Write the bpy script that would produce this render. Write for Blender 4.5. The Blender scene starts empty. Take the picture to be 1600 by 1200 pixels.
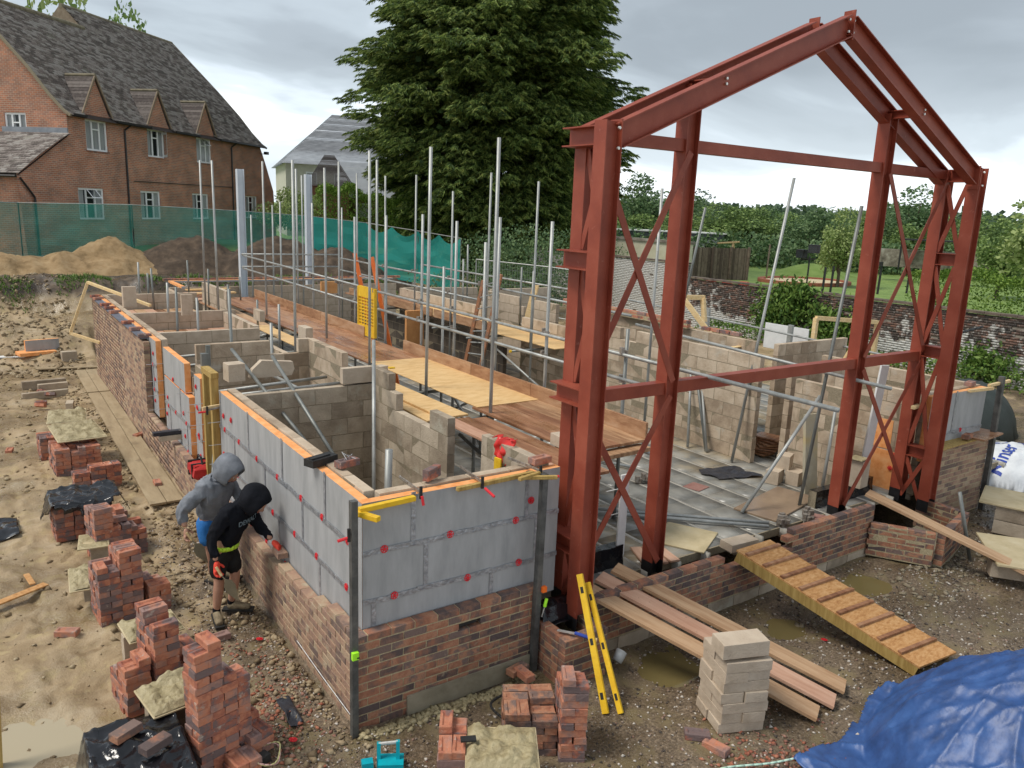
import bpy, math, random
import numpy as np
from mathutils import Vector, Matrix, noise
random.seed(7); rng=np.random.default_rng(7)
sc=bpy.context.scene; COL=sc.collection
R=math.radians
# ---------------- camera ----------------
CAM=Vector((-2.386,-5.584,4.4))
yaw,pit,rol=R(34.726),R(12.4),R(2.285)
fw=Vector((math.sin(yaw)*math.cos(pit),math.cos(yaw)*math.cos(pit),-math.sin(pit)))
rt0=Vector((math.cos(yaw),-math.sin(yaw),0)); up0=rt0.cross(fw)
rt=rt0*math.cos(rol)+up0*math.sin(rol); upv=up0*math.cos(rol)-rt0*math.sin(rol)
cam=bpy.data.cameras.new('camera'); co=bpy.data.objects.new('camera',cam); COL.objects.link(co)
m=Matrix((rt,upv,-fw)).transposed().to_4x4(); m.translation=CAM; co.matrix_world=m
cam.sensor_width=36; cam.lens=36*1228.5/1600; cam.clip_end=6000; cam.clip_start=.05
sc.camera=co
# ---------------- world ----------------
W=bpy.data.worlds.new('World'); sc.world=W; W.use_nodes=True
nt=W.node_tree; nt.nodes.clear(); N=nt.nodes.new; L=nt.links.new
SUN_EL,SUN_ROT=R(58),R(-70)
out=N('ShaderNodeOutputWorld'); bg=N('ShaderNodeBackground'); bg.inputs[1].default_value=.12
sky=N('ShaderNodeTexSky'); sky.sky_type='NISHITA'; sky.sun_disc=False; sky.sun_elevation=SUN_EL; sky.sun_rotation=SUN_ROT
tc=N('ShaderNodeTexCoord'); sx=N('ShaderNodeSeparateXYZ'); L(tc.outputs['Generated'],sx.inputs[0])
# project direction on a cloud layer overhead so clouds flatten to the horizon
zz=N('ShaderNodeMath'); zz.operation='ADD'; zz.inputs[1].default_value=.22; L(sx.outputs[2],zz.inputs[0])
zm=N('ShaderNodeMath'); zm.operation='MAXIMUM'; zm.inputs[1].default_value=.05; L(zz.outputs[0],zm.inputs[0])
dv=N('ShaderNodeVectorMath'); dv.operation='DIVIDE'; L(tc.outputs['Generated'],dv.inputs[0])
cb=N('ShaderNodeCombineXYZ'); [L(zm.outputs[0],cb.inputs[i]) for i in range(3)]; L(cb.outputs[0],dv.inputs[1])
mp=N('ShaderNodeMapping'); mp.inputs['Location'].default_value=(2.3,1.1,.0); mp.inputs['Rotation'].default_value=(0,0,R(-35)); mp.inputs['Scale'].default_value=(.8,1.05,1); L(dv.outputs[0],mp.inputs[0])
nz=N('ShaderNodeTexNoise'); nz.inputs['Scale'].default_value=1.0; nz.inputs['Detail'].default_value=6; nz.inputs['Roughness'].default_value=.5; nz.inputs['Distortion'].default_value=.35; L(mp.outputs[0],nz.inputs[0])
# brighter clouds low over the horizon, greyer overhead
el=N('ShaderNodeMapRange'); el.inputs[1].default_value=.0; el.inputs[2].default_value=.46; el.inputs[3].default_value=.15; el.inputs[4].default_value=-.19; L(sx.outputs[2],el.inputs[0])
ad=N('ShaderNodeMath'); ad.operation='ADD'; L(nz.outputs[0],ad.inputs[0]); L(el.outputs[0],ad.inputs[1])
cr=N('ShaderNodeValToRGB'); cr.color_ramp.interpolation='EASE'; e=cr.color_ramp.elements
e[0].position=.30; e[0].color=(.205,.23,.25,1); e[1].position=.62; e[1].color=(.86,.87,.88,1)
for p,c in ((.40,(.25,.28,.305)),(.47,(.315,.355,.385)),(.54,(.46,.51,.555))):
    q=cr.color_ramp.elements.new(p); q.color=(*c,1)
L(ad.outputs[0],cr.inputs[0])
# thin pale haze right at the horizon
hz=N('ShaderNodeMapRange'); hz.inputs[1].default_value=0; hz.inputs[2].default_value=.16; hz.inputs[3].default_value=.75; hz.inputs[4].default_value=0; L(sx.outputs[2],hz.inputs[0])
mx0=N('ShaderNodeMixRGB'); mx0.inputs[2].default_value=(.50,.56,.61,1); L(hz.outputs[0],mx0.inputs[0]); L(cr.outputs[0],mx0.inputs[1])
sc10=N('ShaderNodeVectorMath'); sc10.operation='SCALE'; sc10.inputs['Scale'].default_value=1/.12; L(mx0.outputs[0],sc10.inputs[0])
mx=N('ShaderNodeMixRGB'); mx.inputs[0].default_value=.93; L(sky.outputs[0],mx.inputs[1]); L(sc10.outputs[0],mx.inputs[2])
L(mx.outputs[0],bg.inputs[0]); L(bg.outputs[0],out.inputs[0])
sl=bpy.data.lights.new('sun','SUN'); sl.energy=1.5; sl.angle=R(22); sl.color=(1,.945,.86)
so=bpy.data.objects.new('sun',sl); COL.objects.link(so)
az=R(-70)
sd=Vector((math.sin(az)*math.cos(SUN_EL),math.cos(az)*math.cos(SUN_EL),math.sin(SUN_EL)))
so.rotation_euler=(-sd).to_track_quat('-Z','Y').to_euler(); so.location=(0,0,30)
sc.view_settings.view_transform='Standard'; sc.view_settings.look='None'; sc.view_settings.gamma=1; sc.view_settings.exposure=.95
sc.view_settings.use_curve_mapping=False
sc.cycles.max_bounces=6; sc.cycles.transparent_max_bounces=12

# ---------------- materials ----------------
MAT={}
def M(name,cols,scale=8,rough=.8,bump=.3,bscale=None,var=0,metal=0,detail=6,wet=None,spots=None,stretch=None,spec=.4,island=False,objc=True):
    """procedural: noise-ramped colour, optional per-object tone ramp (var), bump, wet patches"""
    if name in MAT: return MAT[name]
    mt=bpy.data.materials.new(name); mt.use_nodes=True; t=mt.node_tree; b=t.nodes['Principled BSDF']; n=t.nodes.new; l=t.links.new
    tcn=n('ShaderNodeTexCoord'); geo=n('ShaderNodeNewGeometry')
    vec=geo.outputs['Position'] if not objc else tcn.outputs['Object']
    oi=n('ShaderNodeObjectInfo')
    off=n('ShaderNodeVectorMath'); off.operation='ADD'
    comb=n('ShaderNodeCombineXYZ'); mu=n('ShaderNodeMath'); mu.operation='MULTIPLY'; mu.inputs[1].default_value=37.
    l(oi.outputs['Random'],mu.inputs[0]); l(mu.outputs[0],comb.inputs[0]); l(mu.outputs[0],comb.inputs[2])
    l(vec,off.inputs[0]); 
    if objc: l(comb.outputs[0],off.inputs[1])
    else: off.inputs[1].default_value=(0,0,0)
    vo=off.outputs[0]
    if stretch:
        mpn=n('ShaderNodeMapping'); mpn.inputs['Scale'].default_value=stretch; l(vo,mpn.inputs[0]); vo=mpn.outputs[0]
    tn=n('ShaderNodeTexNoise'); tn.inputs['Scale'].default_value=scale; tn.inputs['Detail'].default_value=detail; tn.inputs['Roughness'].default_value=.62; l(vo,tn.inputs[0])
    r=n('ShaderNodeValToRGB'); els=r.color_ramp.elements
    k=len(cols); els[0].position=.3; els[0].color=(*cols[0],1); els[1].position=.7; els[1].color=(*cols[-1],1)
    for i in range(1,k-1):
        q=els.new(.3+.4*i/(k-1)); q.color=(*cols[i],1)
    fac=tn.outputs[0]
    if var:
        # tone per brick: object random + island random
        a=n('ShaderNodeMath'); a.operation='ADD'; l(oi.outputs['Random'],a.inputs[0]); l(geo.outputs['Random Per Island'],a.inputs[1])
        f=n('ShaderNodeMath'); f.operation='FRACT'; l(a.outputs[0],f.inputs[0])
        mr=n('ShaderNodeMapRange'); mr.inputs[3].default_value=.5-var/2; mr.inputs[4].default_value=.5+var/2; l(f.outputs[0],mr.inputs[0])
        s=n('ShaderNodeMath'); s.operation='SUBTRACT'; l(tn.outputs[0],s.inputs[0]); s.inputs[1].default_value=.5
        a2=n('ShaderNodeMath'); a2.operation='ADD'; l(mr.outputs[0],a2.inputs[0]); l(s.outputs[0],a2.inputs[1]); fac=a2.outputs[0]
    l(fac,r.inputs[0]); colo=r.outputs[0]
    if spots: # (colour, scale, threshold, softness)
        sn=n('ShaderNodeTexNoise'); sn.inputs['Scale'].default_value=spots[1]; sn.inputs['Detail'].default_value=5; sn.inputs['Roughness'].default_value=.65; l(off.outputs[0],sn.inputs[0])
        sr=n('ShaderNodeMapRange'); sr.inputs[1].default_value=spots[2]; sr.inputs[2].default_value=spots[2]+spots[3]; l(sn.outputs[0],sr.inputs[0])
        mm=n('ShaderNodeMixRGB'); l(sr.outputs[0],mm.inputs[0]); l(colo,mm.inputs[1]); mm.inputs[2].default_value=(*spots[0],1); colo=mm.outputs[0]
    b.inputs['Roughness'].default_value=rough; b.inputs['Metallic'].default_value=metal
    b.inputs['Specular IOR Level'].default_value=spec
    if wet: # (scale, threshold, wet roughness, darken)
        wn=n('ShaderNodeTexNoise'); wn.inputs['Scale'].default_value=wet[0]; wn.inputs['Detail'].default_value=3; l(off.outputs[0],wn.inputs[0])
        wr=n('ShaderNodeMapRange'); wr.inputs[1].default_value=wet[1]; wr.inputs[2].default_value=wet[1]+.12; l(wn.outputs[0],wr.inputs[0])
        rr=n('ShaderNodeMapRange'); rr.inputs[3].default_value=rough; rr.inputs[4].default_value=wet[2]; l(wr.outputs[0],rr.inputs[0]); l(rr.outputs[0],b.inputs['Roughness'])
        dk=n('ShaderNodeMixRGB'); dk.blend_type='MULTIPLY'; l(wr.outputs[0],dk.inputs[0]); l(colo,dk.inputs[1]); dk.inputs[2].default_value=(wet[3],wet[3],wet[3],1); colo=dk.outputs[0]
    l(colo,b.inputs['Base Color'])
    if bump:
        bn=n('ShaderNodeTexNoise'); bn.inputs['Scale'].default_value=bscale or scale*3; bn.inputs['Detail'].default_value=6; l(vo,bn.inputs[0])
        bu=n('ShaderNodeBump'); bu.inputs['Strength'].default_value=bump; bu.inputs['Distance'].default_value=.02; l(bn.outputs[0],bu.inputs['Height']); l(bu.outputs[0],b.inputs['Normal'])
    MAT[name]=mt; return mt
brick_new=M('brick_new',[(.17,.12,.115),(.35,.125,.08),(.50,.20,.115),(.42,.21,.15),(.27,.17,.15)],6,.85,.35,40,var=.42,spots=((.45,.38,.32),9,.62,.1))
brick_site=M('brick_site',[(.11,.08,.075),(.21,.12,.09),(.34,.145,.085),(.42,.21,.125),(.19,.13,.11)],6,.85,.4,40,var=.42,spots=((.42,.33,.22),7,.64,.12))
brick_left=M('brick_left',[(.17,.12,.10),(.30,.19,.14),(.38,.235,.16),(.42,.31,.21)],5,.88,.4,40,var=.4,spots=((.42,.36,.26),5,.6,.14))
mortar=M('mortar',[(.36,.29,.17),(.50,.42,.27)],30,.9,.5,60)
mortar_wet=M('mortar_wet',[(.25,.20,.11),(.36,.30,.17),(.44,.375,.225)],9,.5,1.,22)
mortar_grey=M('mortar_grey',[(.22,.18,.12),(.32,.27,.19)],30,.9,.5,60)
block=M('block',[(.31,.235,.165),(.46,.36,.26),(.57,.465,.35)],4,.9,.4,50,var=.3,spots=((.50,.45,.37),2.5,.58,.14))
block_new=M('block_new',[(.41,.33,.245),(.49,.40,.305),(.55,.46,.355)],6,.9,.3,60,var=.2)
block_wet=M('block_wet',[(.27,.215,.155),(.41,.335,.25),(.52,.435,.33)],3,.8,.4,50,var=.3,spots=((.42,.38,.30),2.0,.56,.12))
foil=M('insulation_foil',[(.29,.30,.305),(.36,.365,.37),(.42,.425,.43)],7,.55,.15,30,stretch=(1,1,.25),spec=.5)
pir=M('insulation_foam',[(.74,.28,.08),(.86,.38,.14),(.90,.47,.21)],10,.85,.2)
pir_dark=M('insulation_foam_cut',[(.50,.15,.03),(.70,.26,.06),(.80,.34,.10)],8,.85,.3)
tape=M('foil_tape',[(.26,.28,.31),(.38,.40,.43),(.55,.57,.60)],18,.33,.5,40,metal=.5)
redpl=M('red_plastic',[(.65,.02,.035),(.75,.04,.05)],10,.45,0)
steel=M('red_oxide_steel',[(.215,.042,.024),(.275,.058,.032),(.33,.082,.048)],2.5,.5,.06,60,spots=((.36,.12,.085),11,.64,.08),spec=.35,objc=False)
steel_end=M('bitumen_paint',[(.008,.008,.009),(.018,.018,.02)],10,.45,.3)
bolt_m=M('bolt_zinc',[(.6,.6,.58),(.75,.75,.72)],30,.4,0,metal=.6)
galv=M('galvanised_tube',[(.24,.245,.235),(.36,.37,.355),(.47,.48,.465)],5,.48,.1,40,metal=.35,stretch=(1,1,.3),spots=((.25,.22,.17),8,.64,.1))
galv_dark=M('weathered_tube',[(.14,.15,.14),(.22,.23,.22),(.30,.31,.29)],5,.5,.1,40,metal=.4,stretch=(1,1,.3))
rust=M('rusty_coupler',[(.16,.12,.10),(.30,.26,.22),(.42,.40,.37)],25,.5,.2,metal=.5)
osb=M('osb',[(.36,.16,.05),(.52,.27,.10),(.62,.37,.17)],16,.7,.2,40,stretch=(1,2.2,1))
ply=M('new_plywood',[(.58,.36,.15),(.70,.46,.21),(.76,.53,.27)],5,.6,.15,30,stretch=(1,3,1))
board_wet=M('scaffold_board_wet',[(.20,.085,.04),(.34,.165,.085),(.44,.25,.14)],3,.5,.3,25,var=.25,stretch=(4,.5,1),wet=(1.1,.5,.12,.8))
board_dry=M('scaffold_board',[(.27,.14,.07),(.42,.25,.135),(.52,.34,.20)],3,.7,.3,25,var=.3,stretch=(6,.6,1))
board_pink=M('scaffold_board_pink',[(.42,.22,.14),(.52,.30,.20),(.58,.36,.25)],3,.6,.3,25,var=.3,stretch=(5,.6,1),spots=((.16,.11,.08),14,.66,.05))
board_mud=M('muddy_board',[(.30,.225,.135),(.37,.285,.175),(.42,.33,.21)],3,.75,.4,18,var=.2,stretch=(3,.6,1),spots=((.24,.18,.11),2.,.58,.12))
edge_ply=M('toe_board',[(.28,.14,.07),(.42,.24,.13),(.50,.33,.21)],3,.65,.3,25,var=.3,stretch=(1,1,4))
timber=M('timber_treated',[(.28,.17,.045),(.42,.28,.085),(.52,.37,.13)],4,.7,.3,30,stretch=(6,6,.6))
timber_new=M('timber_pine',[(.66,.45,.20),(.76,.56,.29),(.82,.64,.38)],4,.65,.2,30,stretch=(6,.8,6))
yellow=M('yellow_paint',[(.72,.42,.02),(.85,.55,.03)],12,.45,.1)
black=M('black_polythene',[(.006,.006,.008),(.015,.015,.018)],8,.14,.5,9,spec=.6)
dpc=M('dpc',[(.02,.022,.03),(.045,.048,.06)],12,.4,.4)
dpc_grey=M('dpc_grey',[(.10,.11,.14),(.17,.18,.22)],8,.5,.3)
white=M('white_paint',[(.70,.71,.70),(.80,.80,.79)],8,.5,.1)
black_steel=M('dark_box_section',[(.06,.062,.06),(.11,.112,.108),(.17,.17,.16)],8,.5,.2,metal=.3)
rubber=M('rubber_black',[(.012,.012,.012),(.03,.03,.03)],10,.6,.2)
denim=M('dark_cloth',[(.03,.035,.045),(.07,.08,.10)],8,.9,.4)
DB={}
# ---------------- object helpers ----------------
def link(o): COL.objects.link(o); return o
def setp(o,parent):
    if parent is not None:
        o.parent=parent; o.matrix_parent_inverse=wm(parent).inverted()
def wm(o): # world matrix: parents are inverse-cancelled so the basis is the world matrix
    return o.matrix_basis.copy()
def tag(o,label=None,cat=None,group=None,kind=None):
    if label: o['label']=label
    if cat: o['category']=cat
    if group: o['group']=group
    if kind: o['kind']=kind
    return o
def thing(name,label,cat,loc=(0,0,0),group=None):
    o=link(bpy.data.objects.new(name,None)); o.location=loc; o.empty_display_size=.2
    return tag(o,label,cat,group)
def meshobj(name,me,parent=None,mat=None):
    if mat is not None:
        me.materials.clear()
        for x in (mat if isinstance(mat,(list,tuple)) else [mat]): me.materials.append(x)
    o=link(bpy.data.objects.new(name,me)); setp(o,parent); return o
def frame(d,up=Vector((0,0,1))):
    d=Vector(d).normalized()
    if abs(d.dot(up))>.999: up=Vector((0,1,0))
    s=d.cross(up).normalized(); u=s.cross(d).normalized()
    return d,s,u
class G:
    def __init__(s): s.v=[]; s.f=[]; s.m=[]
    def add(s,vs,fs,mi=0):
        b=len(s.v); s.v+= [tuple(x) for x in vs]; s.f+=[tuple(b+i for i in f) for f in fs]; s.m+=[mi]*len(fs) if isinstance(mi,int) else list(mi)
        return s
    def box(s,c,d,rz=0,mi=0,rot=None):
        c=Vector(c); h=Vector(d)/2; Rm=rot if rot is not None else Matrix.Rotation(rz,3,'Z')
        vs=[c+Rm@Vector((x*h.x,y*h.y,z*h.z)) for z in(-1,1) for y in(-1,1) for x in(-1,1)]
        return s.add(vs,[(0,2,3,1),(4,5,7,6),(0,1,5,4),(2,6,7,3),(0,4,6,2),(1,3,7,5)],mi)  # -z +z -y +y -x +x
    def beam(s,p0,p1,w,h,up=Vector((0,0,1)),mi=0):
        p0=Vector(p0);p1=Vector(p1); d,sd_,u=frame(p1-p0,Vector(up))
        vs=[p+sd_*a*w/2+u*b*h/2 for p in(p0,p1) for b in(-1,1) for a in(-1,1)]
        return s.add(vs,[(0,2,3,1),(4,5,7,6),(0,1,5,4),(2,6,7,3),(0,4,6,2),(1,3,7,5)],mi)
    def prof(s,p0,p1,pts,up=Vector((0,0,1)),mi=0,cap=True):
        p0=Vector(p0);p1=Vector(p1); d,sd_,u=frame(p1-p0,Vector(up)); n=len(pts)
        vs=[p+sd_*a+u*b for p in(p0,p1) for a,b in pts]
        fs=[(i,(i+1)%n,n+(i+1)%n,n+i) for i in range(n)]
        if cap: fs+=[tuple(range(n))[::-1],tuple(range(n,2*n))]
        return s.add(vs,fs,mi)
    def ibeam(s,p0,p1,h,b,tf=.012,tw=.009,up=Vector((0,0,1))):
        x=b/2;y=h/2;w=tw/2
        pts=[(-x,-y),(x,-y),(x,-y+tf),(w,-y+tf),(w,y-tf),(x,y-tf),(x,y),(-x,y),(-x,y-tf),(-w,y-tf),(-w,-y+tf),(-x,-y+tf)]
        return s.prof(p0,p1,pts,up)
    def tube(s,p0,p1,r,n=10,r1=None,mi=0,cap=True):
        p0=Vector(p0);p1=Vector(p1); d,sd_,u=frame(p1-p0); r1=r if r1 is None else r1
        vs=[p0+(sd_*math.cos(2*math.pi*i/n)+u*math.sin(2*math.pi*i/n))*r for i in range(n)]+[p1+(sd_*math.cos(2*math.pi*i/n)+u*math.sin(2*math.pi*i/n))*r1 for i in range(n)]
        fs=[(i,(i+1)%n,n+(i+1)%n,n+i) for i in range(n)]
        if cap: fs+=[tuple(range(n))[::-1],tuple(range(n,2*n))]
        return s.add(vs,fs,mi)
    def path(s,pts,r,n=6,mi=0):
        for a,b in zip(pts[:-1],pts[1:]): s.tube(a,b,r,n,mi=mi)
        return s
    def prism(s,poly,z0,z1,mi=0):
        n=len(poly); vs=[(x,y,z) for z in(z0,z1) for x,y in poly]
        return s.add(vs,[(i,(i+1)%n,n+(i+1)%n,n+i) for i in range(n)]+[tuple(range(n))[::-1],tuple(range(n,2*n))],mi)
    def mesh(s,name='m',mats=None,smooth=False):
        me=bpy.data.meshes.new(name); me.from_pydata(s.v,[],s.f)
        if mats is not None:
            for x in (mats if isinstance(mats,(list,tuple)) else [mats]): me.materials.append(x)
        if any(s.m): me.polygons.foreach_set('material_index',s.m)
        if smooth: me.polygons.foreach_set('use_smooth',[True]*len(me.polygons))
        me.update(); return me
    def obj(s,name,mats,parent=None,smooth=False):
        o=link(bpy.data.objects.new(name,s.mesh(name,mats,smooth))); setp(o,parent); return o
def npmesh(name,V,F,mats,smooth=False,mi=None):
    """V (n,3) F (m,k) arrays"""
    me=bpy.data.meshes.new(name); V=np.asarray(V,np.float32);F=np.asarray(F,np.int32)
    me.vertices.add(len(V)); me.vertices.foreach_set('co',V.ravel())
    k=F.shape[1]; me.loops.add(F.size); me.loops.foreach_set('vertex_index',F.ravel())
    me.polygons.add(len(F)); me.polygons.foreach_set('loop_start',np.arange(0,F.size,k,dtype=np.int32)); me.polygons.foreach_set('loop_total',np.full(len(F),k,np.int32))
    for x in (mats if isinstance(mats,(list,tuple)) else [mats]): me.materials.append(x)
    if mi is not None: me.polygons.foreach_set('material_index',np.asarray(mi,np.int32))
    if smooth: me.polygons.foreach_set('use_smooth',np.ones(len(F),bool))
    me.update(calc_edges=True); return me
BOXV=np.array([(x,y,z) for z in(-.5,.5) for y in(-.5,.5) for x in(-.5,.5)]);BOXF=np.array([(0,2,3,1),(4,5,7,6),(0,1,5,4),(2,6,7,3),(0,4,6,2),(1,3,7,5)])
def boxes_mesh(name,items,mats,mi=None):
    """items: list of (centre, size, rz)"""
    V=[];F=[]
    C=np.array([i[0] for i in items],float);S=np.array([i[1] for i in items],float);A=np.array([i[2] for i in items],float)
    P=BOXV[None]*S[:,None]; c,s=np.cos(A)[:,None],np.sin(A)[:,None]
    X=P[...,0]*c-P[...,1]*s;Y=P[...,0]*s+P[...,1]*c; P=np.stack([X,Y,P[...,2]],-1)+C[:,None]
    V=P.reshape(-1,3);F=(BOXF[None]+(np.arange(len(items))*8)[:,None,None]).reshape(-1,4)
    return npmesh(name,V,F,mats)
# unit pieces ---------------------------------------------------------
def chamfer_box(d,ch=.004,jit=0,frog=False,seed=0):
    rr=random.Random(seed); x,y,z=[k/2 for k in d]; g=G()
    J=lambda:rr.uniform(-jit,jit)
    vs=[];
    for zz_,t in((-z,1),(-z+ch,0),(z-ch,0),(z,1)):
        for sx_,sy_ in((-1,-1),(1,-1),(1,1),(-1,1)):
            e_=ch if t else 0
            vs.append((sx_*(x-e_)+J(),sy_*(y-e_)+J(),zz_+J()*.5))
    fs=[(0,3,2,1)]
    for r_ in range(3):
        for i in range(4):
            a=r_*4+i;b=r_*4+(i+1)%4; fs.append((a,b,b+4,a+4))
    if frog:
        n=len(vs); fx,fy=x-.022,y-.022
        vs+=[(-fx,-fy,z),(fx,-fy,z),(fx,fy,z),(-fx,fy,z)]; vs+=[(-fx+.015,-fy+.012,z-.014),(fx-.015,-fy+.012,z-.014),(fx-.015,fy-.012,z-.014),(-fx+.015,fy-.012,z-.014)]
        for i in range(4):
            j=(i+1)%4; fs.append((12+i,12+j,n+j,n+i)); fs.append((n+i,n+j,n+4+j,n+4+i))
        fs.append((n+4,n+5,n+6,n+7))
    else: fs.append((12,13,14,15))
    g.add(vs,fs); return g
BR=[.215,.1025,.065]; BL=[.44,.1,.215]
def variants(nm,d,mat,ch,jit,frog=False,k=3): return [chamfer_box(d,ch,jit,frog,seed=i+11).mesh(nm,mat) for i in range(k)]
VB={}
def bricks_of(mat,frog=False,half=False):
    k=(mat.name,frog,half)
    if k not in VB: VB[k]=variants('brick',[BR[0] if not half else .1025,BR[1],BR[2]],mat,.004,.0022,frog)
    return VB[k]
def blocks_of(mat,ln=.44):
    k=(mat.name,round(ln,2))
    if k not in VB: VB[k]=variants('block',[ln,BL[1],BL[2]],mat,.003,.0015)
    return VB[k]
def place(name,me,loc,rz=0,parent=None,rx=0,ry=0):
    o=bpy.data.objects.new(name,me); o.location=loc; o.rotation_euler=(rx,ry,rz); COL.objects.link(o); setp(o,parent); return o
def wall(name,label,cat,p0,p1,z0,ztop,mat,mort,unit='brick',group=None,thick=None,skip=None,parent=None,flip=False,zbot=None,limit=300,proud=.003):
    """masonry wall from p0 to p1 (left face line), pieces one by one. ztop may be func(s)."""
    p0=Vector((*p0,0));p1=Vector((*p1,0)); D=p1-p0; Ln=D.length; d=D/Ln; nrm=Vector((-d.y,d.x,0))*( -1 if flip else 1)
    ang=math.atan2(d.y,d.x); zt=ztop if callable(ztop) else (lambda s:ztop)
    if unit=='brick': ml,mh,T,uh=.225,.075,.1025,.065
    else: ml,mh,T,uh=.45,.225,.1,.215
    T=thick or T
    t=parent or thing(name,label,cat,(p0.x,p0.y,z0),group)
    row=0; z=z0; pieces=[]; zmax=max(zt(s) for s in np.linspace(0,Ln,60))
    while z+mh<=zmax+.02:
        s=-(ml/2 if row%2 else 0)
        while s<Ln-.03:
            a=max(s,0);b=min(s+ml-.01,Ln)
            if b-a>.04 and zt((a+b)/2)>=z+mh-.03 and not(skip and skip((a+b)/2,z+mh/2)):
                pieces.append((a,b,z+uh/2+.004))
            s+=ml
        z+=mh; row+=1
    info=[]
    for a,b,zc in pieces:
        c=p0+d*((a+b)/2)+nrm*(T/2)+Vector((0,0,zc)); info.append(((c-CAM).length,a,b,c))
    info.sort(key=lambda q:q[0])
    full=ml-.01; nm='brick' if unit=='brick' else 'block'
    for _,a,b,c in info[:limit]:
        ln=b-a; vs=(bricks_of(mat) if unit=='brick' else blocks_of(mat))
        me=random.choice(vs)
        o=place(nm,me,c+nrm*(-proud*random.uniform(.2,1)),ang+random.uniform(-.004,.004),t)
        if abs(ln-full)>.01 or thick: o.scale=(ln/(BR[0] if unit=='brick' else BL[0]),T/(BR[1] if unit=='brick' else BL[1]),1)
    if len(info)>limit:
        it=[(tuple(c+nrm*(-proud*random.uniform(.2,1))),(b-a,T,uh),ang) for _,a,b,c in info[limit:]]
        o=link(bpy.data.objects.new('far_'+nm+'s',boxes_mesh('far',it,mat))); setp(o,t); tag(o,kind='stuff')
    # mortar core: one slab per run of equal height
    g=G(); st=.1125 if unit=='brick' else .225; runs=[]
    byrow={}
    for a,b,zc in pieces: byrow.setdefault(round(zc,3),[]).append((a,b))
    for zc,seg in byrow.items():
        seg.sort(); cur=list(seg[0])
        rr=[]
        for a,b in seg[1:]:
            if a-cur[1]<.03: cur[1]=b
            else: rr.append(cur); cur=[a,b]
        rr.append(cur)
        for a,b in rr:
            c=p0+d*((a+b)/2)+nrm*(T/2)+Vector((0,0,zc-.010)); g.box(c,(b-a-.012,T-.005,mh),ang)
    g.obj('mortar',mort,t)
    return t
def ab(p,q,t): return Vector(p).lerp(Vector(q),t)
# ================= SETTING: ground =================
def sm(a,b,x):
    t=min(1,max(0,(x-a)/(b-a))); return t*t*(3-2*t)
def fbm(x,y,s,o=4,seed=0):
    return noise.fractal(Vector((x*s+seed,y*s-seed,seed*.37)),.9,2.0,o)
def Hbase(x,y):
    left=1-sm(9,16,x)
    t=(.95*sm(16.8,21,y)+.85*sm(21,22.2,y))*left+ (1.0*sm(22,31,y))*(1-left)
    t+=.5*sm(24,40,y)*left*(1-sm(60,200,y))
    if x>22.3: t=max(1.3*sm(22.2,22.9,x),t*(1-sm(22,30,x))+.01)
    if x>50 or y>60: t+= 0
    return t
def Hs(x,y):
    h=Hbase(x,y)
    near=1-sm(30,60,math.hypot(x,y))
    h+=near*(.05*fbm(x,y,.55,4,3)+.022*fbm(x,y,2.6,3,9))
    if x<0 and y<17: h+= .045*fbm(x,y,1.4,3,5)-.03+.030*(noise.ridged_multi_fractal(Vector((x*2.7,y*2.1,4.)),.9,2,4,.9,1.5)-.9)*sm(0,-.5,x)
    if x>22.6: h+=.0*near
    if -3.2<x<.1 and -2<y<9:
        rx=-.62-.10*math.sin(y*.55)+.05*noise.noise(Vector((y,1,0))); q1=min(abs(x-rx),abs(x-rx+.0))
        if q1<.07: h-=.022*(1-q1/.07)*(.6+.6*noise.noise(Vector((y*3,0,5))))
        cx,cy=round(x/.42)*.42+.12*noise.noise(Vector((round(y/.36),round(x/.42),3))),round(y/.36)*.36
        if noise.noise(Vector((cx*3.7,cy*2.9,8)))>-.05:
            a_=noise.noise(Vector((cx,cy,2)))*1.2; ux,uy=(x-cx)*math.cos(a_)+(y-cy)*math.sin(a_),-(x-cx)*math.sin(a_)+(y-cy)*math.cos(a_)
            q2=math.hypot(ux/.055,uy/.14); 
            if q2<1.35: h+= -.020 if q2<.9 else .010
    # muddy bank ruggedness
    if 17<y<23 and x<12: h+=.16*fbm(x,y,.9,5,21)
    # puddled hollows in front of the slab edge
    for px,py,pr in ((3.0,-.55,.7),(4.9,-.75,.55),(6.6,-.6,.6),(-2.45,1.25,.6),(-2.3,.35,.4)):
        q=math.hypot(x-px,(y-py)*1.2)
        if q<pr*1.4: h-=.085*(1-sm(0,pr*1.4,q))
    return h
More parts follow.
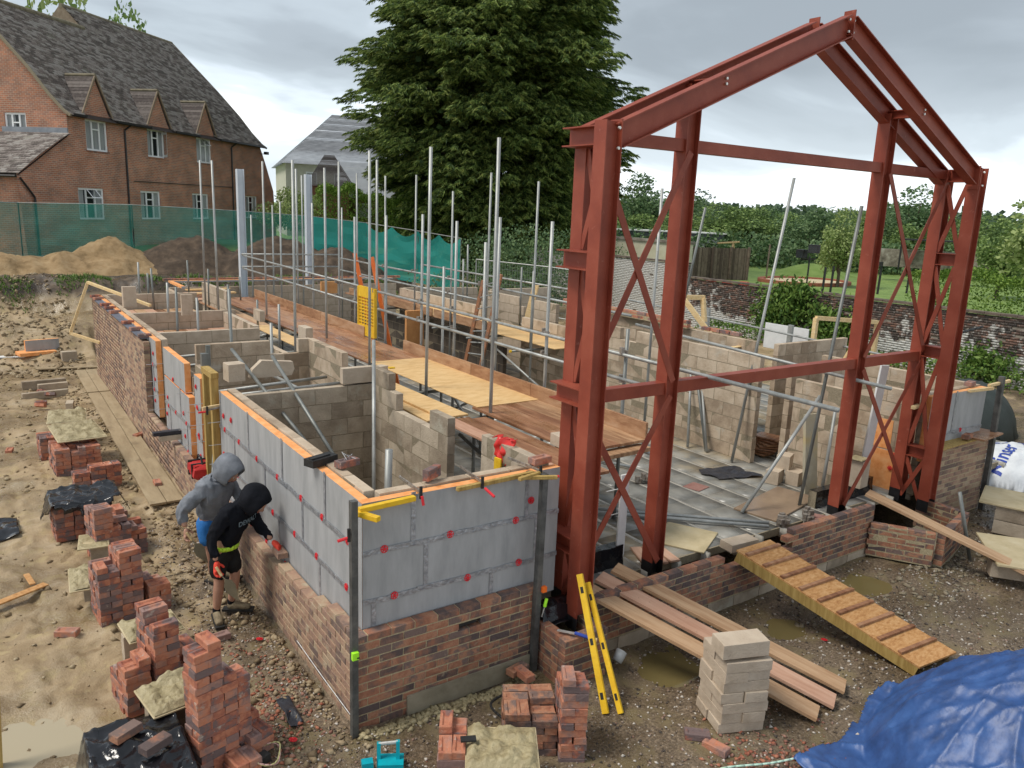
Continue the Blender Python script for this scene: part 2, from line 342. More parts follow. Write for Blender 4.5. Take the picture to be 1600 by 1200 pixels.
def ground_mat():
    mt=bpy.data.materials.new('wet_clay_ground'); mt.use_nodes=True; t=mt.node_tree; b=t.nodes['Principled BSDF']; n=t.nodes.new; l=t.links.new
    geo=n('ShaderNodeNewGeometry'); pos=geo.outputs['Position']
    def nse(s,d=6,r=.6,dist=0):
        q=n('ShaderNodeTexNoise'); q.inputs['Scale'].default_value=s; q.inputs['Detail'].default_value=d; q.inputs['Roughness'].default_value=r; q.inputs['Distortion'].default_value=dist; l(pos,q.inputs[0]); return q.outputs[0]
    def ramp(f,cs):
        r=n('ShaderNodeValToRGB'); r.color_ramp.elements[0].position=cs[0][0]; r.color_ramp.elements[0].color=(*cs[0][1],1); r.color_ramp.elements[1].position=cs[-1][0]; r.color_ramp.elements[1].color=(*cs[-1][1],1)
        for p,c in cs[1:-1]: q=r.color_ramp.elements.new(p); q.color=(*c,1)
        l(f,r.inputs[0]); return r.outputs[0]
    def mix(f,a,c,bl='MIX'):
        m_=n('ShaderNodeMixRGB'); m_.blend_type=bl
        if isinstance(f,float): m_.inputs[0].default_value=f
        else: l(f,m_.inputs[0])
        l(a,m_.inputs[1]) if not isinstance(a,tuple) else setattr(m_.inputs[1],'default_value',(*a,1))
        l(c,m_.inputs[2]) if not isinstance(c,tuple) else setattr(m_.inputs[2],'default_value',(*c,1)); return m_.outputs[0]
    def mr(f,a,b_,c=0.,d=1.):
        q=n('ShaderNodeMapRange'); q.inputs[1].default_value=a;q.inputs[2].default_value=b_;q.inputs[3].default_value=c;q.inputs[4].default_value=d; l(f,q.inputs[0]); return q.outputs[0]
    sx_=n('ShaderNodeSeparateXYZ'); l(pos,sx_.inputs[0])
    clay=ramp(nse(1.1,10,.70,.5),((.28,(.16,.105,.055)),(.40,(.28,.195,.105)),(.52,(.40,.295,.175)),(.7,(.53,.43,.29))))
    clay=mix(mr(nse(5,6),.52,.66),clay,(.42,.32,.17))
    grav=ramp(nse(38,5,.7),((.3,(.065,.045,.03)),(.5,(.17,.125,.08)),(.62,(.29,.215,.145)),(.74,(.50,.44,.36))))
    grav=mix(mr(nse(2.2,5),.5,.62),grav,(.22,.17,.09))
    # gravelly near the front and right of the walls, clay to the left
    fx=mr(sx_.outputs[0],-1.1,-.3); fy=mr(sx_.outputs[1],7.,2.)
    mu=n('ShaderNodeMath'); mu.operation='MULTIPLY'; l(fx,mu.inputs[0]); l(fy,mu.inputs[1])
    ad_=n('ShaderNodeMath'); ad_.operation='ADD'; l(mu.outputs[0],ad_.inputs[0]); l(mr(nse(1.6,5),.3,.7,-.45,.45),ad_.inputs[1])
    base=mix(mr(ad_.outputs[0],.35,.65),clay,grav)
    # topsoil band on the bank
    bank=mr(sx_.outputs[2],1.25,1.5); base=mix(bank,base,ramp(nse(6),((.35,(.055,.04,.028)),(.65,(.14,.10,.065)))))
    # grass beyond the walls
    gr=ramp(nse(1.2,8,.7),((.3,(.10,.17,.035)),(.5,(.17,.26,.06)),(.7,(.24,.33,.09))))
    gx=mr(sx_.outputs[0],22.4,22.7); gy=mr(sx_.outputs[1],29.,31.)
    mxg=n('ShaderNodeMath'); mxg.operation='MAXIMUM'; l(gx,mxg.inputs[0]); l(gy,mxg.inputs[1])
    base=mix(mxg.outputs[0],base,gr)
    wet=mr(nse(.8,7,.62,.3),.44,.56)
    inv=n('ShaderNodeMath'); inv.operation='SUBTRACT'; inv.inputs[0].default_value=1; l(mxg.outputs[0],inv.inputs[1])
    wm_=n('ShaderNodeMath'); wm_.operation='MULTIPLY'; l(wet,wm_.inputs[0]); l(inv.outputs[0],wm_.inputs[1])
    base=mix(wm_.outputs[0],base,mix(1.,base,(.74,.73,.70),'MULTIPLY'))
    l(base,b.inputs['Base Color']); l(mr(wm_.outputs[0],0,1,.80,.20),b.inputs['Roughness']); b.inputs['Specular IOR Level'].default_value=.5
    bu=n('ShaderNodeBump'); bu.inputs['Strength'].default_value=.8; bu.inputs['Distance'].default_value=.05
    l(mix(.5,mix(.5,nse(9,8,.75),nse(45,4,.7)),nse(3,6,.7)),bu.inputs['Height']); l(bu.outputs[0],b.inputs['Normal'])
    return mt
GM=ground_mat()
def axis(fine,segs):
    a=[]
    for x0,x1,st in segs: a+=list(np.arange(x0,x1,st))
    return a+[segs[-1][1]]
xs=axis(0,[(-2500,-200,400),(-200,-20,15),(-20,-4,.5),(-4,0,.035),(0,9,.06),(9,13,.12),(13,24,.4),(24,70,1.5),(70,200,12),(200,3000,300)])
ys=axis(0,[(-200,-12,20),(-12,-4,.6),(-4,7,.045),(7,24,.10),(24,70,1.2),(70,200,10),(200,4000,300)])
V=[];nx,ny=len(xs),len(ys)
for y in ys:
    for x in xs:
        z=Hs(x,y)
        if 0.25<x<9.3 and .1<y<19.3: z=min(z,-.12)
        V.append((x,y,z))
idx=np.arange(nx*ny).reshape(ny,nx)
F=np.stack([idx[:-1,:-1],idx[:-1,1:],idx[1:,1:],idx[1:,:-1]],-1).reshape(-1,4)
gme=npmesh('ground',np.array(V),F,GM,smooth=True)
go=link(bpy.data.objects.new('ground',gme)); tag(go,kind='structure')
# puddles: still shallow water in the hollows
wmat=bpy.data.materials.new('muddy_water'); wmat.use_nodes=True; wb=wmat.node_tree.nodes['Principled BSDF']
wb.inputs['Base Color'].default_value=(.17,.135,.055,1); wb.inputs['Roughness'].default_value=.04; wb.inputs['IOR'].default_value=1.33
pale_water=wmat.copy();pale_water.name='milky_water';pale_water.node_tree.nodes['Principled BSDF'].inputs['Base Color'].default_value=(.42,.36,.25,1);pale_water.node_tree.nodes['Principled BSDF'].inputs['Roughness'].default_value=.10
for i,(px,py,a,b) in enumerate(((3.0,-.55,.8,.6),(4.9,-.75,.65,.5),(6.6,-.6,.7,.5),(-2.45,1.25,.8,.8),(-2.3,.35,.5,.5))):
    g=G(); n_=28; z=Hs(px,py)+.034
    pts=[(px+a*math.cos(t)*(1+.22*noise.noise(Vector((math.cos(t)*1.7,math.sin(t)*1.7,i*3.1)))),py+b*math.sin(t)*(1+.22*noise.noise(Vector((math.cos(t)*1.7,math.sin(t)*1.7,i*3.1+9)))),z) for t in [2*math.pi*k/n_ for k in range(n_)]]
    g.add(pts,[tuple(range(n_))]); tag(g.obj('puddle',wmat if px>0 else pale_water),kind='structure')
# ---- rubble, gravel and clods: uncountable stones as one mesh ----
OCT=np.array([(1,0,0),(0,1,0),(-1,0,0),(0,-1,0),(0,0,1),(0,0,-1)],float);OCF=np.array([(0,1,4),(1,2,4),(2,3,4),(3,0,4),(1,0,5),(2,1,5),(3,2,5),(0,3,5)])
def stones(name,n,region,smin,smax,mat,dens=None,flat=.6,lift=.3,power=2.2):
    P=[];k=0
    while len(P)<n and k<n*20:
        k+=1; x,y=region()
        if -.06<x<11.2 and y>-.06 and not(x>9 and False): 
            if not (x>11.0): continue
        if 1.8<x<2.45 and y>-.5: continue
        if 7.2<x<9.1 and y>-.65: continue
        if 2.4<x<7.4 and y>-.2: continue
        if dens and random.random()>dens(x,y): continue
        s=smin+(smax-smin)*random.random()**power
        P.append((x,y,Hs(x,y)+s*lift*flat,s))
    P=np.array(P); m_=len(P)
    v=OCT[None]*(1+rng.uniform(-.45,.45,(m_,6,1)))*P[:,None,3:4]; v[...,2]*=flat
    a=rng.uniform(0,6.28,m_); c,s=np.cos(a)[:,None],np.sin(a)[:,None]; sq=rng.uniform(.5,1,(m_,1))
    X=v[...,0]; Y=v[...,1]*sq; Z=v[...,2]+X*rng.uniform(-.3,.3,(m_,1))
    v=np.stack([X*c-Y*s,X*s+Y*c,Z],-1)+P[:,None,:3]
    me=npmesh(name,v.reshape(-1,3),(OCF[None]+(np.arange(m_)*6)[:,None,None]).reshape(-1,3),mat)
    o=link(bpy.data.objects.new(name,me)); return tag(o,kind='stuff')
clod=M('clay_clod',[(.18,.13,.075),(.30,.22,.13),(.38,.30,.19)],5,.8,.5,30,var=.5)
gravel_m=M('gravel',[(.07,.055,.045),(.18,.14,.11),(.30,.24,.19),(.22,.12,.08),(.55,.50,.44)],5,.7,.3,30,var=.9)
brickbits=M('brick_rubble',[(.30,.10,.06),(.42,.17,.10),(.34,.20,.15),(.25,.11,.08)],8,.85,.3,30,var=.6)
stones('clay_clods',5200,lambda:(random.uniform(-4.2,0),random.uniform(-3,17)),.006,.06,clod,lambda x,y:(.15+.85*sm(-1.4,-.2,x)) if noise.noise(Vector((x*1.2,y*1.2,2)))>-.15 else .15,power=3)
stones('bank_clods',3500,lambda:(random.uniform(-6,3),random.uniform(16.5,23)),.01,.10,clod,power=3)
stones('gravel',16000,lambda:(random.uniform(.0,9.0),random.uniform(-4.2,0)),.004,.024,gravel_m,lambda x,y:.35 if noise.noise(Vector((x*1.1,y*1.1,7)))>.25 else 1,power=2.5)
stones('gravel_left',5000,lambda:(random.uniform(-1.5,0),random.uniform(-1.2,5.5)),.004,.022,gravel_m,lambda x,y:sm(-1.5,-.3,x),power=2.5)
stones('gravel_right',5000,lambda:(random.uniform(9,16),random.uniform(-4,1)),.006,.03,gravel_m,lambda x,y:1-.7*sm(11,12.5,x),power=2.5)
stones('brick_rubble',900,lambda:(random.gauss(-.55,.28),random.gauss(.75,.7)),.006,.035,brickbits,flat=.5)
stones('brick_rubble_front',420,lambda:(random.gauss(2.75,.3),random.gauss(-2.15,.22)),.008,.035,brickbits,flat=.5)
stones('mortar_droppings',900,lambda:(random.uniform(0,1.9),random.gauss(-.09,.06)),.01,.05,mortar_wet,flat=.5,power=2)
stones('mortar_droppings_left',900,lambda:(random.gauss(-.10,.07),random.uniform(0,9)),.008,.045,clod,flat=.5,power=2)
stones('rubble_right',500,lambda:(random.uniform(5,9.5),random.uniform(-1.5,-.5)),.015,.07,mortar_grey,flat=.35,power=3)
# grass strip on the bank crest
def blades(name,pts,h,mat,per=1,w=.012):
    V=[];F=[]
    for x,y,z in pts:
        for _ in range(per):
            a=random.uniform(0,6.28);l_=h*random.uniform(.5,1.2);dx,dy=math.cos(a)*w,math.sin(a)*w; bx,by=random.gauss(0,.35)*l_,random.gauss(0,.35)*l_
            k=len(V); V+=[(x-dx,y-dy,z),(x+dx,y+dy,z),(x+bx,y+by,z+l_)]; F.append((k,k+1,k+2))
    return tag(link(bpy.data.objects.new(name,npmesh(name,np.array(V),np.array(F),mat))),kind='stuff')
grassm=M('grass_blade',[(.06,.12,.02),(.12,.22,.04),(.20,.30,.07)],6,.6,0,var=.5)
pts=[]
for _ in range(2600):
    x=random.uniform(-8,11); y=random.gauss(22.1+.3*math.sin(x),.25)
    if noise.noise(Vector((x*.9,3,0)))>-.12: pts.append((x,y,Hs(x,y)-.02))
blades('bank_grass',pts,.13,grassm,3,.02)
# ---- spoil heaps ----
soil_brown=M('soil_brown',[(.17,.11,.05),(.30,.20,.10),(.38,.27,.15)],3,.95,.9,12,objc=False,detail=10)
soil_dark=M('soil_dark',[(.035,.025,.018),(.075,.052,.035),(.13,.09,.06)],3,.95,.9,12,objc=False,detail=10)
def heap(name,label,peaks,x0,x1,y0,y1,mat,st=.11,seed=0,amp=.35):
    X=np.arange(x0,x1,st);Y=np.arange(y0,y1,st);V=[]
    for y in Y:
        for x in X:
            h=0
            for px,py,rx,ry,ph in peaks:
                q=math.sqrt(((x-px)/rx)**2+((y-py)/ry)**2); h=max(h,ph*max(0,1-q**1.25))
            e_=min(1,h*2)
            r_=noise.ridged_multi_fractal(Vector((x*1.5+seed,y*1.5,seed)),.8,2.,4,.9,1.6)-.9
            V.append((x,y,Hbase(x,y)-.25+h+e_*(amp*.30*r_+amp*.4*fbm(x,y,.8,5,seed))))
    nx_,ny_=len(X),len(Y); ix=np.arange(nx_*ny_).reshape(ny_,nx_)
    F=np.stack([ix[:-1,:-1],ix[:-1,1:],ix[1:,1:],ix[1:,:-1]],-1).reshape(-1,4)
    o=link(bpy.data.objects.new(name,npmesh(name,np.array(V),F,mat))); return tag(o,label,'soil heap',kind=None)
heap('soil_heap','pale brown clay spoil heap along the excavated bank in front of the green netting fence',[(1.6,25.2,2.6,2.2,1.35),(-1.6,24.6,4.5,1.8,.85),(.2,24.4,2.2,1.5,.9)],-8,4.6,22.2,28,soil_brown,seed=4)
heap('soil_heap','dark topsoil spoil heap behind the far end of the new walls',[(4.4,25.3,3.2,2.2,1.5),(7.4,24.6,3.4,2.2,1.55),(9.6,23.6,3.4,2.0,1.25),(12.,22.6,2.6,1.6,.7)],1.6,15,21.4,28,soil_dark,seed=9)
# ================= BACKGROUND BUILDINGS =================
hbrick=bpy.data.materials.new('house_brick'); hbrick.use_nodes=True
def brick_shader(mt,c1,c2,mo,rot90=False,sp=None,coord='UV'):
    t=mt.node_tree;b=t.nodes['Principled BSDF'];n=t.nodes.new;l=t.links.new
    uv=n('ShaderNodeUVMap') if coord=='UV' else n('ShaderNodeTexCoord')
    br=n('ShaderNodeTexBrick'); br.inputs['Color1'].default_value=(*c1,1);br.inputs['Color2'].default_value=(*c2,1);br.inputs['Mortar'].default_value=(*mo,1)
    br.inputs['Scale'].default_value=1;br.inputs['Brick Width'].default_value=.225;br.inputs['Row Height'].default_value=.075;br.inputs['Mortar Size'].default_value=.007;br.inputs['Bias'].default_value=-.1
    l(uv.outputs[0],br.inputs[0])
    nn=n('ShaderNodeTexNoise');nn.inputs['Scale'].default_value=1.3;nn.inputs['Detail'].default_value=7;l(uv.outputs[0],nn.inputs[0])
    mp=n('ShaderNodeMapRange');mp.inputs[1].default_value=.35;mp.inputs[2].default_value=.7;mp.inputs[3].default_value=.75;mp.inputs[4].default_value=1.15;l(nn.outputs[0],mp.inputs[0])
    mm=n('ShaderNodeVectorMath');mm.operation='SCALE';l(br.outputs[0],mm.inputs[0]);l(mp.outputs[0],mm.inputs['Scale'])
    co_=mm.outputs[0]
    if sp:
        sn=n('ShaderNodeTexNoise');sn.inputs['Scale'].default_value=sp[1];sn.inputs['Detail'].default_value=9;sn.inputs['Roughness'].default_value=.75;l(uv.outputs[0],sn.inputs[0])
        sr=n('ShaderNodeMapRange');sr.inputs[1].default_value=sp[2];sr.inputs[2].default_value=sp[2]+.08;l(sn.outputs[0],sr.inputs[0])
        m2=n('ShaderNodeMixRGB');l(sr.outputs[0],m2.inputs[0]);l(co_,m2.inputs[1]);m2.inputs[2].default_value=(*sp[0],1);co_=m2.outputs[0]
    l(co_,b.inputs['Base Color']);b.inputs['Roughness'].default_value=.85
    bu=n('ShaderNodeBump');bu.inputs['Strength'].default_value=.5;bu.inputs['Distance'].default_value=.01;l(br.outputs['Fac'],bu.inputs['Height']);bu.invert=True;l(bu.outputs[0],b.inputs['Normal'])
brick_shader(hbrick,(.50,.20,.11),(.31,.16,.115),(.50,.42,.33))
hglass=M('window_glass',[(.03,.04,.045),(.06,.075,.08)],2,.08,0,spec=.8)
ht=hglass.node_tree;_b=ht.nodes['Principled BSDF'];_t=ht.nodes.new('ShaderNodeBsdfTransparent');_m=ht.nodes.new('ShaderNodeMixShader');_m.inputs[0].default_value=.38
ht.links.new(_t.outputs[0],_m.inputs[1]);ht.links.new(_b.outputs[0],_m.inputs[2]);ht.links.new(_m.outputs[0],ht.nodes['Material Output'].inputs[0])
room_dark=M('room_interior',[(.03,.03,.03),(.07,.065,.06)],2,.9,0)
curtain=M('curtain',[(.62,.64,.63),(.78,.80,.79)],3,.9,0,stretch=(9,9,.2))
upvc=M('upvc_frame',[(.84,.85,.85),(.88,.89,.89)],3,.4,0)
tile_m=M('clay_roof_tile',[(.12,.10,.09),(.21,.175,.155),(.28,.24,.215),(.36,.33,.30)],14,.85,.2,20,var=.55,spots=((.27,.26,.20),1.5,.62,.14))
lead=M('lead_flashing',[(.20,.22,.25),(.30,.32,.35)],5,.5,.1)
gutter=M('black_gutter',[(.015,.014,.014),(.03,.028,.027)],5,.4,0)
PH=R(45.5); HU=Vector((math.sin(PH),math.cos(PH),0)); HN=Vector((-HU.y,HU.x,0)); HP=Vector((2.49,32.81,0))
def hp(u,v,z): return HP+HU*u+HN*v+Vector((0,0,z))
def uvface(g_,quads,mat,name,parent,scale=1.0):
    """walls as polygons with metric UVs: quads = list of (pts, uvs)"""
    V=[];F=[];UV=[]
    for pts_,uvs in quads:
        k=len(V);V+=[tuple(p) for p in pts_];F.append(tuple(range(k,k+len(pts_))));UV+=uvs
    me=bpy.data.meshes.new(name);me.from_pydata(V,[],F);me.materials.append(mat)
    ul=me.uv_layers.new(name='UVMap')
    for i,lp in enumerate(me.loops): ul.data[i].uv=UV[lp.vertex_index]
    me.update();o=link(bpy.data.objects.new(name,me));setp(o,parent);return o
def wall_grid(parent,P,u0,u1,z0,z1,openings,mat,name='wall',v=0,depth=.12):
    """wall in the (u,z) plane with real openings; P(u,v,z)->world"""
    us=sorted({u0,u1,*[o[0] for o in openings],*[o[1] for o in openings]});zs=sorted({z0,z1,*[o[2] for o in openings],*[o[3] for o in openings]})
    q=[]
    for a,b in zip(us[:-1],us[1:]):
        for c,d in zip(zs[:-1],zs[1:]):
            mu_,mz_=(a+b)/2,(c+d)/2
            if any(o[0]<mu_<o[1] and o[2]<mz_<o[3] for o in openings): continue
            q.append(([P(a,v,c),P(b,v,c),P(b,v,d),P(a,v,d)],[(a,c),(b,c),(b,d),(a,d)]))
    for a,b,c,d in openings:
        for (x0,y0),(x1,y1) in (((a,c),(b,c)),((b,c),(b,d)),((b,d),(a,d)),((a,d),(a,c))):
            q.append(([P(x0,v,y0),P(x1,v,y1),P(x1,v+depth,y1),P(x0,v+depth,y0)],[(x0+y0,0),(x1+y1,0),(x1+y1,depth),(x0+y0,depth)]))
    return uvface(None,q,mat,name,parent)
def window(parent,P,a,b,c,d,cols,opened=None,curt=.6,transom=None):
    f=G(); w=.075
    def bar(u0,z0,u1,z1,dd=.06,v=.05): 
        p=[P(u,vv,z) for vv in(v,v+dd) for z in(z0,z1) for u in(u0,u1)]
        f.add(p,[(0,1,3,2),(4,6,7,5),(0,4,5,1),(2,3,7,6),(0,2,6,4),(1,5,7,3)])
    bar(a,c,b,c+w);bar(a,d-w,b,d);bar(a,c+w,a+w,d-w);bar(b-w,c+w,b,d-w)
    n=cols; W_=(b-a)/n
    for i in range(1,n): bar(a+W_*i-.035,c+w,a+W_*i+.035,d-w)
    if transom is not None: bar(a+W_*transom+.035,c+(d-c)*.68,a+W_*(transom+1)-.035,c+(d-c)*.68+.05)
    wf=f.obj('window',upvc,parent)
    g=G(); g.add([P(a-.1,.45,c-.1),P(b+.1,.45,c-.1),P(b+.1,.45,d+.1),P(a-.1,.45,d+.1),P(a-.1,.12,c-.1),P(b+.1,.12,c-.1),P(b+.1,.12,d+.1),P(a-.1,.12,d+.1)],[(0,1,2,3),(0,1,5,4),(2,3,7,6),(0,3,7,4),(1,2,6,5)]); g.obj('room_back',room_dark,wf)
    g=G(); g.add([P(a+w,.085,c+w),P(b-w,.085,c+w),P(b-w,.085,d-w),P(a+w,.085,d-w)],[(0,1,2,3)]); g.obj('pane',hglass,wf)
    if curt:
        g=G(); 
        for u0,u1 in ((a+w,a+w+(b-a)*curt/2),(b-w-(b-a)*curt/2,b-w)):
            k=10;vs=[]
            for i in range(k+1): 
                u=u0+(u1-u0)*i/k; vs+=[P(u,.12+.02*(i%2),c+w),P(u,.12+.02*(i%2),d-w)]
            g.add(vs,[(2*i,2*i+2,2*i+3,2*i+1) for i in range(k)])
        g.obj('curtain',curtain,wf)
    if opened:
        g=G(); u0,u1,z0,z1,mode=opened
        if mode=='top': pts_=[P(u0,0.04,z1),P(u1,0.04,z1),P(u1,-.28,z0+.06),P(u0,-.28,z0+.06)]
        else: pts_=[P(u1,0.04,z0),P(u1,.04,z1),P(u1-.28,-.35,z1),P(u1-.28,-.35,z0)]
        c_=sum(pts_,Vector())/4; inn=[c_+(p-c_)*.8 for p in pts_]
        off_=Vector((0,0,.0)); 
        g.add(pts_+inn,[(0,1,5,4),(1,2,6,5),(2,3,7,6),(3,0,4,7)]); s_=g.obj('open_sash',upvc,wf)
        g=G().add(inn,[(0,1,2,3)]); g.obj('pane',hglass,s_)
    g=G(); p=[P(u,v,z) for v in(-.03,.05) for z in(c-.05,c) for u in(a-.04,b+.04)]; g.add(p,[(0,1,3,2),(4,6,7,5),(0,4,5,1),(2,3,7,6),(0,2,6,4),(1,5,7,3)]); g.obj('sill',brick_site,wf)
house=thing('brick_house','long two-storey red brick house with steep brown tiled roof and three small gabled dormers','house',HP)
wins=[(-.61,.69,6.18,7.42),(3.37,4.63,6.2,7.45),(7.26,8.6,6.2,7.42),(-1.3,.22,3.36,4.64),(2.65,4.1,3.36,4.64),(6.7,8.15,3.36,4.64),(11.9,13.2,3.40,4.66)]
wall_grid(house,hp,-1.62,13.65,1.9,7.66,wins,hbrick)
for i,wd in enumerate(wins):
    op=None
    if i==3: op=(wd[0]+.5,wd[1]-.45,wd[3]-.45,wd[3]-.03,'top')
    if i==2: op=(wd[0]+.45,wd[1]-.42,wd[3]-.4,wd[3]-.03,'top')
    if i==1: op=(wd[0]+.42,wd[1]-.03,wd[2]+.05,wd[3]-.05,'side')
    window(house,hp,*wd,3,op,.92 if i in(0,2) else .45,1)
# buttressed far end and end wall
uvface(None,[([hp(13.65,0,1.9),hp(15.5,0,1.9),hp(15.2,0,5.0),hp(14.3,0,6.6),hp(13.65,0,7.6)],[(13.65,1.9),(15.5,1.9),(15.2,5.),(14.3,6.6),(13.65,7.6)]),
  ([hp(15.5,0,1.9),hp(15.5,8,1.9),hp(15.2,8,5.),hp(15.2,0,5.)],[(0,1.9),(8,1.9),(8,5),(0,5)])],hbrick,'end_wall',house)
# roof profile (v, z) with swept eaves
prof=[(-.32,7.45),(0,7.66),(.6,8.25),(1.4,9.2),(2.7,10.52),(4.3,12.05),(5.5,13.2)]
def pz(v):
    for (a,c),(b,d) in zip(prof[:-1],prof[1:]):
        if v<=b: return c+(d-c)*(v-a)/(b-a)
    return prof[-1][1]
def roof_tiles(parent,P,u0,u1,prof_,gauge=.14,tw=.27,name='roof',mat=tile_m,clipf=None):
    # every tile its own slab, courses lapped like real tiling
    Ls=[0]
    for (a,c),(b,d) in zip(prof_[:-1],prof_[1:]): Ls.append(Ls[-1]+math.hypot(b-a,d-c))
    def at(s):
        for i in range(len(Ls)-1):
            if s<=Ls[i+1]+1e-6:
                t=(s-Ls[i])/(Ls[i+1]-Ls[i]); (a,c),(b,d)=prof_[i],prof_[i+1]; return a+(b-a)*t,c+(d-c)*t
        return prof_[-1]
    V=[];F=[];rows=int(Ls[-1]/gauge)
    for r_ in range(rows):
        s0=r_*gauge;s1=min(Ls[-1],s0+gauge*1.25);v0,z0=at(s0);v1,z1=at(s1)
        ln=math.hypot(v1-v0,z1-z0);nv,nz_=-(z1-z0)/ln,(v1-v0)/ln
        u=u0-(tw/2 if r_%2 else 0)
        while u<u1:
            a=max(u,u0)+.004;b=min(u+tw,u1)-.004
            if b-a>.03 and not(clipf and clipf((a+b)/2,v0,z0)):
                l_=random.uniform(.028,.042);h1=.006
                k=len(V)
                for (vv,zz2,hh) in ((v0,z0,0),(v0,z0,l_),(v1,z1,h1)):
                    V+=[P(a,vv+nv*hh,zz2+nz_*hh),P(b,vv+nv*hh,zz2+nz_*hh)]
                F+=[(k,k+1,k+3,k+2),(k+2,k+3,k+5,k+4)]
            u+=tw
    me=npmesh(name,np.array([tuple(p) for p in V]),np.array(F),mat)
    o=link(bpy.data.objects.new(name,me));setp(o,parent);return tag(o,kind='stuff')
DM=[(0.05,9.15),(4.18,9.15),(8.07,9.15)]
def clipd(u,v,z):
    if u<5.15 and v>4.28: return True
    for du,dz in DM:
        if v<1.5 and abs(u-du)<(9.1-pz(v))*.54-.02: return True
    return False
rf=roof_tiles(house,hp,-1.75,13.9,prof,clipf=clipd)
g=G()
for (a,c),(b,d) in zip(prof[:-1],prof[1:]):
    ul=-1.7 if b<=4.4 else 5.2
    if b>4.4: g.add([hp(ul,11-a,c-.05),hp(13.85,11-a,c-.05),hp(13.85,11-b,d-.05),hp(ul,11-b,d-.05)],[(0,1,2,3)])
    g.add([hp(ul,a,c-.05),hp(13.85,a,c-.05),hp(13.85,b,d-.05),hp(ul,b,d-.05)],[(0,1,2,3)])
    if b<=4.4: g.add([hp(-1.7,11-a,c-.05),hp(13.85,11-a,c-.05),hp(13.85,11-b,d-.05),hp(-1.7,11-b,d-.05)],[(0,1,2,3)])
g.add([hp(-1.7,4.3,12.0),hp(5.2,4.3,12.0),hp(5.2,7.7,11.6),hp(-1.7,7.7,11.6)],[(0,1,2,3)])
g.obj('roof_deck',M('roof_shade',[(.05,.04,.035),(.08,.06,.05)],5,.9,0),house)
g=G()
for k in range(29):
    a=5.15+k*.3; g.tube(hp(a,5.5,13.16),hp(a+.29,5.5,13.17),.11,8)
g.obj('ridge_tiles',M('ridge_tile',[(.14,.12,.08),(.22,.19,.13),(.28,.25,.17)],4,.9,.3),house);g=G()
for k in range(23):
    a=-1.75+k*.3; g.tube(hp(a,4.34,12.12),hp(a+.29,4.34,12.13),.11,8)
g.obj('ridge_tiles',M('ridge_tile',[(.14,.12,.08),(.22,.19,.13),(.28,.25,.17)],4,.9,.3),house)
# small gablet breaking the ridge line
g=G();g.add([hp(5.16,4.3,12.0),hp(5.16,6.7,12.0),hp(5.16,5.5,13.25)],[(0,1,2)]);g.obj('gablet',MAT['house_tile_hung'] if 'house_tile_hung' in MAT else M('house_tile_hung',[(.20,.15,.10),(.30,.24,.17)],5,.9,.4),house)
# gable wall facing left with window
gl=[(-2.9,-1.88,6.24,7.5)]
def gp(v_,d_,z): return hp(-1.62+d_,v_,z)   # v along the gable
def gpn(u,v,z): return gp(-u,v,z)
wall_grid(house,gpn,-5.5,0.0,1.9,7.6,gl,hbrick,'gable_wall'); window(house,gpn,*gl[0],3,None,.7,1)
uvface(None,[([gp(-.0,0,7.6),gp(5.5,0,7.6),gp(5.5,0,11.95),gp(4.3,0,12.0),gp(2.7,0,10.47),gp(1.4,0,9.15),gp(.6,0,8.2)],[(0,7.6),(5.5,7.6),(5.5,11.95),(4.3,12.0),(2.7,10.47),(1.4,9.15),(.6,8.2)]),
 ([gp(5.5,0,1.9),gp(11,0,1.9),gp(11,0,7.6),gp(10.4,0,8.2),gp(9.6,0,9.2),gp(8.3,0,10.8),gp(7,0,11.9),gp(5.5,0,12.1)],[(5.5,1.9),(11,1.9),(11,7.6),(10.4,8.2),(9.6,9.2),(8.3,10.8),(7,11.9),(5.5,12.1)])],hbrick,'gable_top',house)
# verge edging
g=G()
for U in(-1.77,13.92):
    for (a,c),(b,d) in zip(prof[:-1],prof[1:]):
        if U>0 or b<4.4: g.beam(hp(U,a,c-.03),hp(U,b,d-.03),.09,.10)
    g.obj('verge',mortar_grey,house);g=G()
# dormers
for du,dz in DM:
    hw=.84; v0=-.02; zb=7.55
    uvface(None,[([hp(du-hw,v0,zb),hp(du+hw,v0,zb),hp(du,v0,dz)],[(du-hw,zb),(du+hw,zb),(du,dz)])],hbrick,'dormer_wall',house)
    vr=1.3
    for s_ in(-1,1):
        g=G()
        for k in range(12):
            t0=k/12;t1=(k+1)/12+.02
            def ppt(t,ff): 
                u=du+s_*(hw+.08)*(1-t);z=zb+.02+(dz-zb+.04)*t
                vb=min(vr,max(0,(0 if z<7.66 else next((a+(b-a)*(z-c)/(d-c) for (a,c),(b,d) in zip(prof[:-1],prof[1:]) if z<=d),vr))))
                return hp(u,-.10 if ff else vb,z+.03)
            g.add([ppt(t0,1),ppt(t0,0),ppt(t1,0)-Vector((0,0,.03)),ppt(t1,1)-Vector((0,0,.03))],[(0,1,2,3)])
        g.obj('dormer_roof',M('dormer_tile',[(.07,.055,.05),(.12,.10,.09),(.17,.145,.13)],9,.85,.2,20,var=.5),house)
    g=G(); g.tube(hp(du,-.12,dz+.07),hp(du,1.28,dz+.07),.07,6); g.obj('dormer_ridge',MAT['ridge_tile'],house)
    g=G(); 
    for s_ in(-1,1): g.beam(hp(du+s_*(hw+.08),-.11,zb+.03),hp(du,-.11,dz+.06),.05,.07)
    g.obj('dormer_verge',MAT['house_tile_hung'],house)
g=G()
segs=[(-1.6,-.9),(.95,3.25),(5.1,7.15),(9.0,13.7)]
for a,b in segs: g.beam(hp(a,-.34,7.47),hp(b,-.34,7.47),.10,.09)
